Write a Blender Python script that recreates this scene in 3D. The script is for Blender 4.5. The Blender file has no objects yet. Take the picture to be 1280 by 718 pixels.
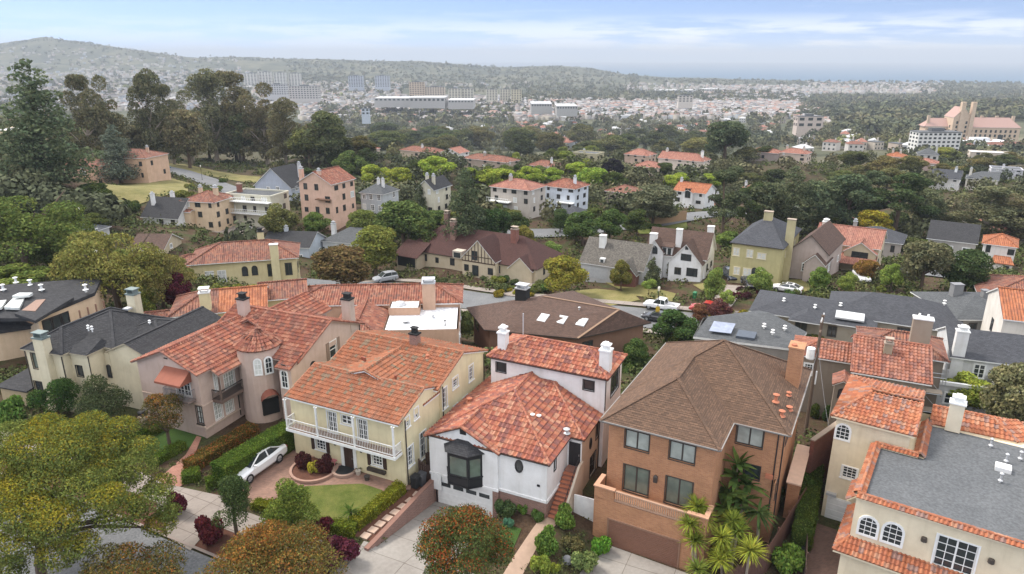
import bpy, math, random
import numpy as np
from mathutils import Vector, Matrix
random.seed(7)
SC = bpy.context.scene
COL = SC.collection
# ------------------------------------------------------------------ camera geometry (one place, shared by all surveying)
F = 870.0; CAMH = 31.0; PITCH = math.atan((359 - 72) / 870.0)
CP, SP = math.cos(PITCH), math.sin(PITCH)
TH = math.radians(29.076863530557524)            # bearing of the front street
OX, OY = -7.85629808, 45.56645008                 # survey origin: front right corner of the cream house
def ray(px, py):
 u = (px - 640) / F; v = (py - 359) / F
 return (u, CP - v * SP, -SP - v * CP)
def at_z(px, py, z):
 r = ray(px, py); t = (z - CAMH) / r[2]
 return (t * r[0], t * r[1], z)
def at_y(px, py, y):
 r = ray(px, py); t = y / r[1]
 return (t * r[0], y, CAMH + t * r[2])
def st(x, y):                                     # world -> street coordinates
 dx, dy = x - OX, y - OY
 return dx * math.cos(TH) - dy * math.sin(TH), dx * math.sin(TH) + dy * math.cos(TH)
def ws(s, t):                                     # street coordinates -> world
 return OX + s * math.cos(TH) + t * math.sin(TH), OY - s * math.sin(TH) + t * math.cos(TH)
# ------------------------------------------------------------------ tags and parents
def tag(o, label=None, cat=None, group=None, kind=None):
 if label: o['label'] = label
 if cat: o['category'] = cat
 if group: o['group'] = group
 if kind: o['kind'] = kind
 return o
def thing(name, label, cat, loc=(0, 0, 0), rz=0.0, group=None):
 o = bpy.data.objects.new(name, None); COL.objects.link(o)
 o.location = loc; o.rotation_euler = (0, 0, rz); o.empty_display_size = .3
 return tag(o, label, cat, group)
def link(name, me, parent=None):
 o = bpy.data.objects.new(name, me); COL.objects.link(o)
 if parent is not None: o.parent = parent
 return o
def dup(root, loc, rz, label=None, group=None, scale=None):
 r = root.copy(); COL.objects.link(r); r.location = loc; r.rotation_euler = (0, 0, rz)
 if scale is not None: r.scale = scale
 if label: r['label'] = label
 if group: r['group'] = group
 for ch in list(root.children):
  c = ch.copy(); COL.objects.link(c); c.parent = r
  for g in list(ch.children):
   d = g.copy(); COL.objects.link(d); d.parent = c
 return r
# ------------------------------------------------------------------ mesh builder
def V3(p): return (float(p[0]), float(p[1]), float(p[2]))
class MB:
 def __init__(s):
  s.v = []; s.f = []; s.m = []; s.uv = []
 def face(s, pts, mat=0, uv=None):
  n0 = len(s.v); k = len(pts)
  s.v.extend(V3(p) for p in pts); s.f.append(tuple(range(n0, n0 + k))); s.m.append(mat)
  if uv is None:
   a, b, c = (Vector(pts[0]), Vector(pts[1]), Vector(pts[2]))
   n = (b - a).cross(c - a)
   if n.length > 1e-12: n.normalize()
   if abs(n.z) > .75: uv = [(p[0], p[1]) for p in pts]
   else:
    t = Vector((-n.y, n.x, 0)); t.normalize()
    uv = [(p[0] * t.x + p[1] * t.y, p[2]) for p in pts]
  s.uv.extend(uv)
 def box(s, x0, y0, z0, x1, y1, z1, mat=0, M=None, skip=''):
  P = [(x0, y0, z0), (x1, y0, z0), (x1, y1, z0), (x0, y1, z0), (x0, y0, z1), (x1, y0, z1), (x1, y1, z1), (x0, y1, z1)]
  if M is not None: P = [tuple(M @ Vector(p)) for p in P]
  for key, q in (('b', (0, 3, 2, 1)), ('t', (4, 5, 6, 7)), ('f', (0, 1, 5, 4)), ('r', (1, 2, 6, 5)), ('k', (2, 3, 7, 6)), ('l', (3, 0, 4, 7))):
   if key not in skip: s.face([P[i] for i in q], mat)
 def taper(s, cx, cy, z0, z1, w0, d0, w1, d1, mat=0):
  a = [(cx - w0 / 2, cy - d0 / 2, z0), (cx + w0 / 2, cy - d0 / 2, z0), (cx + w0 / 2, cy + d0 / 2, z0), (cx - w0 / 2, cy + d0 / 2, z0)]
  b = [(cx - w1 / 2, cy - d1 / 2, z1), (cx + w1 / 2, cy - d1 / 2, z1), (cx + w1 / 2, cy + d1 / 2, z1), (cx - w1 / 2, cy + d1 / 2, z1)]
  s.face(a[::-1], mat); s.face(b, mat)
  for i in range(4): j = (i + 1) % 4; s.face([a[i], a[j], b[j], b[i]], mat)
 def prism(s, poly, z0, z1, mat=0, cap=True):
  n = len(poly)
  for i in range(n):
   a, b = poly[i], poly[(i + 1) % n]
   s.face([(a[0], a[1], z0), (b[0], b[1], z0), (b[0], b[1], z1), (a[0], a[1], z1)], mat)
  if cap:
   s.face([(p[0], p[1], z1) for p in poly], mat); s.face([(p[0], p[1], z0) for p in poly][::-1], mat)
 def slab(s, poly3, th, mat=0, mat2=None):          # polygon with thickness th below it
  n = len(poly3); mat2 = mat if mat2 is None else mat2
  s.face(poly3, mat); low = [(p[0], p[1], p[2] - th) for p in poly3]
  s.face(low[::-1], mat2)
  for i in range(n): j = (i + 1) % n; s.face([low[i], low[j], poly3[j], poly3[i]], mat2)
 def bar(s, p, q, w, h=None, mat=0, up=(0, 0, 1)):
  h = h or w; p = Vector(p); q = Vector(q); d = (q - p)
  if d.length < 1e-6: return
  d.normalize(); u = Vector(up)
  if abs(d.dot(u)) > .98: u = Vector((1, 0, 0))
  a = d.cross(u).normalized() * (w / 2); b = a.cross(d).normalized() * (h / 2)
  A = [p + a + b, p - a + b, p - a - b, p + a - b]; B = [v + (q - p) for v in A]
  s.face([A[i] for i in (0, 1, 2, 3)], mat); s.face([B[i] for i in (3, 2, 1, 0)], mat)
  for i in range(4): j = (i + 1) % 4; s.face([A[j], A[i], B[i], B[j]], mat)
 def tube(s, pts, r, n=6, mat=0, caps=True):
  pts = [Vector(p) for p in pts]; rs = r if isinstance(r, (list, tuple)) else [r] * len(pts)
  rings = []
  for i, p in enumerate(pts):
   d = (pts[min(i + 1, len(pts) - 1)] - pts[max(i - 1, 0)]); d.normalize()
   u = Vector((0, 0, 1)) if abs(d.z) < .9 else Vector((1, 0, 0))
   a = d.cross(u).normalized(); b = a.cross(d).normalized()
   rings.append([p + (a * math.cos(2 * math.pi * k / n) + b * math.sin(2 * math.pi * k / n)) * rs[i] for k in range(n)])
  for i in range(len(rings) - 1):
   for k in range(n):
    j = (k + 1) % n; s.face([rings[i][j], rings[i][k], rings[i + 1][k], rings[i + 1][j]], mat)
  if caps: s.face(rings[0], mat); s.face(rings[-1][::-1], mat)
 def lathe(s, prof, cx=0, cy=0, n=12, mat=0, a0=0.0, a1=2 * math.pi):
  full = abs(a1 - a0 - 2 * math.pi) < 1e-6
  for k in range(n):
   A = a0 + (a1 - a0) * k / n; B = a0 + (a1 - a0) * (k + 1) / n
   for i in range(len(prof) - 1):
    (r0, z0), (r1, z1) = prof[i], prof[i + 1]
    q = [(cx + r0 * math.cos(A), cy + r0 * math.sin(A), z0), (cx + r0 * math.cos(B), cy + r0 * math.sin(B), z0),
                     (cx + r1 * math.cos(B), cy + r1 * math.sin(B), z1), (cx + r1 * math.cos(A), cy + r1 * math.sin(A), z1)]
    if r0 < 1e-6: q = [q[0], q[2], q[3]]
    elif r1 < 1e-6: q = q[:3]
    uv = [(A * r0 if i_ in (0, 3) else B * r0, p_[2]) for i_, p_ in enumerate(q)] if len(q) == 4 else None
    s.face(q, mat, uv)
 def build(s, name, mats, parent=None, smooth=False):
  me = bpy.data.meshes.new(name); me.from_pydata(s.v, [], s.f)
  for m in (mats if isinstance(mats, (list, tuple)) else [mats]): me.materials.append(m)
  me.polygons.foreach_set('material_index', s.m)
  ul = me.uv_layers.new(name='UVMap'); ul.data.foreach_set('uv', np.array(s.uv, dtype=np.float32).ravel())
  if smooth: me.polygons.foreach_set('use_smooth', [True] * len(s.f))
  me.update()
  return link(name, me, parent)
def np_mesh(name, verts, quads, mats, midx=None, smooth=False):
 me = bpy.data.meshes.new(name); nv = len(verts); nf = len(quads); k = quads.shape[1]
 me.vertices.add(nv); me.vertices.foreach_set('co', np.ascontiguousarray(verts, dtype=np.float32).ravel())
 me.loops.add(nf * k); me.loops.foreach_set('vertex_index', np.ascontiguousarray(quads, dtype=np.int32).ravel())
 me.polygons.add(nf); me.polygons.foreach_set('loop_start', np.arange(0, nf * k, k, dtype=np.int32))
 for m in mats: me.materials.append(m)
 if midx is not None: me.polygons.foreach_set('material_index', np.ascontiguousarray(midx, dtype=np.int32))
 if smooth: me.polygons.foreach_set('use_smooth', np.ones(nf, dtype=bool))
 me.update(calc_edges=True); me.validate()
 return me
# ------------------------------------------------------------------ materials
def newmat(name):
 m = bpy.data.materials.new(name); m.use_nodes = True
 nt = m.node_tree; nt.nodes.clear()
 out = nt.nodes.new('ShaderNodeOutputMaterial'); b = nt.nodes.new('ShaderNodeBsdfPrincipled')
 nt.links.new(b.outputs[0], out.inputs[0])
 def N(t, **kw):
  n = nt.nodes.new('ShaderNode' + t)
  for k, v in kw.items():
   if k.startswith('i_'): n.inputs[k[2:].replace('_', ' ')].default_value = v
   else: setattr(n, k, v)
  return n
 return m, nt, b, N, nt.links.new
def c4(c): return (c[0], c[1], c[2], 1.0)
def ramp(N, stops, interp='LINEAR'):
 r = N('ValToRGB'); e = r.color_ramp; e.interpolation = interp
 while len(e.elements) < len(stops): e.elements.new(.5)
 for el, (p, c) in zip(e.elements, stops): el.position = p; el.color = c4(c)
 return r
def mixc(N, L, fac, a, b, mode='MIX'):
 m = N('Mix', data_type='RGBA', blend_type=mode)
 for sock, v in ((m.inputs[0], fac), (m.inputs[6], a), (m.inputs[7], b)):
  if hasattr(v, 'links') or hasattr(v, 'is_linked'): L(v, sock)
  elif isinstance(v, (tuple, list)): sock.default_value = c4(v)
  else: sock.default_value = v
 return m.outputs[2]
_plain = {}
def plain(col, rough=.6, metal=0.0, spec=.5, name='paint'):
 key = (tuple(col), rough, metal, spec)
 if key in _plain: return _plain[key]
 m, nt, b, N, L = newmat(name)
 tc = N('TexCoord'); n = N('TexNoise', i_Scale=3.0, i_Detail=5.0); L(tc.outputs['Object'], n.inputs['Vector'])
 k = .82; c = mixc(N, L, n.outputs[0], [x * k for x in col], [min(1, x * 1.16) for x in col])
 L(c, b.inputs['Base Color']); b.inputs['Roughness'].default_value = rough; b.inputs['Metallic'].default_value = metal
 b.inputs['Specular IOR Level'].default_value = spec
 _plain[key] = m; return m
_st = {}
def stucco(col, bump=.25):
 key = tuple(col)
 if key in _st: return _st[key]
 m, nt, b, N, L = newmat('stucco'); tc = N('TexCoord')
 n1 = N('TexNoise', i_Scale=.55, i_Detail=7.0, i_Roughness=.65); L(tc.outputs['Object'], n1.inputs['Vector'])
 mp = N('Mapping'); mp.inputs['Scale'].default_value = (2.2, 2.2, .22); L(tc.outputs['Object'], mp.inputs['Vector'])
 n2 = N('TexNoise', i_Scale=1.2, i_Detail=4.0, i_Roughness=.6); L(mp.outputs[0], n2.inputs['Vector'])
 r1 = ramp(N, [(.3, (.84, .83, .81)), (.7, (1.05, 1.05, 1.05))]); L(n1.outputs[0], r1.inputs[0])
 r2 = ramp(N, [(.32, (.84, .82, .79)), (.52, (1, 1, 1))]); L(n2.outputs[0], r2.inputs[0])
 c = mixc(N, L, 1.0, col, r1.outputs[0], 'MULTIPLY'); c = mixc(N, L, .45, c, r2.outputs[0], 'MULTIPLY')
 L(c, b.inputs['Base Color']); b.inputs['Roughness'].default_value = .9; b.inputs['Specular IOR Level'].default_value = .2
 n3 = N('TexNoise', i_Scale=14.0, i_Detail=6.0); L(tc.outputs['Object'], n3.inputs['Vector'])
 bp = N('Bump', i_Strength=bump, i_Distance=.03); L(n3.outputs[0], bp.inputs['Height']); L(bp.outputs[0], b.inputs['Normal'])
 _st[key] = m; return m
def tile_mat(name, cols, flat=False, moss=.25, grey=(.25, .2, .17), tw=.3, tl=.4):
 """clay tiles: UV in metres; every tile its own tone, lichen patches on top"""
 m, nt, b, N, L = newmat(name); uv = N('UVMap')
 mp = N('Mapping'); mp.inputs['Scale'].default_value = (1 / tw, 1 / tl, 1); L(uv.outputs[0], mp.inputs['Vector'])
 fl = N('VectorMath', operation='FLOOR'); L(mp.outputs[0], fl.inputs[0])
 oi = N('ObjectInfo'); ad = N('VectorMath', operation='ADD'); L(fl.outputs[0], ad.inputs[0]); L(oi.outputs['Random'], ad.inputs[1])
 wn = N('TexWhiteNoise', noise_dimensions='3D'); L(ad.outputs[0], wn.inputs['Vector'])
 k = len(cols); r = ramp(N, [(i / k, c) for i, c in enumerate(cols)], 'CONSTANT'); L(wn.outputs['Value'], r.inputs[0])
 tc = N('TexCoord'); n = N('TexNoise', i_Scale=.6, i_Detail=6.0, i_Roughness=.7); L(tc.outputs['Object'], n.inputs['Vector'])
 rr = ramp(N, [(.45, (0, 0, 0)), (.72, (1, 1, 1))]); L(n.outputs[0], rr.inputs[0])
 mu = N('Math', operation='MULTIPLY'); L(rr.outputs[0], mu.inputs[0]); mu.inputs[1].default_value = moss
 c = mixc(N, L, mu.outputs[0], r.outputs[0], grey)
 n4 = N('TexNoise', i_Scale=7.0, i_Detail=4.0); L(tc.outputs['Object'], n4.inputs['Vector'])
 r4 = ramp(N, [(.3, (.72, .70, .68)), (.65, (1.08, 1.05, 1.03))]); L(n4.outputs[0], r4.inputs[0]); c = mixc(N, L, .8, c, r4.outputs[0], 'MULTIPLY')
 m7 = N('Mapping'); m7.inputs['Scale'].default_value = (2.6, .28, 1); L(uv.outputs[0], m7.inputs['Vector']); n7 = N('TexNoise', i_Scale=1.0, i_Detail=5.0, i_Roughness=.65); L(m7.outputs[0], n7.inputs['Vector']); r7 = ramp(N, [(.36, (.62, .60, .58)), (.56, (1.04, 1.03, 1.02))]); L(n7.outputs[0], r7.inputs[0]); c = mixc(N, L, .6, c, r7.outputs[0], 'MULTIPLY')
 L(c, b.inputs['Base Color']); b.inputs['Roughness'].default_value = .82; b.inputs['Specular IOR Level'].default_value = .25
 if flat:                                          # relief for roofs too far away for modelled tiles
  sx = N('SeparateXYZ'); L(mp.outputs[0], sx.inputs[0])
  fx = N('Math', operation='SINE'); m1 = N('Math', operation='MULTIPLY'); m1.inputs[1].default_value = 6.2832; L(sx.outputs[0], m1.inputs[0]); L(m1.outputs[0], fx.inputs[0])
  fy = N('Math', operation='FRACT'); L(sx.outputs[1], fy.inputs[0])
  su = N('Math', operation='SUBTRACT'); L(fx.outputs[0], su.inputs[0]); L(fy.outputs[0], su.inputs[1])
  bp = N('Bump', i_Strength=.9, i_Distance=.09); L(su.outputs[0], bp.inputs['Height']); L(bp.outputs[0], b.inputs['Normal'])
 return m
def shingle_mat(name, c1, c2, sw=.3, sl=.16, streak=.4):
 m, nt, b, N, L = newmat(name); uv = N('UVMap')
 br = N('TexBrick', offset=.5); L(uv.outputs[0], br.inputs['Vector'])
 br.inputs['Color1'].default_value = c4(c1); br.inputs['Color2'].default_value = c4(c2); br.inputs['Mortar'].default_value = c4([x * .45 for x in c1])
 br.inputs['Scale'].default_value = 1.0; br.inputs['Brick Width'].default_value = sw; br.inputs['Row Height'].default_value = sl
 br.inputs['Mortar Size'].default_value = .012; br.inputs['Mortar Smooth'].default_value = .3; br.inputs['Bias'].default_value = 0.0
 tc = N('TexCoord'); n = N('TexNoise', i_Scale=.5, i_Detail=7.0, i_Roughness=.7); L(tc.outputs['Object'], n.inputs['Vector'])
 r = ramp(N, [(.3, (.7, .69, .68)), (.7, (1.2, 1.18, 1.15))]); L(n.outputs[0], r.inputs[0])
 c = mixc(N, L, streak, br.outputs['Color'], r.outputs[0], 'MULTIPLY')
 L(c, b.inputs['Base Color']); b.inputs['Roughness'].default_value = .9; b.inputs['Specular IOR Level'].default_value = .25
 bp = N('Bump', i_Strength=.6, i_Distance=.02); bp.invert = True; L(br.outputs['Fac'], bp.inputs['Height']); L(bp.outputs[0], b.inputs['Normal'])
 return m
def brick_mat(name, c1, c2, mortar, bw=.24, bh=.085, ms=.012):
 m, nt, b, N, L = newmat(name); uv = N('UVMap')
 br = N('TexBrick', offset=.5); L(uv.outputs[0], br.inputs['Vector'])
 br.inputs['Color1'].default_value = c4(c1); br.inputs['Color2'].default_value = c4(c2); br.inputs['Mortar'].default_value = c4(mortar)
 br.inputs['Scale'].default_value = 1.0; br.inputs['Brick Width'].default_value = bw; br.inputs['Row Height'].default_value = bh
 br.inputs['Mortar Size'].default_value = ms; br.inputs['Mortar Smooth'].default_value = .2
 tc = N('TexCoord'); n = N('TexNoise', i_Scale=.8, i_Detail=6.0, i_Roughness=.65); L(tc.outputs['Object'], n.inputs['Vector'])
 r = ramp(N, [(.3, (.78, .76, .74)), (.7, (1.12, 1.1, 1.08))]); L(n.outputs[0], r.inputs[0])
 c = mixc(N, L, .8, br.outputs['Color'], r.outputs[0], 'MULTIPLY')
 L(c, b.inputs['Base Color']); b.inputs['Roughness'].default_value = .88; b.inputs['Specular IOR Level'].default_value = .25
 bp = N('Bump', i_Strength=.5, i_Distance=.012); bp.invert = True; L(br.outputs['Fac'], bp.inputs['Height']); L(bp.outputs[0], b.inputs['Normal'])
 return m
def ground_mat(name, cols, scale=.5, rough=.95, fine=9.0, bump=.3, joint=None, fr=.24):
 m, nt, b, N, L = newmat(name); tc = N('TexCoord')
 n = N('TexNoise', i_Scale=scale, i_Detail=9.0, i_Roughness=.68); L(tc.outputs['Object'], n.inputs['Vector'])
 k = len(cols); r = ramp(N, [(.3 + .4 * i / max(1, k - 1), c) for i, c in enumerate(cols)]); L(n.outputs[0], r.inputs[0])
 n2 = N('TexNoise', i_Scale=fine, i_Detail=5.0); L(tc.outputs['Object'], n2.inputs['Vector'])
 r2 = ramp(N, [(.3, (1 - fr,) * 3), (.7, (1 + fr,) * 3)]); L(n2.outputs[0], r2.inputs[0])
 c = mixc(N, L, 1.0, r.outputs[0], r2.outputs[0], 'MULTIPLY')
 if joint:                                         # expansion joints of poured concrete, in street coordinates
  mp = N('Mapping'); mp.inputs['Rotation'].default_value = (0, 0, joint[2]); L(tc.outputs['Object'], mp.inputs['Vector'])
  br = N('TexBrick', offset=0.0); L(mp.outputs[0], br.inputs['Vector']); br.inputs['Scale'].default_value = 1.0
  br.inputs['Brick Width'].default_value = joint[0]; br.inputs['Row Height'].default_value = joint[1]; br.inputs['Mortar Size'].default_value = .025
  br.inputs['Color1'].default_value = (1, 1, 1, 1); br.inputs['Color2'].default_value = (.93, .925, .92, 1); br.inputs['Mortar'].default_value = (.5, .47, .44, 1)
  c = mixc(N, L, 1.0, c, br.outputs['Color'], 'MULTIPLY')
 L(c, b.inputs['Base Color']); b.inputs['Roughness'].default_value = rough; b.inputs['Specular IOR Level'].default_value = .2
 bp = N('Bump', i_Strength=bump, i_Distance=.04); L(n2.outputs[0], bp.inputs['Height']); L(bp.outputs[0], b.inputs['Normal'])
 return m
def leaf_mat(name, base=None, var=.5, trans=.28):
 """foliage: tint from the object's own colour (kind of plant) with a different tone for every leaf"""
 m, nt, b, N, L = newmat(name); nt.nodes.remove(b); out = nt.nodes['Material Output']
 oi = N('ObjectInfo'); ge = N('NewGeometry'); tc = N('TexCoord')
 h = N('HueSaturation'); src = oi.outputs['Color']
 if base is not None:
  rgb = N('RGB'); rgb.outputs[0].default_value = c4(base); src = rgb.outputs[0]
 L(src, h.inputs['Color'])
 mh = N('MapRange'); mh.inputs[3].default_value = .475; mh.inputs[4].default_value = .525; L(ge.outputs['Random Per Island'], mh.inputs[0]); L(mh.outputs[0], h.inputs['Hue'])
 mv = N('MapRange'); mv.inputs[3].default_value = 1 - var; mv.inputs[4].default_value = 1 + var; 
 wn = N('TexWhiteNoise', noise_dimensions='1D'); L(ge.outputs['Random Per Island'], wn.inputs['W']); L(wn.outputs[0], mv.inputs[0]); L(mv.outputs[0], h.inputs['Value'])
 n = N('TexNoise', i_Scale=.9, i_Detail=3.0); L(tc.outputs['Object'], n.inputs['Vector'])
 r = ramp(N, [(.35, (.78, .84, .8)), (.65, (1.2, 1.12, .95))]); L(n.outputs[0], r.inputs[0])
 c = mixc(N, L, 1.0, h.outputs[0], r.outputs[0], 'MULTIPLY')
 d = N('BsdfDiffuse'); t = N('BsdfTranslucent'); mx = N('MixShader'); mx.inputs[0].default_value = trans
 L(c, d.inputs[0]); L(c, t.inputs[0]); L(d.outputs[0], mx.inputs[1]); L(t.outputs[0], mx.inputs[2]); L(mx.outputs[0], out.inputs[0])
 return m
def glass_mat(name, col, rough=.06, spec=.8):
 m, nt, b, N, L = newmat(name); tc = N('TexCoord')
 n = N('TexNoise', i_Scale=1.6, i_Detail=2.0); L(tc.outputs['Object'], n.inputs['Vector'])
 c = mixc(N, L, n.outputs[0], [x * .55 for x in col], [x * 1.45 for x in col]); L(c, b.inputs['Base Color'])
 b.inputs['Roughness'].default_value = rough; b.inputs['Specular IOR Level'].default_value = spec
 return m
M = {}
M['glass'] = glass_mat('glass_dark', (.035, .042, .045)); M['curtain'] = glass_mat('glass_with_curtain', (.38, .40, .36), .15)
M['blind'] = glass_mat('glass_with_white_blind', (.62, .63, .60), .2); M['glassgreen'] = glass_mat('glass_green', (.13, .16, .13), .08)
M['white'] = plain((.76, .76, .74), .5); M['black'] = plain((.018, .018, .02), .45); M['darkwood'] = plain((.05, .026, .018), .6)
M['wood'] = plain((.16, .085, .05), .7); M['bronze'] = plain((.05, .04, .033), .5); M['metal'] = plain((.42, .43, .44), .35, .8); M['galv'] = plain((.5, .51, .52), .45, .3)
M['copper'] = plain((.16, .2, .19), .55, .2); M['terracotta'] = plain((.42, .15, .08), .8); M['concrete'] = plain((.4, .385, .36), .9)
M['stone'] = plain((.35, .28, .22), .9); M['dark'] = plain((.012, .012, .012), .9); M['rubber'] = plain((.012, .012, .013), .85)
M['cream'] = plain((.62, .56, .40), .8); M['grey'] = plain((.2, .2, .21), .7); M['ltgrey'] = plain((.45, .46, .47), .7); M['barkpale'] = plain((.34, .28, .22), .95)
M['bark'] = plain((.11, .075, .052), .95, name='bark'); M['rust'] = plain((.24, .07, .04), .75); M['brownpaint'] = plain((.22, .125, .085), .65)
REDS = [(.32, .115, .07), (.26, .09, .062), (.36, .14, .085), (.20, .09, .068), (.31, .12, .08), (.40, .19, .125), (.28, .10, .068)]
M['tile_red'] = tile_mat('clay_tile_red', REDS, tw=.27, tl=.42, moss=.35)
M['tile_orange'] = tile_mat('clay_tile_orange', [(.37, .145, .075), (.34, .13, .068), (.30, .135, .08), (.35, .145, .08), (.39, .165, .09), (.32, .135, .075), (.25, .18, .12)], tw=.28, tl=.40, moss=.2)
M['tile_blend'] = tile_mat('clay_tile_blend', [(.37, .13, .08), (.31, .105, .07), (.41, .18, .115), (.22, .095, .08), (.43, .225, .15), (.35, .125, .078), (.24, .09, .072), (.39, .155, .09)], tw=.34, tl=.42, moss=.15)
M['tile_right'] = tile_mat('clay_tile_spotted', [(.41, .15, .075), (.37, .13, .068), (.43, .175, .09), (.34, .125, .07), (.28, .17, .145), (.42, .22, .14), (.38, .14, .07)], tw=.30, tl=.42, moss=.25)
M['tile_far'] = tile_mat('clay_tile_far', REDS, True, .3, tw=.3, tl=.42)
M['tile_far2'] = tile_mat('clay_tile_far_brown', [(.30, .12, .08), (.24, .10, .075), (.36, .16, .10), (.28, .14, .10), (.20, .09, .07)], True, .4, tw=.3, tl=.42)
M['tile_far3'] = tile_mat('clay_tile_far_orange', [(.47, .17, .08), (.42, .15, .07), (.5, .2, .1), (.38, .14, .075)], True, .15, tw=.3, tl=.42)
M['tile_far4'] = tile_mat('clay_tile_far_pink', [(.42, .19, .14), (.38, .17, .125), (.46, .22, .16), (.34, .15, .115)], True, .25, tw=.3, tl=.42)
M['shake'] = shingle_mat('wood_shake', (.17, .10, .065), (.105, .062, .045), .2, .2)
M['shake_tan'] = shingle_mat('brown_shingle', (.16, .097, .064), (.10, .063, .044), .3, .15, .5)
M['asph_dark'] = shingle_mat('asphalt_shingle_dark', (.052, .052, .055), (.032, .032, .035))
M['asph_grey'] = shingle_mat('asphalt_shingle_grey', (.11, .115, .12), (.075, .08, .085)); M['asph_blue'] = shingle_mat('asphalt_shingle_slate', (.075, .078, .088), (.05, .052, .06))
M['asph_brown'] = shingle_mat('asphalt_shingle_brown', (.12, .075, .058), (.08, .052, .042)); M['slate_old'] = shingle_mat('old_shake_grey', (.16, .145, .125), (.09, .082, .072), .25, .2)
M['redbrown'] = shingle_mat('redbrown_shake', (.088, .042, .036), (.06, .03, .026), .2, .18)
M['flat_grey'] = ground_mat('grey_membrane', [(.09, .095, .10), (.12, .125, .13)], .35, .85, 6.0, .1)
M['flat_white'] = ground_mat('white_membrane', [(.55, .56, .58), (.75, .75, .76)], .6, .7, 3.0, .1)
M['brick'] = brick_mat('house_brick', (.47, .225, .112), (.37, .165, .085), (.41, .26, .165), .24, .085)
M['brick_old'] = brick_mat('old_red_brick', (.30, .15, .115), (.20, .10, .08), (.36, .28, .24), .22, .075)
M['brick_red'] = brick_mat('red_brick', (.28, .09, .065), (.2, .065, .05), (.25, .18, .15), .22, .075)
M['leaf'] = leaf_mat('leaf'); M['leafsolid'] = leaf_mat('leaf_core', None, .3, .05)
# ================================================================== terrain
def sstep(a, b, x):
 t = np.clip((x - a) / (b - a), 0, 1); return t * t * (3 - 2 * t)
def lintab(x, xs, ys): return np.interp(x, xs, ys)
CREST = [(-700, 62), (-300, 58), (0, 55), (60, 47), (110, 53), (150, 60), (190, 66), (240, 72), (300, 72), (380, 74), (450, 76), (520, 77), (560, 80), (600, 83), (640, 85), (680, 83), (710, 83), (740, 86), (780, 94), (850, 98), (900, 99), (1000, 102), (1100, 105), (1280, 111), (1600, 116), (2200, 118)]
G_COL = [-300, 0, 150, 300, 450, 640, 800, 960, 1120, 1280, 1600]
G_Y = [140, 170, 200, 250, 350, 500, 700, 1000, 1400, 2000, 2600, 3200, 3700]
G_Z = [[6, 5, 3, 1, -8, -22, -40, -60, -72, -75, -60, -35, 0],
       [4, 3, 2, -1, -9, -24, -42, -62, -74, -76, -62, -40, -5],
       [1, 0, -3, -6, -12, -26, -44, -64, -76, -80, -70, -48, -15],
       [-5, -6, -8, -11, -17, -30, -48, -68, -80, -86, -78, -60, -35],
       [-8, -9, -11, -15, -22, -35, -53, -74, -86, -91, -86, -75, -45],
       [-9, -10, -13, -17, -25, -38, -56, -77, -88, -92, -90, -80, -60],
       [-8, -10, -13, -18, -26, -39, -57, -78, -89, -93, -92, -88, -80],
       [-8, -10, -14, -19, -27, -39, -55, -75, -88, -94, -94, -92, -90],
       [-8, -11, -15, -21, -30, -41, -50, -62, -66, -90, -95, -94, -92],
       [-8, -11, -16, -23, -34, -44, -50, -58, -60, -88, -96, -95, -94],
       [-8, -11, -16, -23, -34, -44, -50, -58, -60, -88, -96, -95, -94]]
def far_z(x, y):
 px = np.clip(640 + x / np.maximum(y, 1) * 916.0, -300, 1600)
 Ly = np.log(np.clip(y, 140, 3700)); ly = np.log(np.array(G_Y, float))
 gz = np.array(G_Z, float)
 ci = np.clip(np.searchsorted(G_COL, px, 'right') - 1, 0, len(G_COL) - 2); cf = (px - np.take(G_COL, ci)) / (np.take(G_COL, ci + 1) - np.take(G_COL, ci))
 ri = np.clip(np.searchsorted(ly, Ly, 'right') - 1, 0, len(ly) - 2); rf = (Ly - ly[ri]) / (ly[ri + 1] - ly[ri])
 cf = cf * cf * (3 - 2 * cf)
 z = (gz[ci, ri] * (1 - cf) + gz[ci + 1, ri] * cf) * (1 - rf) + (gz[ci, ri + 1] * (1 - cf) + gz[ci + 1, ri + 1] * cf) * rf
 cr = np.array(CREST, float); pxx = 640 + x / np.maximum(y, 1) * 916.0
 yy = np.interp(pxx, cr[:, 0], cr[:, 1]); YC = 4400.0
 v = (yy - 359) / F; zc = CAMH + YC * (-SP - v * CP) / (CP - v * SP)
 w = sstep(3700, 4400, y); z = z * (1 - w) + zc * w
 w2 = sstep(4500, 5600, y); z = z * (1 - w2) + (-175) * w2
 return z
ZF = ([-300, -140, -60, -37, -27, -19, -.4, 1.1, 6.6, 7.2, 10.5, 13, 14.6, 21, 23.5, 27, 30, 40, 80, 200], [5, 4, 2.2, 1, .3, 0, 0, -.45, -.95, -.95, -.9, -1.5, -2.1, -2.1, -1.9, -2.3, -2.2, -.9, -.4, 0])
ZS = ([-300, -140, -60, -37, -19, -11, 0, 10, 17, 30, 80, 200], [5, 4, 1.8, .6, .1, -.1, -.4, -.95, -1.5, -1.8, -1.5, -1])
ZB = ([-300, -120, -100, -60, -33, 0, 30, 60, 200], [-3, -4, -4.5, -8.5, -9.5, -6.6, -4.2, -3.2, -3])
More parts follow.
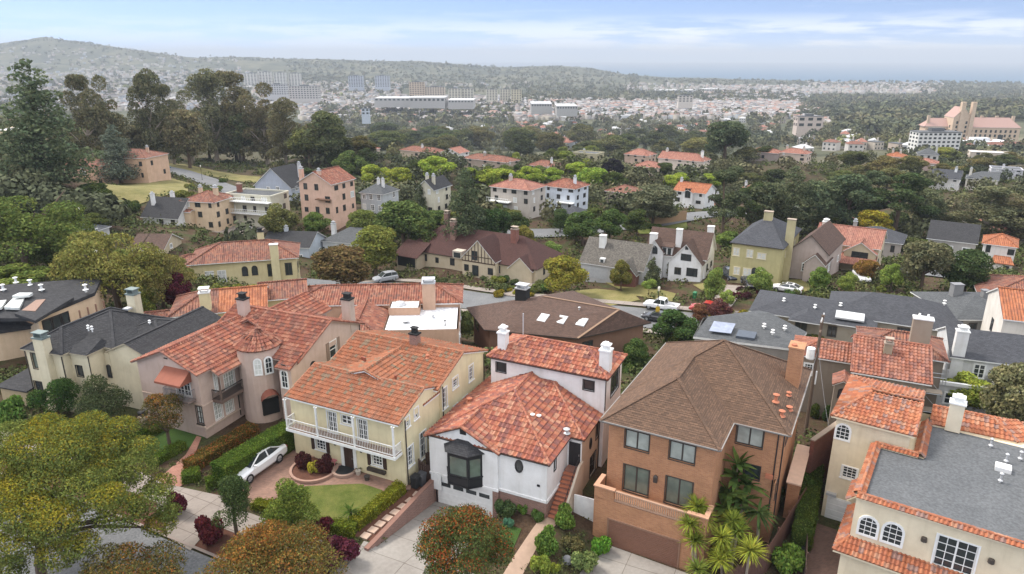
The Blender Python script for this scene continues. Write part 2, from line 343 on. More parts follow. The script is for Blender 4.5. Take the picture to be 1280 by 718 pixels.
def terrain(x, y):
 x = np.asarray(x, float); y = np.asarray(y, float)
 dx, dy = x - OX, y - OY
 s = dx * math.cos(TH) - dy * math.sin(TH); t = dx * math.sin(TH) + dy * math.cos(TH)
 a = lintab(s, *ZF); b = lintab(s, *ZS); c = lintab(s, *ZB)
 w = sstep(-7.5, -.5, t); z = b * (1 - w) + a * w
 # ramp cut down to the white house's garage
 ph = TH - math.radians(4); ox, oy = ws(.81, 1.72); hx = (x - ox) * math.cos(ph) - (y - oy) * math.sin(ph); hy = (x - ox) * math.sin(ph) + (y - oy) * math.cos(ph)
 inside = sstep(.05, .3, hx) * (1 - sstep(5.75, 6.2, hx)) * (1 - sstep(1.6, 2.4, hy))
 rz = np.interp(hy, [-9, 0], [-.55, -2.1]); z = z * (1 - inside) + np.minimum(z, rz) * inside
 w = sstep(9, 58, t); z = z * (1 - w) + c * w
 wf = sstep(112, 150, y); z = z * (1 - wf) + far_z(x, y) * wf
 if ANCH:
  num = np.zeros_like(z); den = np.full_like(z, .06)
  for ax, ay, rz_ in ANCH:
   d2 = ((x - ax) ** 2 + (y - ay) ** 2) / (2 * (6 + .022 * ay) ** 2); w_ = np.exp(-np.minimum(d2, 60)); num = num + w_ * rz_; den = den + w_
  z = z + num / den
 return z
ANCH = []
ANCH_PX = [(1030, 350, 112), (1094, 340, 122), (1124, 322, 140), (1216, 325, 138), (1263, 342, 128), (1275, 306, 158), (388, 332, 142), (450, 325, 146), (322, 300, 150), (205, 322, 128), (95, 306, 125), (226, 300, 150), (272, 290, 152), (342, 284, 156), (366, 254, 182), (417, 273, 158), (480, 269, 168), (543, 271, 162), (662, 271, 168), (718, 265, 176), (722, 282, 165), (786, 260, 190), (880, 260, 188), (186, 226, 215), (118, 238, 205), (24, 190, 250), (459, 197, 300), (545, 200, 305), (574, 204, 290), (633, 216, 250), (691, 220, 260), (745, 203, 300), (809, 206, 290), (823, 220, 262), (877, 214, 270), (972, 202, 310), (1007, 204, 305), (1129, 206, 315), (1171, 214, 290), (1172, 202, 320), (1197, 238, 232), (1245, 238, 236), (1277, 224, 270), (1259, 203, 360), (902, 266, 215), (1059, 290, 172), (949, 250, 232)]
ANCH_ = []
for px_, py_, Y_ in ANCH_PX:
 q_ = at_y(px_, py_, Y_); ANCH_.append((q_[0] - 4, q_[1] + 4, q_[2] - float(terrain(q_[0], q_[1]))))
ANCH = ANCH_
def tz(x, y): return float(terrain(x, y))
def ground(px, py, dz=0.0):
 """where the line of sight through a pixel of the survey photo meets the ground"""
 r = ray(px, py); lo, hi = 14.0, 5000.0
 for n in (500, 40, 12):
  ys = np.geomspace(lo, hi, n); zz = CAMH + ys / r[1] * r[2]; under = zz < terrain(ys / r[1] * r[0], ys) + dz
  if not under.any(): hi = 5000.0; break
  k = int(np.argmax(under)); lo, hi = float(ys[max(0, k - 1)]), float(ys[k])
  if hi <= lo: break
 x = hi / r[1] * r[0]
 return (x, hi, tz(x, hi))
# ------------------------------------------------------------------ the ground sheet
def make_ground():
 tx = np.linspace(-1.75, 1.75, 430); Y = np.exp(np.linspace(math.log(9), math.log(8000), 520))
 X = tx[None, :] * Y[:, None]; YY = np.repeat(Y[:, None], len(tx), 1); Z = terrain(X, YY)
 rng = np.random.default_rng(3); far = sstep(3400, 4300, YY) * (1 - sstep(4450, 4800, YY))
 Z = Z + far * (np.sin(X * .011 + 1) * 2.2 + np.sin(X * .031) * 1.6 + rng.normal(0, 1.1, Z.shape))
 v = np.stack([X, YY, Z], -1).reshape(-1, 3); nx = len(tx); ny = len(Y)
 i = (np.arange(ny - 1)[:, None] * nx + np.arange(nx - 1)[None, :]).ravel()
 q = np.stack([i, i + 1, i + nx + 1, i + nx], -1)
 m, nt, b, N, L = newmat('earth'); tc = N('TexCoord'); ge = N('NewGeometry'); sx = N('SeparateXYZ'); L(ge.outputs['Position'], sx.inputs[0])
 n1 = N('TexNoise', i_Scale=.28, i_Detail=8.0, i_Roughness=.7); L(tc.outputs['Object'], n1.inputs['Vector'])
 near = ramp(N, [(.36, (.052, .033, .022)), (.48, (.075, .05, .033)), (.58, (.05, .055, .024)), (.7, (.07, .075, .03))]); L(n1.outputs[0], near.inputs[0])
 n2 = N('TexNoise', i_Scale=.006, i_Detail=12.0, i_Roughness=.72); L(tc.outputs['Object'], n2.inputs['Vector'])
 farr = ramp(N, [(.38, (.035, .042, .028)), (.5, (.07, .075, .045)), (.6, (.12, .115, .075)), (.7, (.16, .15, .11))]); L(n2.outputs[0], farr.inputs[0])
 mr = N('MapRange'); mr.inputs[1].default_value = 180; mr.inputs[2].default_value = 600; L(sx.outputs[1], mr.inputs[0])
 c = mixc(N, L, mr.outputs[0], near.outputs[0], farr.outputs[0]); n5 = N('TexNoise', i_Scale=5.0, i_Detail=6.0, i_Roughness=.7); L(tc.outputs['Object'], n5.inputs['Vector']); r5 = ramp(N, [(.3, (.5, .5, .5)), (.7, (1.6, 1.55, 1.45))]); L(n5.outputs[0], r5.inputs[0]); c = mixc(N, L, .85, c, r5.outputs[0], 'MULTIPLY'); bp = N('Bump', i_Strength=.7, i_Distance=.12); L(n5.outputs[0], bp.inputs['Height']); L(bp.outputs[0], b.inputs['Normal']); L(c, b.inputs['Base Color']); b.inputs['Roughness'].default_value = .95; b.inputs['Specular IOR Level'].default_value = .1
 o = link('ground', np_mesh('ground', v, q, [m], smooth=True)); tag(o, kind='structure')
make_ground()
def clip_poly(subj, clip):
 """polygon (any simple shape) cut by a convex counter-clockwise polygon"""
 out = subj
 for i in range(len(clip)):
  a, b = clip[i], clip[(i + 1) % len(clip)]; inp = out; out = []
  if not inp: break
  side = lambda p: (b[0] - a[0]) * (p[1] - a[1]) - (b[1] - a[1]) * (p[0] - a[0])
  for k in range(len(inp)):
   p, q = inp[k - 1], inp[k]; sp_, sq = side(p), side(q)
   if sq >= 0:
    if sp_ < 0: t = sp_ / (sp_ - sq); out.append((p[0] + t * (q[0] - p[0]), p[1] + t * (q[1] - p[1])))
    out.append(q)
   elif sp_ >= 0: t = sp_ / (sp_ - sq); out.append((p[0] + t * (q[0] - p[0]), p[1] + t * (q[1] - p[1])))
 return out
ROADS = []; SHEETS = []
def sheet(name, poly, mat, dz=.03, cell=.8, kind='structure', skirt=0.0):
 SHEETS.append(list(poly))
 """flat piece of ground (lawn, paving, road) laid over the terrain"""
 area = sum(poly[i - 1][0] * poly[i][1] - poly[i][0] * poly[i - 1][1] for i in range(len(poly)))
 if area < 0: poly = poly[::-1]
 mb = MB(); xs = [p[0] for p in poly]; ys = [p[1] for p in poly]
 i0, i1 = int(math.floor(min(xs) / cell)), int(math.ceil(max(xs) / cell)); j0, j1 = int(math.floor(min(ys) / cell)), int(math.ceil(max(ys) / cell))
 for i in range(i0, i1):
  for j in range(j0, j1):
   c = clip_poly(list(poly), [(i * cell, j * cell), ((i + 1) * cell, j * cell), ((i + 1) * cell, (j + 1) * cell), (i * cell, (j + 1) * cell)])
   if len(c) >= 3: mb.face([(p[0], p[1], tz(p[0], p[1]) + dz) for p in c])
 if skirt:
  n = len(poly)
  for i in range(n):
   a, b = poly[i], poly[(i + 1) % n]; k = max(1, int(math.hypot(b[0] - a[0], b[1] - a[1]) / cell))
   for q in range(k):
    p = [(a[0] + (b[0] - a[0]) * f, a[1] + (b[1] - a[1]) * f) for f in (q / k, (q + 1) / k)]
    zz = [tz(*p[0]) + dz, tz(*p[1]) + dz]
    mb.face([(*p[0], zz[0] - skirt), (*p[1], zz[1] - skirt), (*p[1], zz[1]), (*p[0], zz[0])])
 o = mb.build(name, mat); return tag(o, kind=kind)
def pxpoly(pts, dz=0.0): return [ground(px, py)[:2] for px, py in pts]
def ribbon(name, pts, w, mat, dz=.06, cell=1.5, off=0.0):
 ROADS.append((list(pts), w / 2 + abs(off)))
 mb = MB(); P = []
 for (a, b) in zip(pts[:-1], pts[1:]):
  k = max(1, int(math.hypot(b[0] - a[0], b[1] - a[1]) / cell))
  P += [(a[0] + (b[0] - a[0]) * i / k, a[1] + (b[1] - a[1]) * i / k) for i in range(k)]
 P.append(pts[-1]); R = []
 for i, p in enumerate(P):
  a, b = P[max(0, i - 2)], P[min(len(P) - 1, i + 2)]; d = Vector((b[0] - a[0], b[1] - a[1])).normalized(); n = Vector((-d.y, d.x))
  zc = tz(p[0] + n.x * off, p[1] + n.y * off)
  R.append([(p[0] + n.x * (off + w * f), p[1] + n.y * (off + w * f), max(tz(p[0] + n.x * (off + w * f), p[1] + n.y * (off + w * f)), zc - .25) + dz) for f in (-.5, -.25, 0, .25, .5)])
 for i in range(len(R) - 1):
  for k in range(4): mb.face([R[i][k + 1], R[i][k], R[i + 1][k], R[i + 1][k + 1]])
 o = mb.build(name, mat); return tag(o, kind='structure')
JR = TH - math.radians(4)
M['concrete_pave'] = ground_mat('poured_concrete', [(.24, .205, .178), (.275, .237, .207), (.30, .262, .23)], .5, .9, 5.0, .1, (1.6, 1.5, JR), .07)
M['concrete_drive'] = ground_mat('driveway_concrete', [(.23, .208, .185), (.275, .252, .226), (.31, .288, .26)], .35, .9, 4.0, .1, (3.2, 2.6, JR), .08)
M['asphalt'] = ground_mat('asphalt', [(.12, .122, .125), (.15, .152, .155), (.18, .18, .18)], .25, .92, 8.0, .1)
M['lawn'] = ground_mat('lawn_grass', [(.06, .085, .014), (.10, .115, .026), (.15, .145, .04)], .7, .95, 16.0, .8)
M['lawn_dark'] = ground_mat('lawn_grass_deep_green', [(.028, .062, .012), (.05, .09, .018)], .7, .95, 16.0, .8)  # deeper green grass of the small garden lawns
M['drygrass'] = ground_mat('dry_grass', [(.11, .11, .035), (.18, .16, .06), (.24, .20, .09)], .25, .95, 8.0, .6)
M['mulch'] = ground_mat('bark_mulch', [(.085, .038, .025), (.13, .058, .038)], 1.5, .95, 22.0, .9)
M['paver'] = brick_mat('brick_paver', (.30, .165, .12), (.22, .125, .095), (.2, .16, .13), .22, .11); M['paver_red'] = brick_mat('red_brick_paver', (.36, .16, .11), (.29, .12, .085), (.3, .22, .18), .22, .11)
M['paver_brown'] = brick_mat('dark_brick_paver', (.17, .095, .075), (.12, .07, .055), (.14, .11, .09), .22, .11)
def stp(*p): return [ws(a, b) for a, b in p]
# front street: road, kerb, sidewalk with driveway aprons
FST = [ws(s, t) for s, t in ((-150, -24), (-95, -26), (-60, -25), (-37, -20.5), (-19, -18), (0, -16.6), (20, -17), (45, -18), (90, -20))]
ribbon('road', FST, 9.0, M['asphalt'], .03, 1.2)
ribbon('kerb', FST, .22, plain((.25, .2, .17), .9), .13, 1.2, 4.7)
ribbon('planting_strip', FST, 2.2, M['mulch'], .05, 1.2, 5.95)
ribbon('sidewalk', FST, 2.1, M['concrete_pave'], .075, 1.0, 8.05)
sheet('driveway_apron', pxpoly([(197, 604), (280, 622), (262, 662), (238, 690), (214, 676), (196, 640)]), M['concrete_pave'], .10, .7)
sheet('driveway_apron', pxpoly([(455, 678), (545, 703), (600, 722), (560, 770), (470, 742), (432, 712)]), M['concrete_drive'], .105, .7)
sheet('brick_driveway', pxpoly([(280, 620), (276, 612), (300, 588), (350, 558), (374, 557), (514, 608), (513, 613), (478, 616), (453, 606), (425, 607), (383, 609), (345, 624), (322, 634)]), M['paver'], .055, .7)
sheet('front_lawn', pxpoly([(383, 609), (425, 607), (453, 606), (478, 614), (470, 630), (440, 656), (405, 660), (345, 630), (345, 624)]), M['lawn'], .09, .5)
sheet('mulch_strip', pxpoly([(440, 670), (466, 678), (531, 617), (535, 612), (522, 606)]), M['mulch'], .04, .5)
_wx, _wr = ws(.81, 1.72), -TH + math.radians(4)
sheet('concrete_driveway', [(_wx[0] + a * math.cos(_wr) - b * math.sin(_wr), _wx[1] + a * math.sin(_wr) + b * math.cos(_wr)) for a, b in ((.34, .3), (5.5, .3), (5.7, -9.0), (.34, -9.0))], M['concrete_drive'], .06, .4)
sheet('concrete_driveway', pxpoly([(758, 681), (860, 718), (905, 735), (880, 800), (690, 770), (735, 700)]), M['concrete_drive'], .05, .7)
sheet('brick_driveway', pxpoly([(1012, 652), (1048, 664), (1062, 718), (1062, 770), (975, 770), (1000, 700)]), M['paver_brown'], .05, .7)
sheet('garden_path', pxpoly([(686, 634), (712, 640), (676, 676), (655, 716), (640, 748), (614, 744), (640, 700), (664, 664)]), plain((.36, .25, .18), .9), .05, .5)
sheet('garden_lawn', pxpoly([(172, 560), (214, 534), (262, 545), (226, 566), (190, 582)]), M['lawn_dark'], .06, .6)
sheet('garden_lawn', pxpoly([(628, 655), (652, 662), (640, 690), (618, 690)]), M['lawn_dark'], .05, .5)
sheet('garden_path', pxpoly([(196, 602), (232, 570), (246, 546), (252, 548), (240, 578), (252, 590), (222, 612)]), M['paver_red'], .08, .5)
# back street
BST = [ws(s, t) for s, t in ((-66, 50), (-55, 55), (-44, 59), (-33, 61), (0, 60.5), (30, 60), (60, 59.5), (110, 58), (200, 54))]
ribbon('road', BST, 8.6, M['asphalt'], .10, 2.0)
ribbon('sidewalk', BST, 1.7, M['concrete_pave'], .2, 2.0, 5.8); ribbon('sidewalk', BST, 1.7, M['concrete_pave'], .2, 2.0, -5.8)
for (a, b, c, d) in ((-29, 65, -26, 74), (6, 65.5, 9.5, 80), (24.5, 65, 28, 73), (31, 66, 34, 74), (-20, 46, -16, 56)):
 sheet('concrete_driveway', stp((a, b), (c, b), (c, d), (a, d)), M['concrete_pave'], .22, 1.5)
for i, pp in enumerate(([(700, 366), (745, 362), (790, 366), (800, 376), (760, 384), (715, 384)], [(866, 357), (900, 352), (918, 362), (908, 372), (880, 366)], [(965, 352), (1000, 350), (1020, 362), (985, 371), (966, 362)], [(752, 352), (800, 357), (845, 368), (840, 378), (790, 370)])):
 sheet('dry_lawn', pxpoly(pp), M['drygrass'], .14, 1.2)
sheet('dry_lawn', pxpoly([(108, 240), (150, 230), (215, 224), (238, 230), (235, 240), (175, 256), (128, 262)]), M['drygrass'], .2, 3)
sheet('dry_lawn', pxpoly([(185, 205), (230, 206), (330, 222), (330, 230), (270, 222), (200, 214)]), M['drygrass'], .2, 4)
sheet('lawn', pxpoly([(790, 283), (858, 279), (860, 287), (800, 294)]), M['lawn'], .2, 3)
ribbon('road', [ground(*p)[:2] for p in ((190, 209), (225, 216), (255, 226), (280, 236), (305, 250), (330, 262))], 9, M['asphalt'], .3, 3)
ribbon('road', [ground(*p)[:2] for p in ((560, 292), (640, 293), (720, 291), (800, 281), (900, 268), (1000, 258))], 7, M['asphalt'], .25, 3)
ribbon('road', [ground(*p)[:2] for p in ((1150, 345), (1200, 322), (1250, 300), (1300, 292))], 8, M['asphalt'], .25, 3)
# the sea
m, nt, b, N, L = newmat('sea_water'); b.inputs['Base Color'].default_value = (.018, .085, .16, 1); b.inputs['Specular IOR Level'].default_value = .12; b.inputs['Roughness'].default_value = .6
tc = N('TexCoord'); n = N('TexNoise', i_Scale=.02, i_Detail=6.0); L(tc.outputs['Object'], n.inputs['Vector']); bp = N('Bump', i_Strength=.25, i_Distance=4.0); L(n.outputs[0], bp.inputs['Height']); L(bp.outputs[0], b.inputs['Normal'])
mb = MB(); SEA = -140.0
for i in range(12):
 for j in range(8):
  x0, x1 = -30000 + 5000 * i, -25000 + 5000 * i; y0, y1 = 3900 + (26000 - 3900) * j / 8, 3900 + (26000 - 3900) * (j + 1) / 8
  mb.face([(x0, y0, SEA), (x1, y0, SEA), (x1, y1, SEA), (x0, y1, SEA)])
tag(mb.build('sea', m), kind='structure')
# ================================================================== house kit
def poly_clip_uv(poly, u0, u1, v0, v1): return clip_poly(poly, [(u0, v0), (u1, v0), (u1, v1), (u0, v1)])
_pc = [0]
def tile_plane(mb, P, mat, w=.3, l=.42, amp=.11, lip=.055, ns=4):
 """one roof slope covered with modelled tiles: rolls across the slope, a lip at every course"""
 P = [Vector(p) for p in P]; e = (P[1] - P[0]).normalized(); n = (P[1] - P[0]).cross(P[2] - P[0]).normalized(); vx = n.cross(e)
 uv = [((p - P[0]).dot(e), (p - P[0]).dot(vx)) for p in P]
 area = sum(uv[i - 1][0] * uv[i][1] - uv[i][0] * uv[i - 1][1] for i in range(len(uv)))
 if area < 0: uv = uv[::-1]
 us = [a for a, b in uv]; vs = [b for a, b in uv]; _pc[0] += 1; ou = w * 37 * _pc[0]; ov = l * 11 * _pc[0]
 prof = [amp * (0.5 - 0.5 * math.cos(2 * math.pi * k / ns)) for k in range(ns + 1)] if ns > 1 else [0, 0]
 du = w / ns
 def out(a, b, h): return P[0] + e * a + vx * b + n * h
 # convex test for fast accept
 def inside(a, b):
  for i in range(len(uv)):
   p, q = uv[i - 1], uv[i]
   if (q[0] - p[0]) * (b - p[1]) - (q[1] - p[1]) * (a - p[0]) < 0: return False
  return True
 j0, j1 = int(math.floor(min(vs) / l)), int(math.ceil(max(vs) / l)); i0, i1 = int(math.floor(min(us) / du)), int(math.ceil(max(us) / du))
 for j in range(j0, j1):
  va, vb = j * l, (j + 1) * l
  for i in range(i0, i1):
   ua, ub = i * du, (i + 1) * du; ha, hb = prof[i % ns], prof[i % ns + 1]
   def hh(a, b, ha=ha, hb=hb, ua=ua, va=va): return ha + (hb - ha) * (a - ua) / du + lip * (1 - (b - va) / l)
   c4_ = (inside(ua, va), inside(ub, va), inside(ub, vb), inside(ua, vb))
   if all(c4_): c = [(ua, va), (ub, va), (ub, vb), (ua, vb)]
   elif not any(c4_) and (max(us) - min(us) > du * 3) and not any(ua <= a <= ub and va <= b <= vb for a, b in uv):
    c = poly_clip_uv(uv, ua, ub, va, vb)
   else: c = poly_clip_uv(uv, ua, ub, va, vb)
   if len(c) < 3: continue
   mb.face([out(a, b, hh(a, b)) for a, b in c], mat, [(a + ou - .0 + w / 2, b + ov) for a, b in c])
   lo = [p for p in c if abs(p[1] - va) < 1e-6]
   if len(lo) >= 2 and lip > 0:
    a0, a1 = min(p[0] for p in lo), max(p[0] for p in lo)
    if a1 - a0 > 1e-4:
     mb.face([out(a0, va, -.01), out(a1, va, -.01), out(a1, va, hh(a1, va)), out(a0, va, hh(a0, va))], mat, [(a0 + ou + w / 2, va + ov + .01), (a1 + ou + w / 2, va + ov + .01), (a1 + ou + w / 2, va + ov + .02), (a0 + ou + w / 2, va + ov + .02)])
def flat_plane(mb, P, mat):
 P = [Vector(p) for p in P]; e = (P[1] - P[0]).normalized(); n = (P[1] - P[0]).cross(P[2] - P[0]).normalized(); vx = n.cross(e); _pc[0] += 1; o = 7.3 * _pc[0]
 mb.face(P, mat, [((p - P[0]).dot(e) + o, (p - P[0]).dot(vx) + o) for p in P])
def caps(mb, p, q, r=.12, step=.4, mat=0):
 p = Vector(p); q = Vector(q); Ln = (q - p).length; k = max(1, int(Ln / step))
 for i in range(k):
  a = p + (q - p) * (i / k); b = p + (q - p) * ((i + 1.08) / k)
  mb.tube([a, b], [r * 1.08, r * .88], 8, mat)
STY = {  # frame material, muntin columns, rows, glass, trim width, sill
 'white66': dict(fr='white', nx=3, ny=4, gl='glass', tw=.10, sill=True), 'white6': dict(fr='white', nx=2, ny=3, gl='glass', tw=.09, sill=True),
 'white4': dict(fr='white', nx=2, ny=2, gl='glass', tw=.07, sill=True), 'french': dict(fr='white', nx=4, ny=4, gl='glass', tw=.10, sill=False),
 'frenchL': dict(fr='white', nx=4, ny=4, gl='curtain', tw=.06, sill=False), 'dark2': dict(fr='bronze', nx=2, ny=1, gl='curtain', tw=.05, sill=False),
 'dark2d': dict(fr='bronze', nx=2, ny=1, gl='glass', tw=.06, sill=False), 'dark1': dict(fr='black', nx=1, ny=1, gl='glass', tw=.06, sill=False),
 'dark4': dict(fr='black', nx=2, ny=2, gl='glass', tw=.06, sill=False), 'blind': dict(fr='white', nx=2, ny=3, gl='blind', tw=.06, sill=True),
 'blindD': dict(fr='bronze', nx=2, ny=3, gl='blind', tw=.06, sill=True), 'plainw': dict(fr='white', nx=1, ny=2, gl='glass', tw=.09, sill=True),
 'slider': dict(fr='bronze', nx=2, ny=1, gl='glassgreen', tw=.06, sill=False), 'creamw': dict(fr='cream', nx=2, ny=3, gl='blind', tw=.08, sill=True)}
class House:
 def __init__(h, name, label, loc, rz, wall, group=None, cat='house', trim='white'):
  h.root = thing(name, label, cat, loc, rz, group); h.W = MB(); h.mats = [wall]; h.trim = trim
 def mat(h, m):
  if m not in h.mats: h.mats.append(m)
  return h.mats.index(m)
 def seg(h, a, b, z0, z1, wins=(), mat=0, cut=True, dp=.12, base=None):
  """wall from a to b (outside on the right), windows given as (u0, u1, z0, z1, style)"""
  a = Vector((a[0], a[1])); b = Vector((b[0], b[1])); Ln = (b - a).length; d = (b - a) / Ln; n = Vector((d.y, -d.x))
  MT = Matrix(((d.x, -n.x, 0, a.x), (d.y, -n.y, 0, a.y), (0, 0, 1, 0), (0, 0, 0, 1)))
  holes = [w for w in wins if cut and not str(w[4]).startswith('arch')]
  us = sorted({0.0, Ln} | {x for w in holes for x in (w[0], w[1])}); zs = sorted({z0, z1} | {x for w in holes for x in (w[2], w[3])})
  zs = [z for z in zs if z0 <= z <= z1]; us = [u for u in us if 0 <= u <= Ln]
  P = lambda u, y, z: tuple(MT @ Vector((u, y, z)))
  for i in range(len(us) - 1):
   for j in range(len(zs) - 1):
    uc, zc = (us[i] + us[i + 1]) / 2, (zs[j] + zs[j + 1]) / 2
    if any(w[0] < uc < w[1] and w[2] < zc < w[3] for w in holes): continue
    q = [(us[i], zs[j]), (us[i + 1], zs[j]), (us[i + 1], zs[j + 1]), (us[i], zs[j + 1])]
    h.W.face([P(u, 0, z) for u, z in q], mat, q)
  for w in holes:
   u0, u1, a0, a1 = w[:4]
   h.W.face([P(u0, 0, a0), P(u0, 0, a1), P(u0, dp, a1), P(u0, dp, a0)], mat); h.W.face([P(u1, 0, a1), P(u1, 0, a0), P(u1, dp, a0), P(u1, dp, a1)], mat)
   h.W.face([P(u0, 0, a0), P(u0, dp, a0), P(u1, dp, a0), P(u1, 0, a0)], mat); h.W.face([P(u0, dp, a1), P(u0, 0, a1), P(u1, 0, a1), P(u1, dp, a1)], mat)
  for w in wins: h.window(MT, w[0], w[1], w[2], w[3], w[4], cut, dp, *(w[5:]))
  return MT
 def window(h, MT, u0, u1, z0, z1, sty, cut=True, dp=.12, **kw):
  arch = str(sty).startswith('arch:'); s = dict(STY[sty.split(':')[-1]]); w, hh = u1 - u0, z1 - z0; fm = M[s['fr']]; tw = s['tw']
  y1 = dp if (cut and not arch) else -.012; y0 = y1 - .055
  f = MB(); g = MB(); fw = min(.075, w * .12)
  if arch:
   r = w / 2; zc = z1 - r; um = (u0 + u1) / 2; K = 8
   def outline(e): return [(u0 - e, z0 - e), (u1 + e, z0 - e)] + [(um + (r + e) * math.cos(math.pi * k / K), zc + (r + e) * math.sin(math.pi * k / K)) for k in range(K + 1)]
   A, B = outline(tw), outline(-.05); nn = len(A)
   for i in range(nn):
    j = (i + 1) % nn
    f.face([MT @ Vector((*[A[i][0]], -.07, A[i][1])), MT @ Vector((A[j][0], -.07, A[j][1])), MT @ Vector((B[j][0], -.07, B[j][1])), MT @ Vector((B[i][0], -.07, B[i][1]))])
    f.face([MT @ Vector((A[i][0], 0, A[i][1])), MT @ Vector((A[j][0], 0, A[j][1])), MT @ Vector((A[j][0], -.07, A[j][1])), MT @ Vector((A[i][0], -.07, A[i][1]))])
    f.face([MT @ Vector((B[j][0], 0, B[j][1])), MT @ Vector((B[i][0], 0, B[i][1])), MT @ Vector((B[i][0], -.07, B[i][1])), MT @ Vector((B[j][0], -.07, B[j][1]))])
   C = outline(-.02); g.face([MT @ Vector((p[0], -.02, p[1])) for p in C])
   for k in range(1, s['nx']): x = u0 + w * k / s['nx']; hz = zc + math.sqrt(max(0, r * r - (x - um) ** 2)); f.box(x - .018, -.05, z0, x + .018, -.012, hz, 0, MT)
   for k in range(1, s['ny']):
    z = z0 + hh * k / s['ny']; e = r if z < zc else math.sqrt(max(.001, r * r - (z - zc) ** 2)); f.box(um - e, -.048, z - .018, um + e, -.012, z + .018, 0, MT)
  else:
   if tw > 0:
    t0, t1 = (-.045, .0) if not (cut) else (-.04, .015)
    f.box(u0 - tw, t0, z1, u1 + tw, t1, z1 + tw, 0, MT); f.box(u0 - tw, t0, z0 - (0 if s['sill'] else tw), u0, t1, z1, 0, MT); f.box(u1, t0, z0 - (0 if s['sill'] else tw), u1 + tw, t1, z1, 0, MT)
    if s['sill']: f.box(u0 - tw - .05, -.10, z0 - .08, u1 + tw + .05, .02 if cut else 0, z0, 0, MT)
    else: f.box(u0, t0, z0 - tw, u1, t1, z0, 0, MT)
   for (a, b, c, d) in ((u0, u0 + fw, z0, z1), (u1 - fw, u1, z0, z1), (u0 + fw, u1 - fw, z0, z0 + fw), (u0 + fw, u1 - fw, z1 - fw, z1)): f.box(a, y0, c, b, y1, d, 0, MT)
   mw = .022 if s['nx'] > 2 or s['ny'] > 2 else .04
   for k in range(1, s['nx']): x = u0 + w * k / s['nx']; q = .05 if (s['nx'] in (2, 4) and k == s['nx'] / 2) else mw; f.box(x - q, y0 + .008, z0 + fw, x + q, y1 - .02, z1 - fw, 0, MT)
   for k in range(1, s['ny']): z = z0 + hh * k / s['ny']; f.box(u0 + fw, y0 + .012, z - mw, u1 - fw, y1 - .022, z + mw, 0, MT)
   g.box(u0 + fw * .5, y1 - .018, z0 + fw * .5, u1 - fw * .5, y1 - .002, z1 - fw * .5, 0, MT)
  o = f.build('window', fm, h.root); g.build('pane', M[s['gl']], o)
  return o
 def block(h, x0, y0, x1, y1, z0, z1, F=(), R=(), K=(), L=(), mat=0, cut=True, dp=.12, sides='FRKL'):
  """four walls; windows in house coordinates: F/K by x, R/L by y"""
  if 'F' in sides: h.seg((x0, y0), (x1, y0), z0, z1, [(w[0] - x0, w[1] - x0, *w[2:]) for w in F], mat, cut, dp)
  if 'R' in sides: h.seg((x1, y0), (x1, y1), z0, z1, [(w[0] - y0, w[1] - y0, *w[2:]) for w in R], mat, cut, dp)
  if 'K' in sides: h.seg((x1, y1), (x0, y1), z0, z1, [(x1 - w[1], x1 - w[0], *w[2:]) for w in K], mat, cut, dp)
  if 'L' in sides: h.seg((x0, y1), (x0, y0), z0, z1, [(y1 - w[1], y1 - w[0], *w[2:]) for w in L], mat, cut, dp)
 def roof(h, x0, y0, x1, y1, ze, pitch, axis='y', ends=('hip', 'hip'), mat='tile_red', kind='tile', walls=None, th=.13, tw=.3, tl=.42, label=None, mb=None, capr=.12, gmat=0, soff='white'):
  own = mb is None; mb = mb or MB()
  if axis == 'y':
   hf = (x1 - x0) / 2; xm = (x0 + x1) / 2; zr = ze + hf * pitch; ya = y0 + (hf if ends[0] == 'hip' else 0); yb = y1 - (hf if ends[1] == 'hip' else 0)
   if ya > yb: ya = yb = (ya + yb) / 2
   A, B = (xm, ya, zr), (xm, yb, zr)
   pl = [[(x0, y1, ze), (x0, y0, ze), A, B], [(x1, y0, ze), (x1, y1, ze), B, A]]
   if ends[0] == 'hip': pl.append([(x0, y0, ze), (x1, y0, ze), A])
   if ends[1] == 'hip': pl.append([(x1, y1, ze), (x0, y1, ze), B])
   hips = [((x0, y0, ze), A, ends[0]), ((x1, y0, ze), A, ends[0]), ((x1, y1, ze), B, ends[1]), ((x0, y1, ze), B, ends[1])]
  else:
   hf = (y1 - y0) / 2; ym = (y0 + y1) / 2; zr = ze + hf * pitch; xa = x0 + (hf if ends[0] == 'hip' else 0); xb = x1 - (hf if ends[1] == 'hip' else 0)
   if xa > xb: xa = xb = (xa + xb) / 2
   A, B = (xa, ym, zr), (xb, ym, zr)
   pl = [[(x0, y0, ze), (x1, y0, ze), B, A], [(x1, y1, ze), (x0, y1, ze), A, B]]
   if ends[0] == 'hip': pl.append([(x0, y1, ze), (x0, y0, ze), A])
   if ends[1] == 'hip': pl.append([(x1, y0, ze), (x1, y1, ze), B])
   hips = [((x0, y0, ze), A, ends[0]), ((x0, y1, ze), A, ends[0]), ((x1, y0, ze), B, ends[1]), ((x1, y1, ze), B, ends[1])]
  for p in pl: h.plane(mb, p, kind, tw, tl, th)
  if kind in ('tile', 'tileflat'):
   up = Vector((0, 0, .06 if kind == 'tile' else .03)); caps(mb, Vector(A) + up, Vector(B) + up, capr)
   for a, b, k in hips: 
    if k == 'hip' or kind == 'tile': caps(mb, Vector(a) + up * .7, Vector(b) + up, capr if k == 'hip' else capr * .75)
  elif kind == 'shingle':
   up = Vector((0, 0, .02)); mb.bar(Vector(A) + up, Vector(B) + up, .25, .05)
   for a, b, k in hips:
    if k == 'hip': mb.bar(Vector(a) + up, Vector(b) + up, .25, .05)
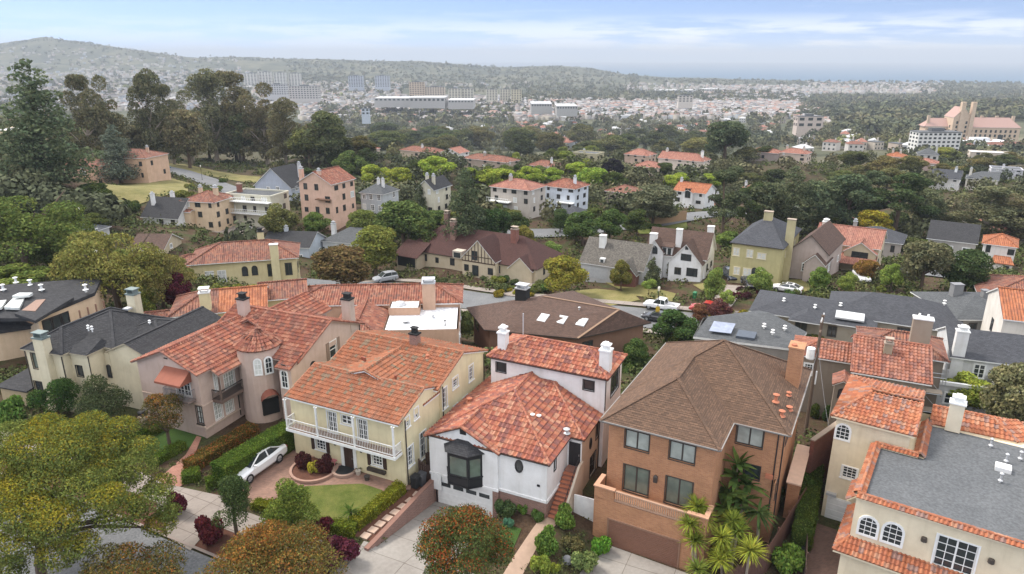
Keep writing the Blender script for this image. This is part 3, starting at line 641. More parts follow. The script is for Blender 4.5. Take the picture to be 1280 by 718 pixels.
  if walls:                                        # gable triangles on the wall planes
   wx0, wx1, gy0, gy1 = walls
   if axis == 'y':
    zz = lambda x: ze + (hf - abs(x - xm)) * pitch - .05
    zt = min(zz(wx0), zz(wx1))
    for g, e, s in ((gy0, ends[0], 1), (gy1, ends[1], -1)):
     if e == 'gable' and g is not None:
      g = g - s * .006
      q = [(wx0, g, zt - .5), (wx1, g, zt - .5), (wx1, g, zz(wx1)), (xm, g, zr - .05), (wx0, g, zz(wx0))]
      h.W.face(q if s > 0 else q[::-1], gmat, [(p[0], p[2]) for p in (q if s > 0 else q[::-1])])
   else:
    zz = lambda y: ze + (hf - abs(y - ym)) * pitch - .05
    zt = min(zz(wx0), zz(wx1))
    for g, e, s in ((gy0, ends[0], -1), (gy1, ends[1], 1)):
     if e == 'gable' and g is not None:
      g = g + s * .006
      q = [(g, wx0, zt - .5), (g, wx1, zt - .5), (g, wx1, zz(wx1)), (g, ym, zr - .05), (g, wx0, zz(wx0))]
      h.W.face(q if s > 0 else q[::-1], gmat, [(p[1], p[2]) for p in (q if s > 0 else q[::-1])])
  if own:
   o = mb.build('roof', [M[mat], M[soff]], h.root)
   if label: o['label'] = label
   return o
  return mb
 def plane(h, mb, p, kind='tile', tw=.3, tl=.42, th=.13):
  if kind == 'tile': tile_plane(mb, p, 0, tw, tl)
  elif kind == 'shingle': tile_plane(mb, p, 0, 60.0, tl, 0.0, .02, 1)
  else: flat_plane(mb, p, 0)
  n = len(p); low = [(q[0], q[1], q[2] - th) for q in p]; top = [(q[0], q[1], q[2] - .012) for q in p]
  mb.face(low[::-1], 1)
  for i in range(n): j = (i + 1) % n; mb.face([low[i], low[j], top[j], top[i]], 1)
  if kind == 'tile' or kind == 'shingle': mb.face(top, 0)
 def part(h, name, mb, mat, label=None, parent=None, smooth=False):
  o = mb.build(name, mat, parent or h.root, smooth)
  if label: o['label'] = label
  return o
 def chimney(h, x, y, z0, z1, w, d, mat, cap='pot', capmat='stone', label=None):
  mb = MB(); mb.box(x - w / 2, y - d / 2, z0, x + w / 2, y + d / 2, z1)
  o = h.part('chimney', mb, mat, label); c = MB()
  c.box(x - w / 2 - .07, y - d / 2 - .07, z1, x + w / 2 + .07, y + d / 2 + .07, z1 + .12)
  if cap == 'pot':
   for k in (-.22, .22): c.lathe([(0, z1 + .5), (.1, z1 + .5), (.13, z1 + .12)], x + k * w, y, 8)
  elif cap == 'box':
   for k in (-1, 1): c.box(x + k * w * .38 - .04, y - d * .38, z1 + .12, x + k * w * .38 + .04, y + d * .38, z1 + .5)
   c.box(x - w / 2 - .02, y - d / 2 - .02, z1 + .5, x + w / 2 + .02, y + d / 2 + .02, z1 + .58)
  elif cap == 'fancy':
   c.box(x - w * .3, y - d * .3, z1 + .12, x + w * .3, y + d * .3, z1 + .42); c.box(x - w * .45, y - d * .45, z1 + .42, x + w * .45, y + d * .45, z1 + .55); c.box(x - w * .2, y - d * .2, z1 + .55, x + w * .2, y + d * .2, z1 + .72)
  elif cap == 'metal':
   c.box(x - w * .3, y - d * .3, z1 + .12, x + w * .3, y + d * .3, z1 + .55); c.box(x - w * .42, y - d * .42, z1 + .55, x + w * .42, y + d * .42, z1 + .62)
  h.part('chimney_cap', c, M[capmat] if isinstance(capmat, str) else capmat, None, o); return o
 def vent(h, x, y, z, hh=.5, r=.06, mat='galv'):
  mb = MB(); mb.tube([(x, y, z - .3), (x, y, z + hh)], r, 8); mb.lathe([(0, z + hh + .14), (r * 2.2, z + hh + .04), (r * 1.6, z + hh - .06)], x, y, 8); mb.lathe([(r * 2.6, z - .02), (r, z + .08)], x, y, 8); h.part('roof_vent', mb, M[mat])
 def pipe(h, pts, r=.045, mat='bronze'):
  mb = MB(); mb.tube(pts, r, 6); h.part('downpipe', mb, M[mat])
 def door(h, MT, u0, u1, z0, z1, mat, panels=True, handle=True):
  mb = MB(); mb.box(u0, -.03, z0, u1, .02, z1, 0, MT)
  if panels:
   w = u1 - u0
   for a in (0, 1):
    for (b, c) in ((.08, .45), (.52, .92)): mb.box(u0 + w * (.1 + .45 * a), -.05, z0 + (z1 - z0) * b, u0 + w * (.45 + .45 * a), -.03, z0 + (z1 - z0) * c, 0, MT)
  o = h.part('door', mb, mat)
  if handle: k = MB(); k.box(u1 - .12, -.1, z0 + .95, u1 - .07, -.05, z0 + 1.1, 0, MT); h.part('handle', k, M['metal'], None, o)
  return o
 def finish(h): 
  h.W.build('wall', h.mats, h.root); return h.root
def frame_of(s, t, phi): 
 x, y = ws(s, t); return (x, y, 0.0), -TH + math.radians(phi)
def segM(a, b):
 a = Vector((a[0], a[1])); b = Vector((b[0], b[1])); d = (b - a).normalized(); n = Vector((d.y, -d.x))
 return Matrix(((d.x, -n.x, 0, a.x), (d.y, -n.y, 0, a.y), (0, 0, 1, 0), (0, 0, 0, 1)))
# ================================================================== front row of houses
# ---- 1. pale yellow house with the long white balcony
loc, rz = frame_of(0, 0, 4)
H = House('house', 'pale yellow two storey house with a long white balcony over its front door', loc, rz, stucco((.74, .655, .43)))
F_ = [(-8.75, -7.8, 1.0, 2.15, 'white66'), (-3.25, -2.35, 1.05, 2.2, 'white66'), (-7.3, -6.45, 2.95, 4.75, 'french'), (-5.95, -5.0, 4.0, 4.75, 'white4'), (-4.4, -3.55, 2.95, 4.75, 'french')]
H.block(-11.0, 0, -.2, 5.2, -.6, 5.72, F=F_, R=[(.0 + .35, 1.1, 1.35, 3.0, 'white66'), (2.1, 2.95, 1.0, 3.3, 'white66'), (.3, .8, 4.75, 5.6, 'white6'), (1.5, 2.05, 4.85, 5.75, 'white6')])
H.block(-10.6, 5.2, 0, 12.6, -.6, 6.2, R=[(5.35, 6.0, 3.9, 5.7, 'white66'), (7.0, 7.85, 4.95, 5.9, 'white66'), (9.8, 10.55, 4.4, 5.85, 'white66'), (7.0, 7.7, 2.5, 3.4, 'white6'), (8.6, 9.4, 2.3, 3.4, 'white6')])
mb = MB(); H.roof(-10.8, -.75, -.15, 6.7, 5.55, .342, 'x', ('gable', 'gable'), 'tile_orange', mb=mb, tw=.28, tl=.4, walls=(0, 5.2, -11.0, -.2))
H.roof(-11.05, 2.8, -.15, 8.7, 5.48, .342, 'y', ('gable', 'gable'), 'tile_orange', mb=mb, tw=.28, tl=.4, walls=(-11.0, -.2, None, None))
H.roof(-10.75, 4.3, .15, 13.1, 6.1, .345, 'x', ('gable', 'gable'), 'tile_orange', mb=mb, tw=.28, tl=.4, walls=(5.2, 12.6, -10.6, 0))
H.part('roof', mb, [M['tile_orange'], M['white']])
mb = MB()                                                    # balcony
mb.box(-10.75, -.95, 2.72, -.45, 0, 2.84); mb.box(-10.8, -1.0, 2.66, -.4, -.95, 2.9); mb.box(-.45, -.95, 2.66, -.4, 0, 2.9)
bal = H.part('balcony', mb, M['white']); mb = MB(); mb.box(-10.7, -.93, 2.845, -.5, 0, 2.87); H.part('deck', mb, M['wood'], None, bal)
mb = MB()
for z in (3.0, 3.74): mb.box(-10.75, -.95, z, -.45, -.9, z + .055); mb.box(-.5, -.95, z, -.45, 0, z + .055); mb.box(-10.75, -.95, z, -10.7, 0, z + .055)
for k in range(69): x = -10.7 + k * .15; mb.box(x, -.93, 3.0, x + .024, -.905, 3.76)
for k in range(8): y = -.9 + k * .12; mb.box(-.5, y, 3.1, -.47, y + .028, 3.8); mb.box(-10.73, y, 3.1, -10.7, y + .028, 3.8)
H.part('railing', mb, M['white'], None, bal)
for x in (-10.7, -7.65, -4.1, -.52):
 mb = MB(); mb.box(x - .06, -.96, 2.88, x + .06, -.84, 5.42); mb.taper(x, -.9, 5.3, 5.42, .12, .12, .3, .14); H.part('post', mb, M['white'])
MTf = segM((-11.0, 0), (-.2, 0))
mb = MB(); mb.box(-6.25 + 11, -.06, 0, -5.95 + 11, .01, 2.42, 0, MTf); mb.box(-5.05 + 11, -.06, 0, -4.75 + 11, .01, 2.42, 0, MTf); mb.box(-6.35 + 11, -.09, 2.3, -4.65 + 11, .01, 2.55, 0, MTf); H.part('door_surround', mb, M['white'])
H.door(MTf, -5.95 + 11, -5.05 + 11, 0.03, 2.28, M['darkwood'])
for (a, b) in ((-9.2, -8.87), (-7.7, -7.37), (-3.7, -3.37), (-2.25, -1.92)):
 mb = MB(); mb.box(a + 11, -.05, .9, b + 11, -.003, 2.25, 0, MTf)
 for k in range(9): mb.box(a + 11.03, -.065, .96 + k * .14, b + 10.97, -.045, 1.02 + k * .14, 0, MTf)
 H.part('shutter', mb, M['darkwood'])
mb = MB(); mb.box(-3.65 + 11, -.28, .55, -2.0 + 11, -.003, .8, 0, MTf); H.part('window_box', mb, M['bronze'])
for x in (-6.7, -4.2): mb = MB(); mb.box(x - .07, -.16, 1.9, x + .07, -.003, 2.2); mb.taper(x, -.08, 2.2, 2.32, .2, .18, .04, .04); H.part('wall_lamp', mb, M['black'])
for x, y in ((0.05, 8.3), (-.15, 3.2)): mb = MB(); mb.box(x - .02, y, 2.35, x + .12, y + .14, 2.65); H.part('wall_lamp', mb, M['black'])
H.chimney(-4.6, 8.7, 7.0, 8.5, .75, .6, M['brick_old'], 'metal', 'dark')
H.pipe([(-.14, .18, 5.5), (-.14, .18, 0)]); H.pipe([(.06, 5.32, 6.0), (.06, 5.32, .2)]); H.pipe([(.06, 12.5, 6.0), (.06, 12.5, 1)])
for p in ((-7.2, 5.0, 6.95), (-7.6, 5.4, 6.75), (-8.0, 5.7, 6.6), (-3.2, 3.6, 6.75)): 
 mb = MB(); mb.tube([(p[0], p[1], p[2] - .2), (p[0], p[1], p[2] + .35)], .1, 8); H.part('roof_vent', mb, M['rust'])
H.vent(-2.5, 7.3, 7.2, .25, .08, 'terracotta')
H.finish()
# ---- 2. white house with the black bay window
loc, rz = frame_of(.81, 1.72, 4)
H = House('house', 'white stucco house with a black bay window above its white garage door', loc, rz, stucco((.80, .79, .78)), trim='white')
bk = H.mat(M['brick_old']); tan = H.mat(stucco((.55, .47, .38)))
H.seg((0, 0), (5.8, 0), .5, 4.05, [(2.73, 3.26, 4.71 - 1.0, 4.0, 'dark1')] if 0 else [])
H.seg((5.8, 0), (5.8, .25), .5, 3.9); H.seg((5.8, .25), (9.6, .25), .5, 3.9); H.seg((9.6, .25), (9.6, 4.4), .5, 3.9, [(1.35, 1.72, 2.3, 3.6, 'dark1')])
H.seg((9.6, 4.4), (10.75, 4.4), -1.2, 3.9); H.seg((10.75, 4.4), (10.75, 8.6), -1.6, 3.9, [(3.3, 4.1, 1.9, 3.2, 'dark2d'), (2.1, 3.5, -.9, .9, 'dark4')], tan)
H.seg((0, 9), (0, 0), -2.2, 4.0)
# brick base with the garage opening
H.seg((0, .04), (5.8, .04), -2.3, .5, [], bk) if 0 else None
H.W.box(-.02, .02, -2.4, .58, .4, .5, bk); H.W.box(5.35, .02, -2.4, 5.82, .4, .5, bk); H.W.box(.58, .02, -.02 + .1, 5.35, .4, .5, 0)
H.seg((5.8, .22), (9.62, .22), -1.9, .5, [], bk); H.seg((9.62, .22), (9.62, 4.4), -1.9, .5, [], bk)
H.W.box(-.05, -.06, .42, 5.86, .05, .62, 0); H.W.box(5.8, .17, .42, 9.66, .25, .62, 0); H.W.box(9.6, .17, .42, 9.68, 4.4, .62, 0)
H.block(1.0, 8.55, 11.1, 13.1, -1, 7.2, F=[(1.5, 2.4, 5.75, 6.6, 'dark1'), (9.27, 10.17, 5.7, 6.55, 'dark1')], R=[(10.1, 12.4, 4.6, 6.4, 'dark2d')])
mb = MB()
H.roof(-.25, -.2, 6.05, 8.0, 3.75, .47, 'y', ('gable', 'hip'), 'tile_blend', mb=mb, tw=.34, walls=(0, 5.8, 0, None)) if 0 else None
xm, zr = 2.92, 5.25                                            # front gable: shares its left slope with the main hip
for p in ([(6.05, -.22, 3.74), (6.05, 3.6, 3.74), (xm, 3.6, zr), (xm, -.22, zr)], [(-.28, 3.6, 3.74), (-.28, -.22, 3.74), (xm, -.22, zr), (xm, 3.6, zr)]): H.plane(mb, p, 'tile', .34)
for a, b in (((xm, -.22, zr), (xm, 3.4, zr)), ((6.05, -.22, 3.74), (xm, -.22, zr)), ((-.28, -.22, 3.74), (xm, -.22, zr))): caps(mb, Vector(a) + Vector((0, 0, .06)), Vector(b) + Vector((0, 0, .06)), .12)
q = [(0, -.006, 3.5), (5.8, -.006, 3.5), (5.8, -.006, 3.82), (xm, -.006, zr - .06), (0, -.006, 3.82)]; H.W.face(q, 0, [(p[0], p[2]) for p in q])
H.roof(-.3, -.02, 9.9, 9.0, 3.8, .48, 'y', ('hip', 'gable'), 'tile_blend', mb=mb, tw=.34)
H.roof(-.3, 4.15, 11.0, 12.6, 3.82, .48, 'x', ('hip', 'hip'), 'tile_blend', mb=mb, tw=.34)
H.roof(.75, 8.2, 11.4, 13.45, 7.1, .48, 'x', ('hip', 'hip'), 'tile_blend', mb=mb, tw=.34)
H.part('roof', mb, [M['tile_blend'], M['bronze']])
# bay window
mb = MB(); B3 = [(1.55, 0), (2.05, -.75), (3.75, -.75), (4.55, 0)]
for i in range(3):
 a, b = B3[i], B3[i + 1]; MTb = segM(a, b); Lb = math.hypot(b[0] - a[0], b[1] - a[1])
 mb.box(0, -.0, .6, Lb, .08, 1.45, 0, MTb); mb.box(0, 0, 2.95, Lb, .08, 3.35, 0, MTb)
 for u in (0, Lb - .14): mb.box(u, 0, 1.45, u + .14, .08, 2.95, 0, MTb)
 mb.box(.1, -.03, .75, Lb - .1, 0, 1.28, 0, MTb); mb.box(-.04, -.06, 1.36, Lb + .04, .02, 1.46, 0, MTb); mb.box(-.05, -.05, .53, Lb + .05, .02, .64, 0, MTb)
mb.prism([(1.55, 0), (2.05, -.75), (3.75, -.75), (4.55, 0)], .5, .6)
bay = H.part('bay_window', mb, M['black'])
mb = MB()
for i in range(3):
 a, b = B3[i], B3[i + 1]; MTb = segM(a, b); Lb = math.hypot(b[0] - a[0], b[1] - a[1]); mb.box(.12, .04, 1.42, Lb - .12, .06, 2.98, 0, MTb)
H.part('pane', mb, M['glassgreen'], None, bay)
mb = MB(); e = [(1.3, 0), (1.95, -.98), (3.85, -.98), (4.8, 0)]; ap = [(2.5, 0, 4.1), (3.4, 0, 4.1)]
E3 = [(p[0], p[1], 3.36) for p in e]
for p in ([E3[0], E3[1], ap[0]], [E3[1], E3[2], ap[1], ap[0]], [E3[2], E3[3], ap[1]]): flat_plane(mb, p, 0)
mb.face(E3[::-1], 0)
H.part('bay_roof', mb, M['asph_dark'], None, bay)
# garage door, entrance, steps
mb = MB(); mb.box(.58, .07, -2.15, 5.35, .13, .08)
for k in range(1, 4): mb.box(.6, .055, -2.15 + k * .56 - .015, 5.33, .075, -2.15 + k * .56 + .015)
gd = H.part('garage_door', mb, M['white']); mb = MB()
for k in range(4): mb.box(.85 + k * 1.12, .045, -.46, 1.72 + k * 1.12, .07, -.14)
H.part('pane', mb, M['glass'], None, gd)
mb = MB(); mb.box(.45, -.02, -2.15, .57, .14, .1); H.part('garage_door_jamb', mb, M['black'])
MTd = segM((9.6, 4.4), (10.75, 4.4)); H.door(MTd, .12, 1.05, 1.3, 3.35, M['black'])
mb = MB(); mb.box(0, -.04, 3.35, 1.15, .02, 3.5, 0, MTd); mb.box(1.05, -.04, 1.3, 1.15, .02, 3.4, 0, MTd); H.part('door_frame', mb, M['white'])
mb = MB(); n = 11
for k in range(n): z = 1.3 - (k + 1) * .19; mb.box(9.68, 4.35 - .75 - (k + 1) * .29, -1.4, 10.72, 4.35 - .75 - k * .29, z + .0)
mb.box(9.68, 3.6, -1.4, 10.72, 4.38, 1.28)
stp_ = H.part('steps', mb, M['paver_red']); mb = MB()
for k in range(n): z = 1.3 - (k + 1) * .19; mb.box(9.66, 4.35 - .78 - (k + 1) * .29, z, 10.74, 4.35 - .72 - k * .29, z + .035)
H.part('step_tread', mb, M['terracotta'], None, stp_)
mb = MB(); pts = [(10.74, 4.4, 1.9), (10.74, 3.6, 1.9), (10.74, .7, -.2), (10.74, .45, -.2)]
for i in range(3):
 a, b = pts[i], pts[i + 1]; mb.face([(10.74, a[1], -1.6), (10.74, b[1], -1.6), (10.74, b[1], b[2]), (10.74, a[1], a[2])]); mb.face([(10.92, b[1], -1.6), (10.92, a[1], -1.6), (10.92, a[1], a[2]), (10.92, b[1], b[2])]); mb.face([(10.74, a[1], a[2]), (10.74, b[1], b[2]), (10.92, b[1], b[2]), (10.92, a[1], a[2])])
mb.face([(10.74, .45, -1.6), (10.92, .45, -1.6), (10.92, .45, -.2), (10.74, .45, -.2)]); H.part('stair_wall', mb, stucco((.55, .47, .38)))
mb = MB(); mb.tube([(10.7, 4.2, 2.3), (10.7, 3.6, 2.25), (10.7, .7, .25)], .025, 6)
for k in range(7): y = 3.6 - k * .48; z = 2.25 - k * .33; mb.tube([(10.7, y, z - .75), (10.7, y, z)], .015, 4)
H.part('handrail', mb, M['black'])
# oval windows, vents, lamp, chimneys
def oval(MT, u, z, rw, rh):
 f = MB(); g = MB(); K = 14; A = [(u + (rw + .09) * math.cos(2 * math.pi * k / K), z + (rh + .09) * math.sin(2 * math.pi * k / K)) for k in range(K)]; B = [(u + rw * math.cos(2 * math.pi * k / K), z + rh * math.sin(2 * math.pi * k / K)) for k in range(K)]
 V = lambda p, y: MT @ Vector((p[0], y, p[1]))
 for i in range(K): j = (i + 1) % K; f.face([V(A[i], -.06), V(A[j], -.06), V(B[j], -.06), V(B[i], -.06)]); f.face([V(A[i], 0), V(A[j], 0), V(A[j], -.06), V(A[i], -.06)]); f.face([V(B[j], 0), V(B[i], 0), V(B[i], -.06), V(B[j], -.06)])
 g.face([V(p, -.02) for p in B]); o = H.part('oval_window', f, M['black']); H.part('pane', g, M['glass'], None, o)
oval(segM((5.8, .25), (9.6, .25)), 1.62, 2.92, .24, .45); oval(segM((10.75, 4.4), (10.75, 8.6)), 2.0, 2.3, .2, .42)
for MT_, u, z, w, h_ in ((segM((0, 0), (5.8, 0)), 2.72, 4.55, .52, .4), (segM((5.8, .25), (9.6, .25)), 3.05, 1.65, .22, .16)):
 mb = MB(); mb.box(u, -.04, z, u + w, 0, z + h_, 0, MT_)
 for k in range(4): mb.box(u + .03, -.06, z + h_ * (k + .3) / 4, u + w - .03, -.03, z + h_ * (k + .6) / 4, 0, MT_)
 H.part('wall_vent', mb, M['black'])
mb = MB(); mb.box(9.75, 4.2, 3.45, 9.95, 4.38, 3.72); H.part('wall_lamp', mb, M['galv'])
H.chimney(1.75, 9.4, 7.0, 9.0, .72, .72, stucco((.78, .77, .75)), 'fancy', 'white'); H.chimney(10.75, 9.5, 6.9, 9.0, .85, .75, stucco((.78, .77, .75)), 'fancy', 'white')
H.vent(7.0, 3.6, 5.1, .25, .09, 'white'); H.vent(7.4, 3.9, 4.95, .25, .09, 'white'); H.vent(9.55, 4.2, 4.1, .3, .12, 'galv'); H.vent(.9, 4.8, 4.5, .3, .12, 'terracotta')
mb = MB(); mb.tube([(2.7, 11.4, 8.2), (2.7, 11.4, 10.2)], .05, 6); H.part('flue', mb, M['galv'])
H.pipe([(11.16, 8.5, 7.0), (11.16, 8.5, 4.2)]); H.pipe([(10.8, 8.4, 3.7), (10.8, 8.4, -1)])
mb = MB(); mb.box(11.0, 2.2, -1.7, 12.6, 2.3, .35); H.part('garden_wall', mb, M['white'])
H.finish()
# ---- 3. brick house
loc, rz = frame_of(13.9, 5.2, .5)
H = House('house', 'three storey orange brick house with brown shingle roof and front balcony over the garage', loc, rz, M['brick'])
H.block(0, 0, 7.4, 4.0, 1.2, 7.02, F=[(1.2, 2.95, 5.1, 6.5, 'dark2'), (4.35, 6.1, 5.1, 6.5, 'dark2'), (1.25, 3.1, 1.62, 3.75, 'slider'), (4.3, 6.15, 1.62, 3.75, 'slider')], sides='FRL', dp=.16)
H.block(0, 4.0, 11.0, 15.0, -2.5, 7.02, F=[(7.95, 9.75, 5.25, 6.7, 'dark2'), (8.75, 9.8, 2.75, 3.85, 'dark1')], R=[(6.0, 7.6, 4.8, 6.1, 'dark2'), (3.5, 5, 1.9, 3.2, 'dark2d')], dp=.16)
H.W.box(0, 0, -2.6, 7.4, 4.0, 1.2, 0)
H.block(-.3, -1.55, 7.6, 0.02, -2.6, 1.55, F=[], sides='FRL', dp=.1)
H.W.face([(-.3, -1.55, 1.5), (7.6, -1.55, 1.5), (7.6, 0, 1.5), (-.3, 0, 1.5)], 0)
H.W.box(-.3, -1.55, 1.5, 1.15, -1.33, 2.38, 0); H.W.box(-.3, -1.33, 1.5, -.08, 0, 2.38, 0); H.W.box(6.3, -1.55, 1.5, 7.6, -1.33, 2.38, 0); H.W.box(7.38, -1.33, 1.5, 7.6, 0, 2.38, 0)
for q_ in (((-.36, -1.62, 1.2, -1.28), (-.36, -1.28, -.03, 0)), ((6.25, -1.62, 7.66, -1.28), (7.33, -1.28, 7.66, 0))):
 mb = MB(); [mb.box(e_[0], e_[1], 2.38, e_[2], e_[3], 2.47) for e_ in q_]; H.part('parapet_coping', mb, plain((.48, .27, .17), .85))
mb = MB(); mb.box(1.15, -1.5, 1.55, 6.3, -1.38, 1.68); mb.box(1.15, -1.52, 2.28, 6.3, -1.36, 2.38)
for k in range(34): x = 1.25 + k * .15; mb.box(x, -1.48, 1.68, x + .07, -1.4, 2.28)
H.part('balustrade', mb, plain((.40, .25, .17), .8))
mb = MB(); mb.box(.9, -1.585, -2.1, 5.9, -1.54, .02)
for k in range(15): mb.box(.92, -1.605, -2.08 + k * .142, 5.88, -1.58, -2.08 + k * .142 + .118)
H.part('garage_door', mb, plain((.20, .095, .06), .7))
mb = MB(); mb.box(.78, -1.62, .02, 6.02, -1.54, .14); mb.box(.78, -1.62, -2.1, .9, -1.54, .02); mb.box(5.9, -1.62, -2.1, 6.02, -1.54, .02); H.part('garage_door_frame', mb, plain((.25, .14, .09), .8))
mb = MB(); mb.box(3.45, -.2, 3.05, 3.72, -.02, 3.5); mb.taper(3.585, -.11, 3.5, 3.62, .3, .2, .06, .06); H.part('wall_lamp', mb, M['bronze'])
mb = MB(); mb.box(10.2, 3.8, 3.2, 10.7, 4.0, 3.5); H.part('wall_lamp', mb, M['terracotta'])
mb = MB(); zz = 6.98
H.roof(-.5, -.5, 7.75, 9.0, zz, .6, 'y', ('hip', 'gable'), 'shake_tan', 'shingle', mb=mb, tl=.2)
H.roof(-.5, 3.6, 11.45, 15.4, zz + .005, .6, 'x', ('hip', 'hip'), 'shake_tan', 'shingle', mb=mb, tl=.2)
H.part('roof', mb, [M['shake_tan'], M['bronze']])
mb = MB()
for a, b in (((-.5, -.52, zz), (7.75, -.52, zz)), ((7.8, -.5, zz), (7.8, 3.6, zz)), ((7.75, 3.56, zz), (11.45, 3.56, zz)), ((11.5, 3.6, zz), (11.5, 15.4, zz)), ((-.55, 15.4, zz), (-.55, -.5, zz))): mb.bar((a[0], a[1], a[2] - .02), (b[0], b[1], b[2] - .02), .07, .09)
H.part('gutter', mb, plain((.24, .22, .20), .6))
H.chimney(10.5, 11.3, 6.8, 10.4, 1.0, 1.35, M['brick'], 'plain', M['brick'])
mb = MB(); mb.tube([(10.3, 11.0, 10.5), (10.3, 11.0, 10.65)], .2, 8); H.part('flue', mb, M['terracotta'])
H.vent(10.0, 6.2, 8.0, .5, .11, 'terracotta'); H.vent(10.6, 5.2, 7.5, .35, .11, 'terracotta'); H.vent(3.9, 13.5, 8.2, .4, .1, 'terracotta'); H.vent(10.9, 6.8, 7.3, .2, .11, 'terracotta'); H.vent(10.6, 8.5, 7.6, .2, .09, 'terracotta')
H.pipe([(11.06, 4.2, 6.9), (11.06, 4.2, 0)], .05, 'black'); H.pipe([(10.7, 3.95, 6.9), (10.7, 3.95, .0)], .045, 'black')
H.finish()
# ---- 4. mauve house with the round turret
loc, rz = frame_of(-19.3, -2.8, 7)
MV = (.53, .405, .345)
H = House('house', 'mauve stucco house with a round turret and rust coloured awnings', loc, rz, stucco(MV))
H.block(-6.8, 0, 0, 9.0, -.8, 6.2, F=[(-.75, -.1, 1.35, 3.0, 'blindD'), (-2.6, -1.05, 3.75, 5.75, 'french')], R=[(1.2, 2.05, 1.1, 2.85, 'frenchL'), (2.45, 3.35, 1.1, 2.85, 'frenchL'), (1.6, 2.2, 3.7, 5.4, 'frenchL'), (2.7, 3.9, 3.4, 5.4, 'frenchL')])
H.block(-4.2, 9.0, 1.0, 16.2, -.8, 6.3, R=[(11, 12, 4, 5.2, 'white6')])
H.block(4.7, 4.3, 6.0, 14.8, -.8, 6.0, R=[(9.75, 10.8, 4.35, 6.0, 'plainw')], sides='FRK')
mb = MB()
H.roof(-7.15, -.3, .3, 9.2, 6.08, .42, 'y', ('gable', 'gable'), mb=mb, tw=.27, walls=(-6.8, 0, 0, None))
H.roof(-5.0, 5.0, 6.25, 15.2, 6.0, .42, 'x', ('gable', 'gable'), mb=mb, tw=.27, walls=(5.2, 14.8, None, 6.0))
H.roof(-4.6, 8.0, 1.35, 16.6, 6.35, .5, 'y', ('gable', 'gable'), mb=mb, tw=.27, walls=(-4.2, 1.0, None, 16.2))
for p in ([(1.15, 1.1, 5.62), (1.15, 5.2, 5.62), (.0, 5.2, 6.2), (.0, 1.1, 6.2)], [(4.5, 4.0, 5.75), (6.2, 4.0, 5.75), (6.2, 6.0, 6.6), (4.5, 6.0, 6.6)]): H.plane(mb, p, 'tile', .27)
H.part('roof', mb, [M['tile_red'], plain((.33, .24, .2), .9)])
mb = MB(); K = 20; cx, cy, r = 1.65, 5.5, 1.85                   # turret
for k in range(K):
 a, b = 2 * math.pi * k / K, 2 * math.pi * (k + 1) / K; q = [(cx + r * math.cos(a), cy + r * math.sin(a), -.8), (cx + r * math.cos(b), cy + r * math.sin(b), -.8), (cx + r * math.cos(b), cy + r * math.sin(b), 7.0), (cx + r * math.cos(a), cy + r * math.sin(a), 7.0)]
 mb.face(q, 0)
tur = H.part('turret', mb, stucco(MV), None, None)
mb = MB(); R2 = r + .2
for k in range(14):
 a, b = 2 * math.pi * k / 14, 2 * math.pi * (k + 1) / 14; tile_plane(mb, [(cx + R2 * math.cos(a), cy + R2 * math.sin(a), 6.95), (cx + R2 * math.cos(b), cy + R2 * math.sin(b), 6.95), (cx, cy, 8.3)], 0, .27, .4)
mb.lathe([(R2, 6.93), (r - .1, 6.75)], cx, cy, 20, 1); mb.lathe([(0, 8.55), (.16, 8.4), (.1, 8.2)], cx, cy, 8, 0); H.part('turret_roof', mb, [M['tile_red'], stucco(MV)], None, tur)
for ang in (-54, -27):
 a = math.radians(ang); d = Vector((-math.sin(a), math.cos(a))); n = Vector((math.cos(a), math.sin(a))); p = Vector((cx, cy)) + n * (r * math.cos(.15)) - d * .3 + n * .05
 MT_ = Matrix(((d.x, -n.x, 0, p.x), (d.y, -n.y, 0, p.y), (0, 0, 1, 0), (0, 0, 0, 1))); H.window(MT_, 0, .6, 4.75, 6.25, 'arch:blind' if ang < -40 else 'arch:white6')
H.W.box(0, 6.4, -.8, 4.72, 14.7, 5.98); MTe = segM((0, 4.3), (6, 4.3)); H.window(MTe, 4.95, 5.6, 3.85, 5.5, 'arch:white6')
MTr = segM((6, 4.3), (6, 14.8)); H.window(MTr, 2.6, 3.2, 4.0, 5.2, 'arch:dark1')
for u in (4.95, 6.55): mb = MB(); mb.box(u, -.06, 4.3, u + .45, -.003, 6.1, 0, MTr); H.part('shutter', mb, plain((.24, .17, .13), .8))
def awning(x0, x1, yo, z0, z1, y0=0.0, name='awning'):
 mb = MB(); mb.slab([(x0, y0 - yo, z0), (x1, y0 - yo, z0), (x1, y0, z1), (x0, y0, z1)], .03); mb.face([(x0, y0 - yo, z0 - .18), (x1, y0 - yo, z0 - .18), (x1, y0 - yo, z0), (x0, y0 - yo, z0)])
 for x in (x0, x1): mb.face([(x, y0 - yo, z0 - .1), (x, y0, z0 - .1), (x, y0, z1), (x, y0 - yo, z0)])
 return H.part(name, mb, plain((.26, .085, .05), .85))
awning(-3.6, -.75, 1.25, 5.35, 6.25)
mb = MB(); mb.slab([(-3.3, -.85, 3.72), (-.55, -.85, 3.72), (-.55, 0, 3.72), (-3.3, 0, 3.72)], .16); bl = H.part('balcony', mb, plain((.19, .14, .12), .8))
mb = MB()
for (p, q) in (((-3.25, -.8), (-.6, -.8)), ((-3.25, -.8), (-3.25, 0)), ((-.6, -.8), (-.6, 0))):
 mb.bar((*p, 4.6), (*q, 4.6), .04); k = int(math.hypot(q[0] - p[0], q[1] - p[1]) / .13)
 for i in range(k + 1): x = p[0] + (q[0] - p[0]) * i / k; y = p[1] + (q[1] - p[1]) * i / k; mb.box(x - .012, y - .012, 3.7, x + .012, y + .012, 4.6)
H.part('railing', mb, M['grey'], None, bl)
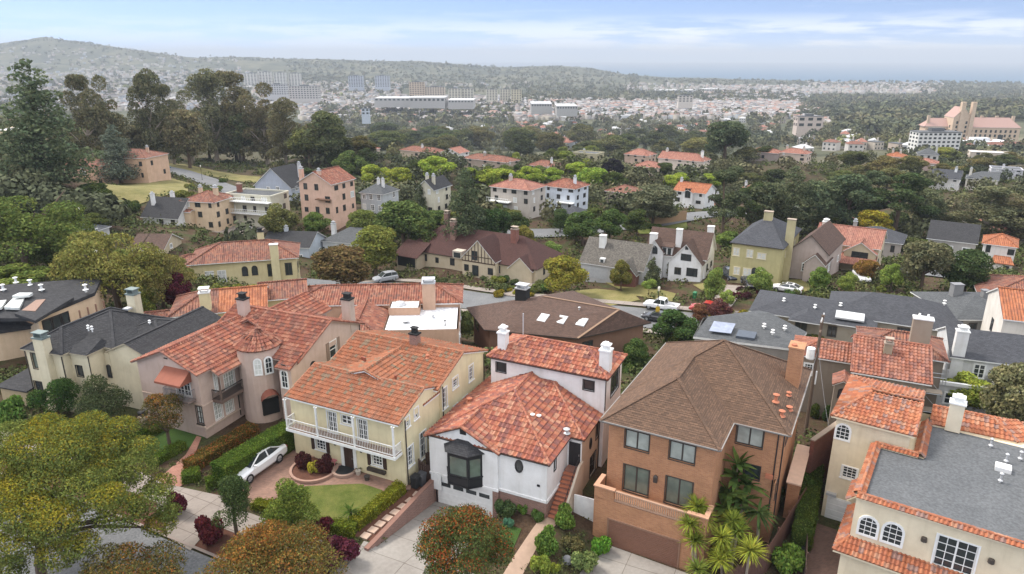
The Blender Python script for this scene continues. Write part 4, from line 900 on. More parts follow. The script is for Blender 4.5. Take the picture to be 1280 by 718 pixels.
mb = MB(); mb.slab([(0, 1.15, 3.25), (1.05, 1.15, 3.25), (1.05, 4.6, 3.25), (0, 4.6, 3.25)], .3); pb = H.part('balcony', mb, plain((.14, .095, .075), .8))
mb = MB()
for (p, q) in (((.05, 1.2), (1.0, 1.2)), ((1.0, 1.2), (1.0, 4.5))):
 mb.bar((*p, 4.1), (*q, 4.1), .06); k = int(math.hypot(q[0] - p[0], q[1] - p[1]) / .12)
 for i in range(k + 1): x = p[0] + (q[0] - p[0]) * i / k; y = p[1] + (q[1] - p[1]) * i / k; mb.box(x - .016, y - .016, 3.25, x + .016, y + .016, 4.1)
H.part('railing', mb, M['dark'], None, pb)
for y in (1.2, 4.45): mb = MB(); mb.box(.93, y - .06, 3.25, 1.07, y + .06, 5.6); H.part('post', mb, plain((.12, .08, .06), .8))
mb = MB(); mb.box(-.9, -.1, 3.2, 0.1, 0, 3.35) if 0 else None; mb.box(-.95, -.13, 1.05, .13, -.003, 1.2); mb.box(.003, -.13, .85, .13, 4.1, 1.0); mb.box(-6.8, -.06, 3.15, .06, -.003, 3.25); mb.box(.003, 0, 3.0, .06, 1.2, 3.1); H.part('string_course', mb, plain((.52, .40, .32), .9))
mb = MB(); a0 = math.radians(-120); a1 = math.radians(-45)     # barrel awning over the arched entrance of the turret
for k in range(8):
 A, B = math.pi * k / 8, math.pi * (k + 1) / 8
 f = lambda t, o: ((cx + (r + o * (.3 + .6 * math.sin(t))) * math.cos(-.58) - .8 * math.cos(t) * math.sin(.58)), (cy + (r + o * (.3 + .6 * math.sin(t))) * math.sin(-.58) - .8 * math.cos(t) * math.cos(.58)), 2.3 + .95 * math.sin(t) * (1 - .25 * o))
 mb.face([f(A, 1.0), f(B, 1.0), f(B, 0), f(A, 0)])
H.part('awning', mb, plain((.24, .08, .05), .85)); mb = MB(); mb.box(r - .5, -.72, .8, r + .05, .72, 2.35, 0, Matrix.Translation((cx, cy, 0)) @ Matrix.Rotation(-.58, 4, 'Z')); H.part('dark_entrance_block', mb, M['dark'])  # shade of the entrance painted as a near-black block proud of the wall
H.chimney(-3.1, 9.2, 7.0, 9.3, .9, .75, stucco(MV), 'metal', 'dark'); H.chimney(5.6, 13.6, 5.8, 9.0, .95, .8, stucco((.5, .40, .34)), 'metal', 'dark')
for p in ((-3.3, .02, 6.9), (5.3, 4.28, 5.95)): 
 mb = MB(); mb.box(p[0] - .2, p[1] - .06, p[2], p[0] + .2, p[1], p[2] + .12); H.part('wall_vent', mb, M['bronze'])
H.pipe([(.06, 4.0, 3.0), (.06, 4.0, .3)], .05); H.pipe([(6.05, 14.6, 6.3), (6.05, 14.6, 3)], .05)
H.finish()
# ---- 5. pale beige house with dark roof
loc, rz = frame_of(-37, -7, 12)
BG = (.66, .585, .42)
H = House('house', 'pale beige house with a dark shingle roof and a tall front chimney', loc, rz, stucco(BG))
H.block(4.25, 2.6, 7.4, 9.5, -.5, 6.3, sides='FRK'); H.block(0, 0, 4.3, 9.5, -.5, 6.35, F=[(.55, 1.85, 4.4, 5.9, 'slider'), (.15, 1.35, 1.1, 3.1, 'dark2d')], sides='FLKR')
H.block(4.3, .7, 6.3, 3.0, -.5, 6.2, F=[(4.7, 5.4, 3.9, 4.95, 'dark1'), (5.2, 5.6, 1.2, 2.0, 'dark1')], sides='FRL')
H.block(6.8, 2.4, 11.0, 12.0, -.5, 5.98, F=[], R=[], sides='FRK')
MTb = segM((6.3, 2.39), (11, 2.39)); H.W.box(6.3, 2.35, -.5, 6.85, 3.2, 5.7); H.window(segM((6.3, 2.35), (6.85, 2.35)), .1, .45, 3.3, 4.5, 'arch:dark1')
mb = MB()
H.roof(-.25, -.25, 4.5, 10, 6.3, .62, 'y', ('hip', 'hip'), mb=mb, kind='shingle', tl=.18); H.roof(-.25, 2.3, 7.65, 10, 6.28, .48, 'y', ('hip', 'hip'), mb=mb, kind='shingle', tl=.18)
H.roof(6.7, 2.2, 11.25, 12.3, 5.95, .45, 'y', ('gable', 'gable'), mb=mb, kind='shingle', tl=.18, walls=(6.8, 11, 2.4, 12))
H.roof(5.0, 5.0, 10.0, 10.0, 6.3, .35, 'x', ('hip', 'hip'), mb=mb, kind='shingle', tl=.18)
H.plane(mb, [(4.1, .45, 6.22), (6.5, .45, 6.22), (6.1, 2.6, 6.9), (4.4, 2.6, 6.9)], 'shingle', tl=.18); H.plane(mb, [(6.5, .45, 6.22), (6.5, 3.4, 6.22), (6.1, 2.6, 6.9)], 'shingle', tl=.18)
H.part('roof', mb, [M['asph_dark'], plain((.4, .34, .24), .9)])
H.chimney(2.55, -.25, -.4, 7.7, 1.15, .75, stucco(BG), 'box', M['copper']); H.chimney(4.6, 8.2, 6, 9.2, 1.0, .8, stucco(BG), 'box', M['copper'])
mb = MB(); mb.box(4.3, 7.0, 7.95, 4.9, 7.6, 8.1); H.part('skylight', mb, M['galv'])
H.vent(4.3, 3.0, 7.6, .2, .06, 'white'); H.vent(4.6, 3.1, 7.5, .2, .06, 'white'); H.vent(7.5, 6.8, 7.1, .15, .06, 'white')
H.pipe([(-.05, -.05, 6.1), (-.05, -.05, .9)], .05); H.pipe([(4.2, -.06, 6.0), (4.2, -.06, 1.0)], .05); H.pipe([(6.4, .65, 6.3), (6.4, .65, 4.0)], .05)
mb = MB(); mb.box(-3.6, -.5, 0, -.2, 2.6, 2.3); g = H.part('garage_wing', mb, plain((.42, .33, .2), .85)); mb = MB(); mb.slab([(-3.8, -.8, 2.35), (0, -.8, 2.35), (0, 2.8, 2.7), (-3.8, 2.8, 2.7)], .12); H.part('garage_roof', mb, M['asph_dark'], None, g)
mb = MB(); mb.box(11.1, .3, -.3, 11.9, 1.0, 1.0); H.part('garden_pier', mb, plain((.5, .4, .3), .9))
H.finish()
# ---- 6. cream house with the flat grey roof
loc, rz = frame_of(27.7, 11.8, -5)
CR = (.74, .64, .47)
H = House('house', 'cream house with a flat grey roof edged in clay tiles and arched white windows', loc, rz, stucco(CR))
H.block(-.25, 3.25, 4.5, 11, -3.4, 6.2, F=[(.68, 1.66, 1.4, 2.35, 'white66')], sides='FLK'); H.W.box(4.5, 3.25, 4, 5.3, 9, 4.72)
MT0 = segM((-.25, 3.25), (4.5, 3.25)); H.window(MT0, .1, 1.02, 4.45, 5.65, 'arch:white66')
mb = MB(); mb.box(.25, -.05, -2.5, 1.9, -.003, -.45, 0, MT0)
for k in range(4): mb.box(.32, -.075, -2.45 + k * .5, 1.83, -.04, -2.45 + k * .5 + .4, 0, MT0)
H.part('garage_door', mb, M['white']); mb = MB(); mb.box(.15, -.3, -.3, .85, -.003, -.1, 0, MT0); H.part('wall_box', mb, M['galv'])
H.block(2.45, -4.3, 12.2, 10.2, -1.5, 4.85, F=[(7.05, 9.1, 1.75, 3.9, 'french')], L=[(-2.5, -1.8, 2.5, 3.6, 'white6')])
MT1 = segM((2.45, -4.3), (12.2, -4.3)); H.window(MT1, .4, 1.45, 2.25, 3.6, 'arch:white66'); H.window(MT1, 1.75, 2.85, 2.25, 3.7, 'arch:white66')
for u in (3.95, 7.35): mb = MB(); mb.lathe([(0, 0.16), (.16, .1), (.18, -.15), (0, -.2)], 0, 0, 8); o = H.part('wall_lamp', mb, M['bronze']); o.location = (2.45 + u, -4.42, 3.35)
mb = MB(); F4 = 4.72; mb.face([(2.7, -4.05, F4), (12, -4.05, F4), (12, 10, F4), (5.3, 10, F4), (5.3, 2.9, F4), (2.7, 2.9, F4)]); H.part('flat_roof', mb, M['flat_grey'])
mb = MB()                                                       # tiled copings: both slopes of a low ridge along every parapet
def coping(p, q, zc=5.02, w=.55, hz=.2):
 p = Vector((p[0], p[1])); q = Vector((q[0], q[1])); d = (q - p).normalized(); n = Vector((d.y, -d.x)) * w / 2
 a, b = p + n, q + n; c, e = q - n, p - n
 tile_plane(mb, [(a.x, a.y, zc - hz), (b.x, b.y, zc - hz), (q.x, q.y, zc), (p.x, p.y, zc)], 0, .25, .42); tile_plane(mb, [(c.x, c.y, zc - hz), (e.x, e.y, zc - hz), (p.x, p.y, zc), (q.x, q.y, zc)], 0, .25, .42)
 mb.face([(a.x, a.y, zc - hz - .06), (e.x, e.y, zc - hz - .06), (c.x, c.y, zc - hz - .06), (b.x, b.y, zc - hz - .06)], 1); mb.face([(a.x, a.y, zc - hz - .06), (b.x, b.y, zc - hz - .06), (b.x, b.y, zc - hz), (a.x, a.y, zc - hz)], 1); mb.face([(c.x, c.y, zc - hz - .06), (e.x, e.y, zc - hz - .06), (e.x, e.y, zc - hz), (c.x, c.y, zc - hz)], 1); caps(mb, (p.x, p.y, zc + .05), (q.x, q.y, zc + .05), .1, .4)
coping((2.45, -4.3), (12.2, -4.3)); coping((2.55, 3.0), (2.55, -4.1)); coping((5.2, 3.0), (2.6, 3.0), 5.02, .4); coping((12.1, -4.2), (12.1, 10))
coping((5.25, 8.4), (5.25, 2.9), 5.15, .6, .3)
H.part('parapet_coping', mb, [M['tile_right'], stucco(CR)])
mb = MB()                                                       # tiled skirt below the upper storey
for p in ([(1.75, -5.5, 1.2), (12.6, -5.5, 1.2), (12.6, -4.28, 1.75), (2.45, -4.28, 1.75)], [(1.75, .0, 1.2), (1.75, -5.5, 1.2), (2.45, -4.28, 1.75), (2.45, 0, 1.75)]): H.plane(mb, p, 'tile', .25, .4)
for p in ([(1.8, -.5, 3.5), (1.8, -3.0, 3.5), (2.44, -3.0, 4.1), (2.44, -.5, 4.1)],): H.plane(mb, p, 'tile', .25, .4)
caps(mb, (1.75, -5.5, 1.25), (2.45, -4.28, 1.8), .1); H.part('skirt_roof', mb, [M['tile_right'], stucco(CR)])
H.W.box(2.2, -5.2, -1.6, 12.4, -4.3, 1.2)
mb = MB()
H.roof(-.35, -.3, 12.6, 8.3, 7.15, .34, 'x', ('hip', 'hip'), 'tile_right', mb=mb) if 0 else None
for p in ([(-.6, 3.0, 6.2), (4.75, 3.0, 6.2), (4.75, 6.9, 7.05), (1.4, 6.9, 7.05)], [(-.6, 11.4, 6.1), (-.6, 3.0, 6.2), (1.4, 6.9, 7.05), (1.4, 7.6, 7.05)], [(4.75, 11.4, 6.1), (-.6, 11.4, 6.1), (1.4, 7.6, 7.05), (4.75, 7.6, 7.05)]): H.plane(mb, p, 'tile', .3)
for p in ([(5.4, 2.2, 8.0), (8.0, 2.2, 8.0), (8.0, 4.3, 8.62), (5.4, 4.3, 8.62)],): pass
for a, b in (((-.6, 3.0, 6.2), (1.4, 6.9, 7.05)), ((1.4, 7.2, 7.1), (4.8, 7.2, 7.1)), ((4.75, 3.0, 6.22), (4.75, 6.9, 7.05))): caps(mb, Vector(a) + Vector((0, 0, .06)), Vector(b) + Vector((0, 0, .06)), .12)
# rear range of the roof beyond the flat part
for p in ([(5.4, 8.5, 4.85), (10.9, 9.0, 4.85), (9.2, 10.6, 5.6), (5.4, 10.2, 5.6)], [(10.9, 9.0, 4.85), (12.3, 10.3, 4.75), (10.8, 11.9, 5.3), (9.2, 10.6, 5.6)], [(12.3, 13, 4.7), (5.4, 12.4, 4.7), (5.4, 10.2, 5.6), (9.2, 10.6, 5.6)]): H.plane(mb, p, 'tile', .3)
caps(mb, (5.4, 10.2, 5.66), (9.2, 10.6, 5.66), .12); caps(mb, (9.2, 10.6, 5.66), (10.9, 9.0, 4.9), .12)
H.part('roof', mb, [M['tile_right'], stucco(CR)])
H.W.box(5.4, 8.6, 3, 12, 12, 4.74); H.W.face([(4.5, 3.25, 4), (4.5, 11, 4), (4.5, 11, 6.0), (4.5, 7.2, 6.95), (4.5, 3.25, 6.15)])
H.chimney(6.9, 8.6, 4.8, 7.0, .95, .75, stucco((.72, .64, .5)), 'fancy', 'white')
mb = MB(); mb.box(9.6, 4.1, F4, 10.5, 4.9, F4 + .3); H.part('skylight', mb, M['white'])
for p in ((10.2, 5.6), (9.9, 2.6), (11.0, 6.5), (9.3, 7.4)): H.vent(p[0], p[1], F4 + .2, .45, .06, 'galv')
mb = MB(); mb.tube([(11.75, -2.6, F4), (11.75, -2.6, F4 + 1.0)], .04, 6); mb.lathe([(0, F4 + 1.2), (.28, F4 + 1.1), (.24, F4 + 1.0)], 11.75, -2.6, 10); H.part('flue', mb, M['galv'])
mb = MB(); mb.box(2.95, -4.32, .05, 3.4, -4.3, .35); H.part('wall_vent', mb, M['bronze'])
H.finish()
# ================================================================== second row and beyond
C_ = lambda *a: stucco(a)
def auto_wins(L0, z0, floors, fh, cols, sty, ww=.95, wh=1.35, skip=()):
 out = []
 if cols <= 0: return out
 rg = random.Random(int(L0 * 977 + z0 * 31 + cols))
 for f in range(floors):
  for c in range(cols):
   if (f, c) in skip: continue
   u = L0 * (c + .5 + rg.uniform(-.12, .12)) / cols; z = z0 + f * fh + .95; k = rg.random(); w2 = ww * rg.choice((.7, 1, 1, 1.35)) if L0 / cols > ww * 1.8 else ww
   if k < .16 and floors * cols > 2: continue
   out.append((u - w2 / 2, u + w2 / 2, z, z + wh * (.75 if k > .85 else 1), 'blind' if k < .3 and sty != 'creamw' else sty))
 return out
def mid(label, base, hp, wp, dep, phi=0, roof=('x', ('hip', 'hip'), .42, 'tile_far'), wall=(.6, .5, .35), floors=2, cols=4, scols=2, sty='white6', chim=(), Y=None, name='house', cat='house', anchor='R', oh=.35, extra=None, kind='flat', ww=.95, soff='white', group=None):
 """a house whose front corner stands at `base`; wall height and front width measured in survey pixels"""
 g = at_y(base[0], base[1], Y) if Y else ground(*base)
 a = -TH + math.radians(phi); dpt = g[1] * CP + (CAMH - g[2]) * SP; tb = (base[0] - 640) / F
 h = hp * dpt / F / .93; w = wp * dpt / F / max(.25, abs(math.cos(a) - tb * math.sin(a)))
 ex = Vector((math.cos(a), math.sin(a))); o = Vector((g[0], g[1])) - (ex * w if anchor == 'R' else ex * 0)
 H = House(name, label, (o.x, o.y, g[2]), a, wall if not isinstance(wall, tuple) else stucco(wall), group, cat)
 fh = h / floors; s = min(1.0, fh / 2.6)
 H.block(0, 0, w, dep, -3, h, F=[(x[0], x[1], x[2], x[3], x[4]) for x in auto_wins(w, 0, floors, fh, cols, sty, ww, 1.35 * s)], R=auto_wins(dep, 0, floors, fh, scols, sty, ww, 1.35 * s), L=auto_wins(dep, 0, floors, fh, scols, sty, ww, 1.35 * s), cut=False, sides='FRKL')
 ax, ends, pitch, mat = roof[:4]
 if ax == 'flat':
  mb = MB(); mb.face([(0, 0, h - .25), (w, 0, h - .25), (w, dep, h - .25), (0, dep, h - .25)]); H.part('flat_roof', mb, M[mat])
  mb = MB()
  for q in ((-.1, -.1, w + .1, .18), (-.1, dep - .18, w + .1, dep + .1), (-.1, .18, .18, dep - .18), (w - .18, .18, w + .1, dep - .18)): mb.box(q[0], q[1], h - .3, q[2], q[3], h + .12)
  H.part('parapet', mb, stucco(wall) if isinstance(wall, tuple) else wall); zr = h
 else:
  half = (w if ax == 'y' else dep) / 2; ze = h - oh * pitch + .05; zr = ze + (half + oh) * pitch
  H.roof(-oh, -oh, w + oh, dep + oh, ze, pitch, ax, ends, mat, 'tileflat' if mat.startswith('tile') else kind, walls=(0, w, 0, dep) if ax == 'y' else (0, dep, 0, w), soff=soff)
 for c in chim:
  fx, fy, up, cw = c[0], c[1], c[2] * .75, c[3] * .78; cm = c[4] if len(c) > 4 else (wall if isinstance(wall, tuple) else (.6, .55, .5))
  H.chimney(w * fx, dep * fy, h * .6, zr + up, cw, cw * .8, stucco(cm) if isinstance(cm, tuple) else M[cm], 'pot' if up > .8 else 'fancy', 'stone' if isinstance(cm, str) else 'ltgrey')
 H.w, H.d, H.h, H.zr = w, dep, h, zr
 if extra: extra(H)
 H.finish(); return H
def gable_wing(H, x0, x1, y, h, pitch, mat, depth=3.0, z0=0, wins=(), tim=None, oh=.25, kind='flat', wallm=0):
 """cross gable facing the front: wall, roof, windows"""
 H.seg((x0, y), (x1, y), z0 - 2 if z0 == 0 else z0, h, [(w[0] - x0, w[1] - x0, *w[2:]) for w in wins], wallm, False)
 H.seg((x1, y), (x1, y + depth), z0 - 2 if z0 == 0 else z0, h, (), wallm); H.seg((x0, y + depth), (x0, y), z0 - 2 if z0 == 0 else z0, h, (), wallm)
 hf = (x1 - x0) / 2; H.roof(x0 - oh, y - oh, x1 + oh, y + depth, h - oh * pitch + .04, pitch, 'y', ('gable', 'gable'), mat, 'tileflat' if mat.startswith('tile') else kind, walls=(x0, x1, y, None), gmat=wallm)
 if tim:
  mb = MB(); xm = (x0 + x1) / 2
  top = lambda x: h + (hf - abs(x - xm)) * pitch - .1
  n = max(3, int((x1 - x0) / .7))
  for k in range(n + 1): x = x0 + (x1 - x0) * k / n; mb.box(x - .07, y - .05, tim, x + .07, y - .003, top(x))
  mb.box(x0, y - .06, tim - .1, x1, y - .003, tim + .1); mb.box(x0 + .5, y - .055, h + .3, x1 - .5, y - .003, h + .45)
  H.part('timber_frame', mb, M['darkwood'])
def skylights(H, pts, w=.9, l=1.3, pitch=.4, mat='curtain'):
 for x, y, z in pts:
  mb = MB(); mb.slab([(x - w / 2, y - l / 2, z - l / 2 * pitch + .12), (x + w / 2, y - l / 2, z - l / 2 * pitch + .12), (x + w / 2, y + l / 2, z + l / 2 * pitch + .12), (x - w / 2, y + l / 2, z + l / 2 * pitch + .12)], .2)
  o = H.part('skylight', mb, M['galv']); g = MB(); e = .1
  g.slab([(x - w / 2 + e, y - l / 2 + e, z - (l / 2 - e) * pitch + .14), (x + w / 2 - e, y - l / 2 + e, z - (l / 2 - e) * pitch + .14), (x + w / 2 - e, y + l / 2 - e, z + (l / 2 - e) * pitch + .14), (x - w / 2 + e, y + l / 2 - e, z + (l / 2 - e) * pitch + .14)], .03); H.part('pane', g, M[mat], None, o)
# ---- A1 low brown house with three skylights (street coordinates)
def sthouse(label, s, t, phi, z, wall, name='house'):
 x, y = ws(s, t); return House(name, label, (x, y, 0), -TH + math.radians(phi), wall if not isinstance(wall, tuple) else stucco(wall))
H = sthouse('low brown hipped house with three skylights in its roof', 0, 0, 0, 0, (.22, .13, .09))
PL = [(-17.2, 35), (-11.2, 29.5), (-.4, 32.4), (5.4, 41.4), (-8, 48)]; ze = .35; RL, RR = (-7.8, 38.3, 2.45), (2.3, 38.3, 2.45)
e = [(p[0], p[1], ze) for p in PL]; mb = MB()
cxx, cyy = -6, 38
for p in ([e[1], e[2], RR, RL], [e[2], e[3], RR], [e[3], e[4], RL, RR], [e[4], e[0], RL], [e[0], e[1], RL]): flat_plane(mb, p, 0)
mb.face([(p[0], p[1], ze - .12) for p in PL][::-1], 1)
for i in range(5): a, b = e[i], e[(i + 1) % 5]; mb.face([(a[0], a[1], ze - .14), (b[0], b[1], ze - .14), b, a], 1)
H.part('roof', mb, [M['asph_brown'], M['bronze']])
mb = MB()
for a, b in ((RR, e[2]), (RL, RR)): mb.bar(Vector(a) + Vector((0, 0, .03)), Vector(b) + Vector((0, 0, .03)), .3, .06)
H.part('ridge_cap', mb, plain((.22, .14, .09), .9))
IN = [(p[0] + (cxx - p[0]) * .08, p[1] + (cyy - p[1]) * .08) for p in PL]
for i in range(5): H.seg(IN[i], IN[(i + 1) % 5], -5.5, ze - .05, [(1.0, 2.4, -2.0, -.6, 'dark2d')], 0, False)
skylights(H, [(-5.6, 33.9, 1.35), (-3.4, 34.4, 1.35), (-1.0, 34.9, 1.35)], 1.1, 1.4, .33, 'blind')
H.chimney(-10.4, 37.6, 0, 3.3, 1.5, 1.2, M['dark'], 'box', 'galv'); H.vent(-2.2, 36.8, 2.0, .4, .08); H.finish()
# ---- A2 grey roof with solar panel behind the brick house
H = sthouse('low house with a wide grey roof and a solar panel behind the brick house', 0, 0, 0, 0, (.3, .28, .26))
mb = MB()
P = {k: v for k, v in zip('abcdef', [(11.2, 38.8, .6), (22.1, 40.6, .6), (22.4, 46.6, .6), (17.9, 48.4, 1.6), (11.4, 44.5, 1.2), (16, 52, .4)])}
for p in ([P['a'], P['b'], P['d'], P['e']], [P['b'], P['c'], P['d']], [P['c'], P['f'], P['e'], P['d']], [P['f'], (10.5, 46, .4), P['e']]): flat_plane(mb, p, 0)
rim = [P['a'], P['b'], P['c'], P['f'], (10.5, 46, .4)]
for i in range(5): a, b = rim[i], rim[(i + 1) % 5]; mb.face([(a[0], a[1], a[2] - .25), (b[0], b[1], b[2] - .25), b, a], 1)
H.part('roof', mb, [M['asph_grey'], M['white']])
for i in range(5): a, b = rim[i], rim[(i + 1) % 5]; H.seg((a[0] * .97 + 16 * .03, a[1] * .97 + 44 * .03), (b[0] * .97 + 16 * .03, b[1] * .97 + 44 * .03), -5, .35, (), 0, False)
mb = MB(); mb.slab([(12.6, 40.2, 1.1), (15.0, 40.6, 1.1), (15.0, 42.8, 1.55), (12.6, 42.4, 1.55)], .06); H.part('solar_panel', mb, glass_mat('panel_glass', (.25, .28, .36), .2))
mb = MB(); mb.slab([(15.6, 40.4, 1.0), (17.6, 40.6, 1.0), (17.6, 41.9, 1.3), (15.6, 41.7, 1.3)], .5); H.part('roof_box', mb, plain((.07, .085, .11), .4))
for x, y in ((18, 44), (19.2, 42.5), (20.2, 44.5)): H.vent(x, y, 1.4, .25, .1, 'white')
H.finish()
# ---- A3 tiled house with the white flat roof
H = sthouse('peach stucco house with red tile around a white flat roof', -11, 23.7, 32, 0, (.55, .36, .26))
H.block(-8.3, 0, 0, 8.5, -5, 2.5, cut=False, F=[(-6, -5, -.5, .9, 'white6'), (-3, -2, -.5, .9, 'white6')], R=[(2, 3, -.5, .9, 'white6'), (5, 6, -.5, .9, 'white6')])
mb = MB(); mb.face([(-8.1, .2, 2.35), (-.2, .2, 2.35), (-.2, 8.3, 2.35), (-8.1, 8.3, 2.35)]); H.part('flat_roof', mb, M['flat_white'])
H.block(-20, 7.5, 0, 14, -5, 3.0, cut=False, F=[(-18, -17, 0, 1.6, 'white6'), (-14, -13, 0, 1.6, 'white6')], R=[(9.5, 10.5, 0, 1.5, 'white6')])
H.roof(-20.4, 7.2, .4, 14.4, 2.95, .38, 'x', ('hip', 'hip'), 'tile_far', 'tileflat'); H.block(-8.2, 5.0, -4.6, 7.5, 2.3, 3.3, cut=False)
mb = MB(); mb.face([(-8.0, 5.2, 3.2), (-4.8, 5.2, 3.2), (-4.8, 7.4, 3.2), (-8.0, 7.4, 3.2)]); H.part('flat_roof', mb, M['flat_white'])
H.roof(-14, -1.5, -8.2, 8, 2.2, .38, 'y', ('hip', 'gable'), 'tile_far', 'tileflat'); H.block(-13.6, -1, -8.2, 8, -5, 2.4, cut=False)
H.chimney(-3.6, 7.2, 2, 5.6, 1.5, 1.1, C_(.56, .38, .28), 'box', 'galv'); mb = MB(); mb.lathe([(0, 3.7), (.5, 3.55), (.8, 3.25)], -7, 6.3, 12); H.part('skylight', mb, M['galv'])
H.vent(-3, 4, 2.35, .4, .15); H.vent(-1.5, 1.5, 2.35, .6, .06, 'black'); H.vent(-6, 2.5, 2.4, .2, .2, 'galv'); H.finish()
# ---- A4 / A5 the two yellow houses on the left
H = sthouse('yellow house with a patched half red half brown tile roof', -31.8, 15.5, 46, 0, (.66, .56, .32))
H.block(-9.6, 0, 0, 6.6, -3, 4.1, cut=False, F=[(-6.5, -5.6, 1.6, 3, 'white6'), (-3, -2.1, 1.6, 3, 'white6')], R=[(2.5, 3.4, 1.4, 2.8, 'white6')])
H.roof(-5.0, -.4, .3, 7.0, 4.0, .42, 'x', ('gable', 'gable'), 'tile_far3', 'tileflat', walls=(0, 6.6, None, 0)); H.roof(-10.2, -.45, -4.98, 7.05, 4.0, .42, 'x', ('hip', 'gable'), 'tile_far2', 'tileflat')
H.block(-15, 1.5, -9.6, 5.5, -3, 2.6, cut=False); H.roof(-15.4, 1.1, -9.4, 5.9, 2.55, .4, 'x', ('hip', 'gable'), 'tile_far2', 'tileflat')
H.block(.0, 3.5, 4.5, 9.0, -3, 3.8, cut=False); H.roof(-1, 3.1, 4.8, 9.4, 3.75, .4, 'x', ('gable', 'gable'), 'tile_far2', 'tileflat', walls=(3.5, 9, None, 4.5))
H.chimney(-6.2, .5, 2, 6.2, 1.1, .9, C_(.66, .58, .36), 'box', 'white'); H.finish()
H = sthouse('long yellow house with a brown tile roof and arched windows on the left', -54.6, 42.1, 44, 0, (.67, .58, .34))
H.block(-15.9, 0, 0, 8.5, -9, .35, cut=False, F=[(-13.9, -12.7, -3.0, -1.2, 'blind'), (-12.1, -10.9, -3.0, -1.2, 'blind'), (-8.4, -7.6, -2.3, -.8, 'arch:dark1'), (-6.9, -6.1, -2.3, -.8, 'arch:dark1'), (-4.5, -3.5, -2.7, -.7, 'dark2d'), (-1.8, -.8, -2.7, -.7, 'dark2d'), (-12, -11, -6, -4.5, 'dark2d')], R=[(2, 3, -3, -1.4, 'dark2d'), (5, 6, -3, -1.4, 'dark2d')])
H.roof(-16.5, -.5, .5, 9, .2, .45, 'x', ('hip', 'hip'), 'tile_far2', 'tileflat'); H.block(-19.5, 1.5, -15.9, 7, -9, -.6, cut=False, F=[(-18.8, -17.9, -3.5, -2, 'white6')]); H.roof(-20, 1.1, -15.7, 7.4, -.65, .42, 'x', ('hip', 'gable'), 'tile_far2', 'tileflat')
H.chimney(-3.2, -.35, -8, 2.6, 1.25, .8, C_(.68, .6, .37), 'plain', 'white'); H.chimney(-5.5, 5.0, 1, 3.6, 1.0, .8, C_(.68, .6, .37), 'metal', 'dark'); H.finish()
M['tile_brown'] = tile_mat('clay_tile_brown', [(.32, .125, .078), (.27, .105, .07), (.37, .16, .105), (.22, .10, .08), (.34, .16, .12), (.29, .115, .075)], tw=.32, tl=.42, moss=.35)
# ---- A6 brown grey house with spotted tiles
H = sthouse('taupe stucco house with a spotted red tile roof and small bell tower', 27.9, 30.2, 4, 0, (.27, .225, .18))
H.block(.3, .3, 6.2, 9, -4, 3.5, cut=False, F=[(1.2, 2, 1.6, 2.9, 'white66'), (3.9, 4.7, 1.4, 2.8, 'plainw')])
mb = MB(); H.roof(0, 0, 6.5, 9.2, 3.5, .42, 'x', ('gable', 'gable'), 'tile_brown', 'tile', walls=(.3, 8.9, .3, 6.2), tw=.32)
H.block(-5, 4.0, .3, 8.5, -4, 2.9, cut=False, F=[(-4, -3.2, .8, 2, 'white66')]); H.roof(-5.3, 3.7, .4, 8.8, 2.85, .4, 'x', ('hip', 'gable'), 'tile_brown', 'tile', tw=.32)
H.block(-1.2, -1.2, .2, .4, -2, 2.6, cut=False); H.window(segM((-1.2, -1.2), (.2, -1.2)), .4, 1.0, 1.3, 2.2, 'arch:dark1'); H.roof(-1.4, -1.4, .4, .9, 2.55, .6, 'y', ('gable', 'gable'), 'tile_brown', 'tile', walls=(-1.2, .2, -1.2, None))
H.block(1, 9.2, 8.5, 15, -4, 2.6, cut=False); H.roof(.6, 8.8, 8.9, 15.4, 2.55, .4, 'x', ('hip', 'hip'), 'tile_far2', 'tileflat')
H.chimney(2.9, 3.0, 3, 5.7, .7, .6, C_(.36, .3, .22), 'box', 'stone'); H.chimney(6.0, 9.0, 3, 6.6, 1.7, 1.0, C_(.34, .28, .22), 'pot', 'white'); H.finish()
# ---- A7 house under repair
H = sthouse('white house under repair with dark new roof and wall scaffolding', 36.9, 44.2, 8, 0, (.6, .6, .6))
H.block(-.2, .4, 13, 8, -5, 1.5, cut=False, F=[(2, 3, -.6, .9, 'white6'), (6, 7, -.6, .9, 'white6')]); H.roof(-.4, 0, 13.4, 8.4, 1.45, .45, 'x', ('gable', 'gable'), 'asph_blue', 'flat', walls=(.4, 8, -.2, 13))
H.block(-3.2, -3.6, 3.6, .4, -5, -.2, cut=False, F=[(-1, 0, -2.2, -1, 'plainw')]); mb = MB(); mb.box(-3.4, -3.8, -.2, 3.8, -3.5, .15); mb.box(-3.4, -3.5, -.2, -3.1, .4, .15); H.part('parapet', mb, M['white'])
H.chimney(.4, .6, -3, 4.2, 1.1, .8, C_(.72, .72, .72), 'fancy', 'white'); H.finish()
sc = thing('scaffolding', 'metal pole scaffolding against the front of the white house under repair', 'scaffold', (*ws(36.9, 44.2), 0), -TH + math.radians(8))
mb = MB(); 
for x in (-3.6, -1.6, 4.0, 5.6, 7.2):
 for y in (-4.4, -5.5): mb.tube([(x, y, -5), (x, y, 1.6 if x > 0 else 2.2)], .04, 5)
for x0, x1 in ((-3.6, -1.6), (4.0, 5.6), (5.6, 7.2)):
 for z in (-2.6, -.6, 1.2):
  for y in (-4.4, -5.5): mb.tube([(x0, y, z), (x1, y, z)], .035, 5)
  mb.tube([(x0, -4.4, z), (x1, -4.4, z - 2)], .03, 5); mb.tube([(x0, -5.5, z), (x0, -4.4, z)], .03, 5)
mb.build('frame_pole', M['galv'], sc); mb = MB()
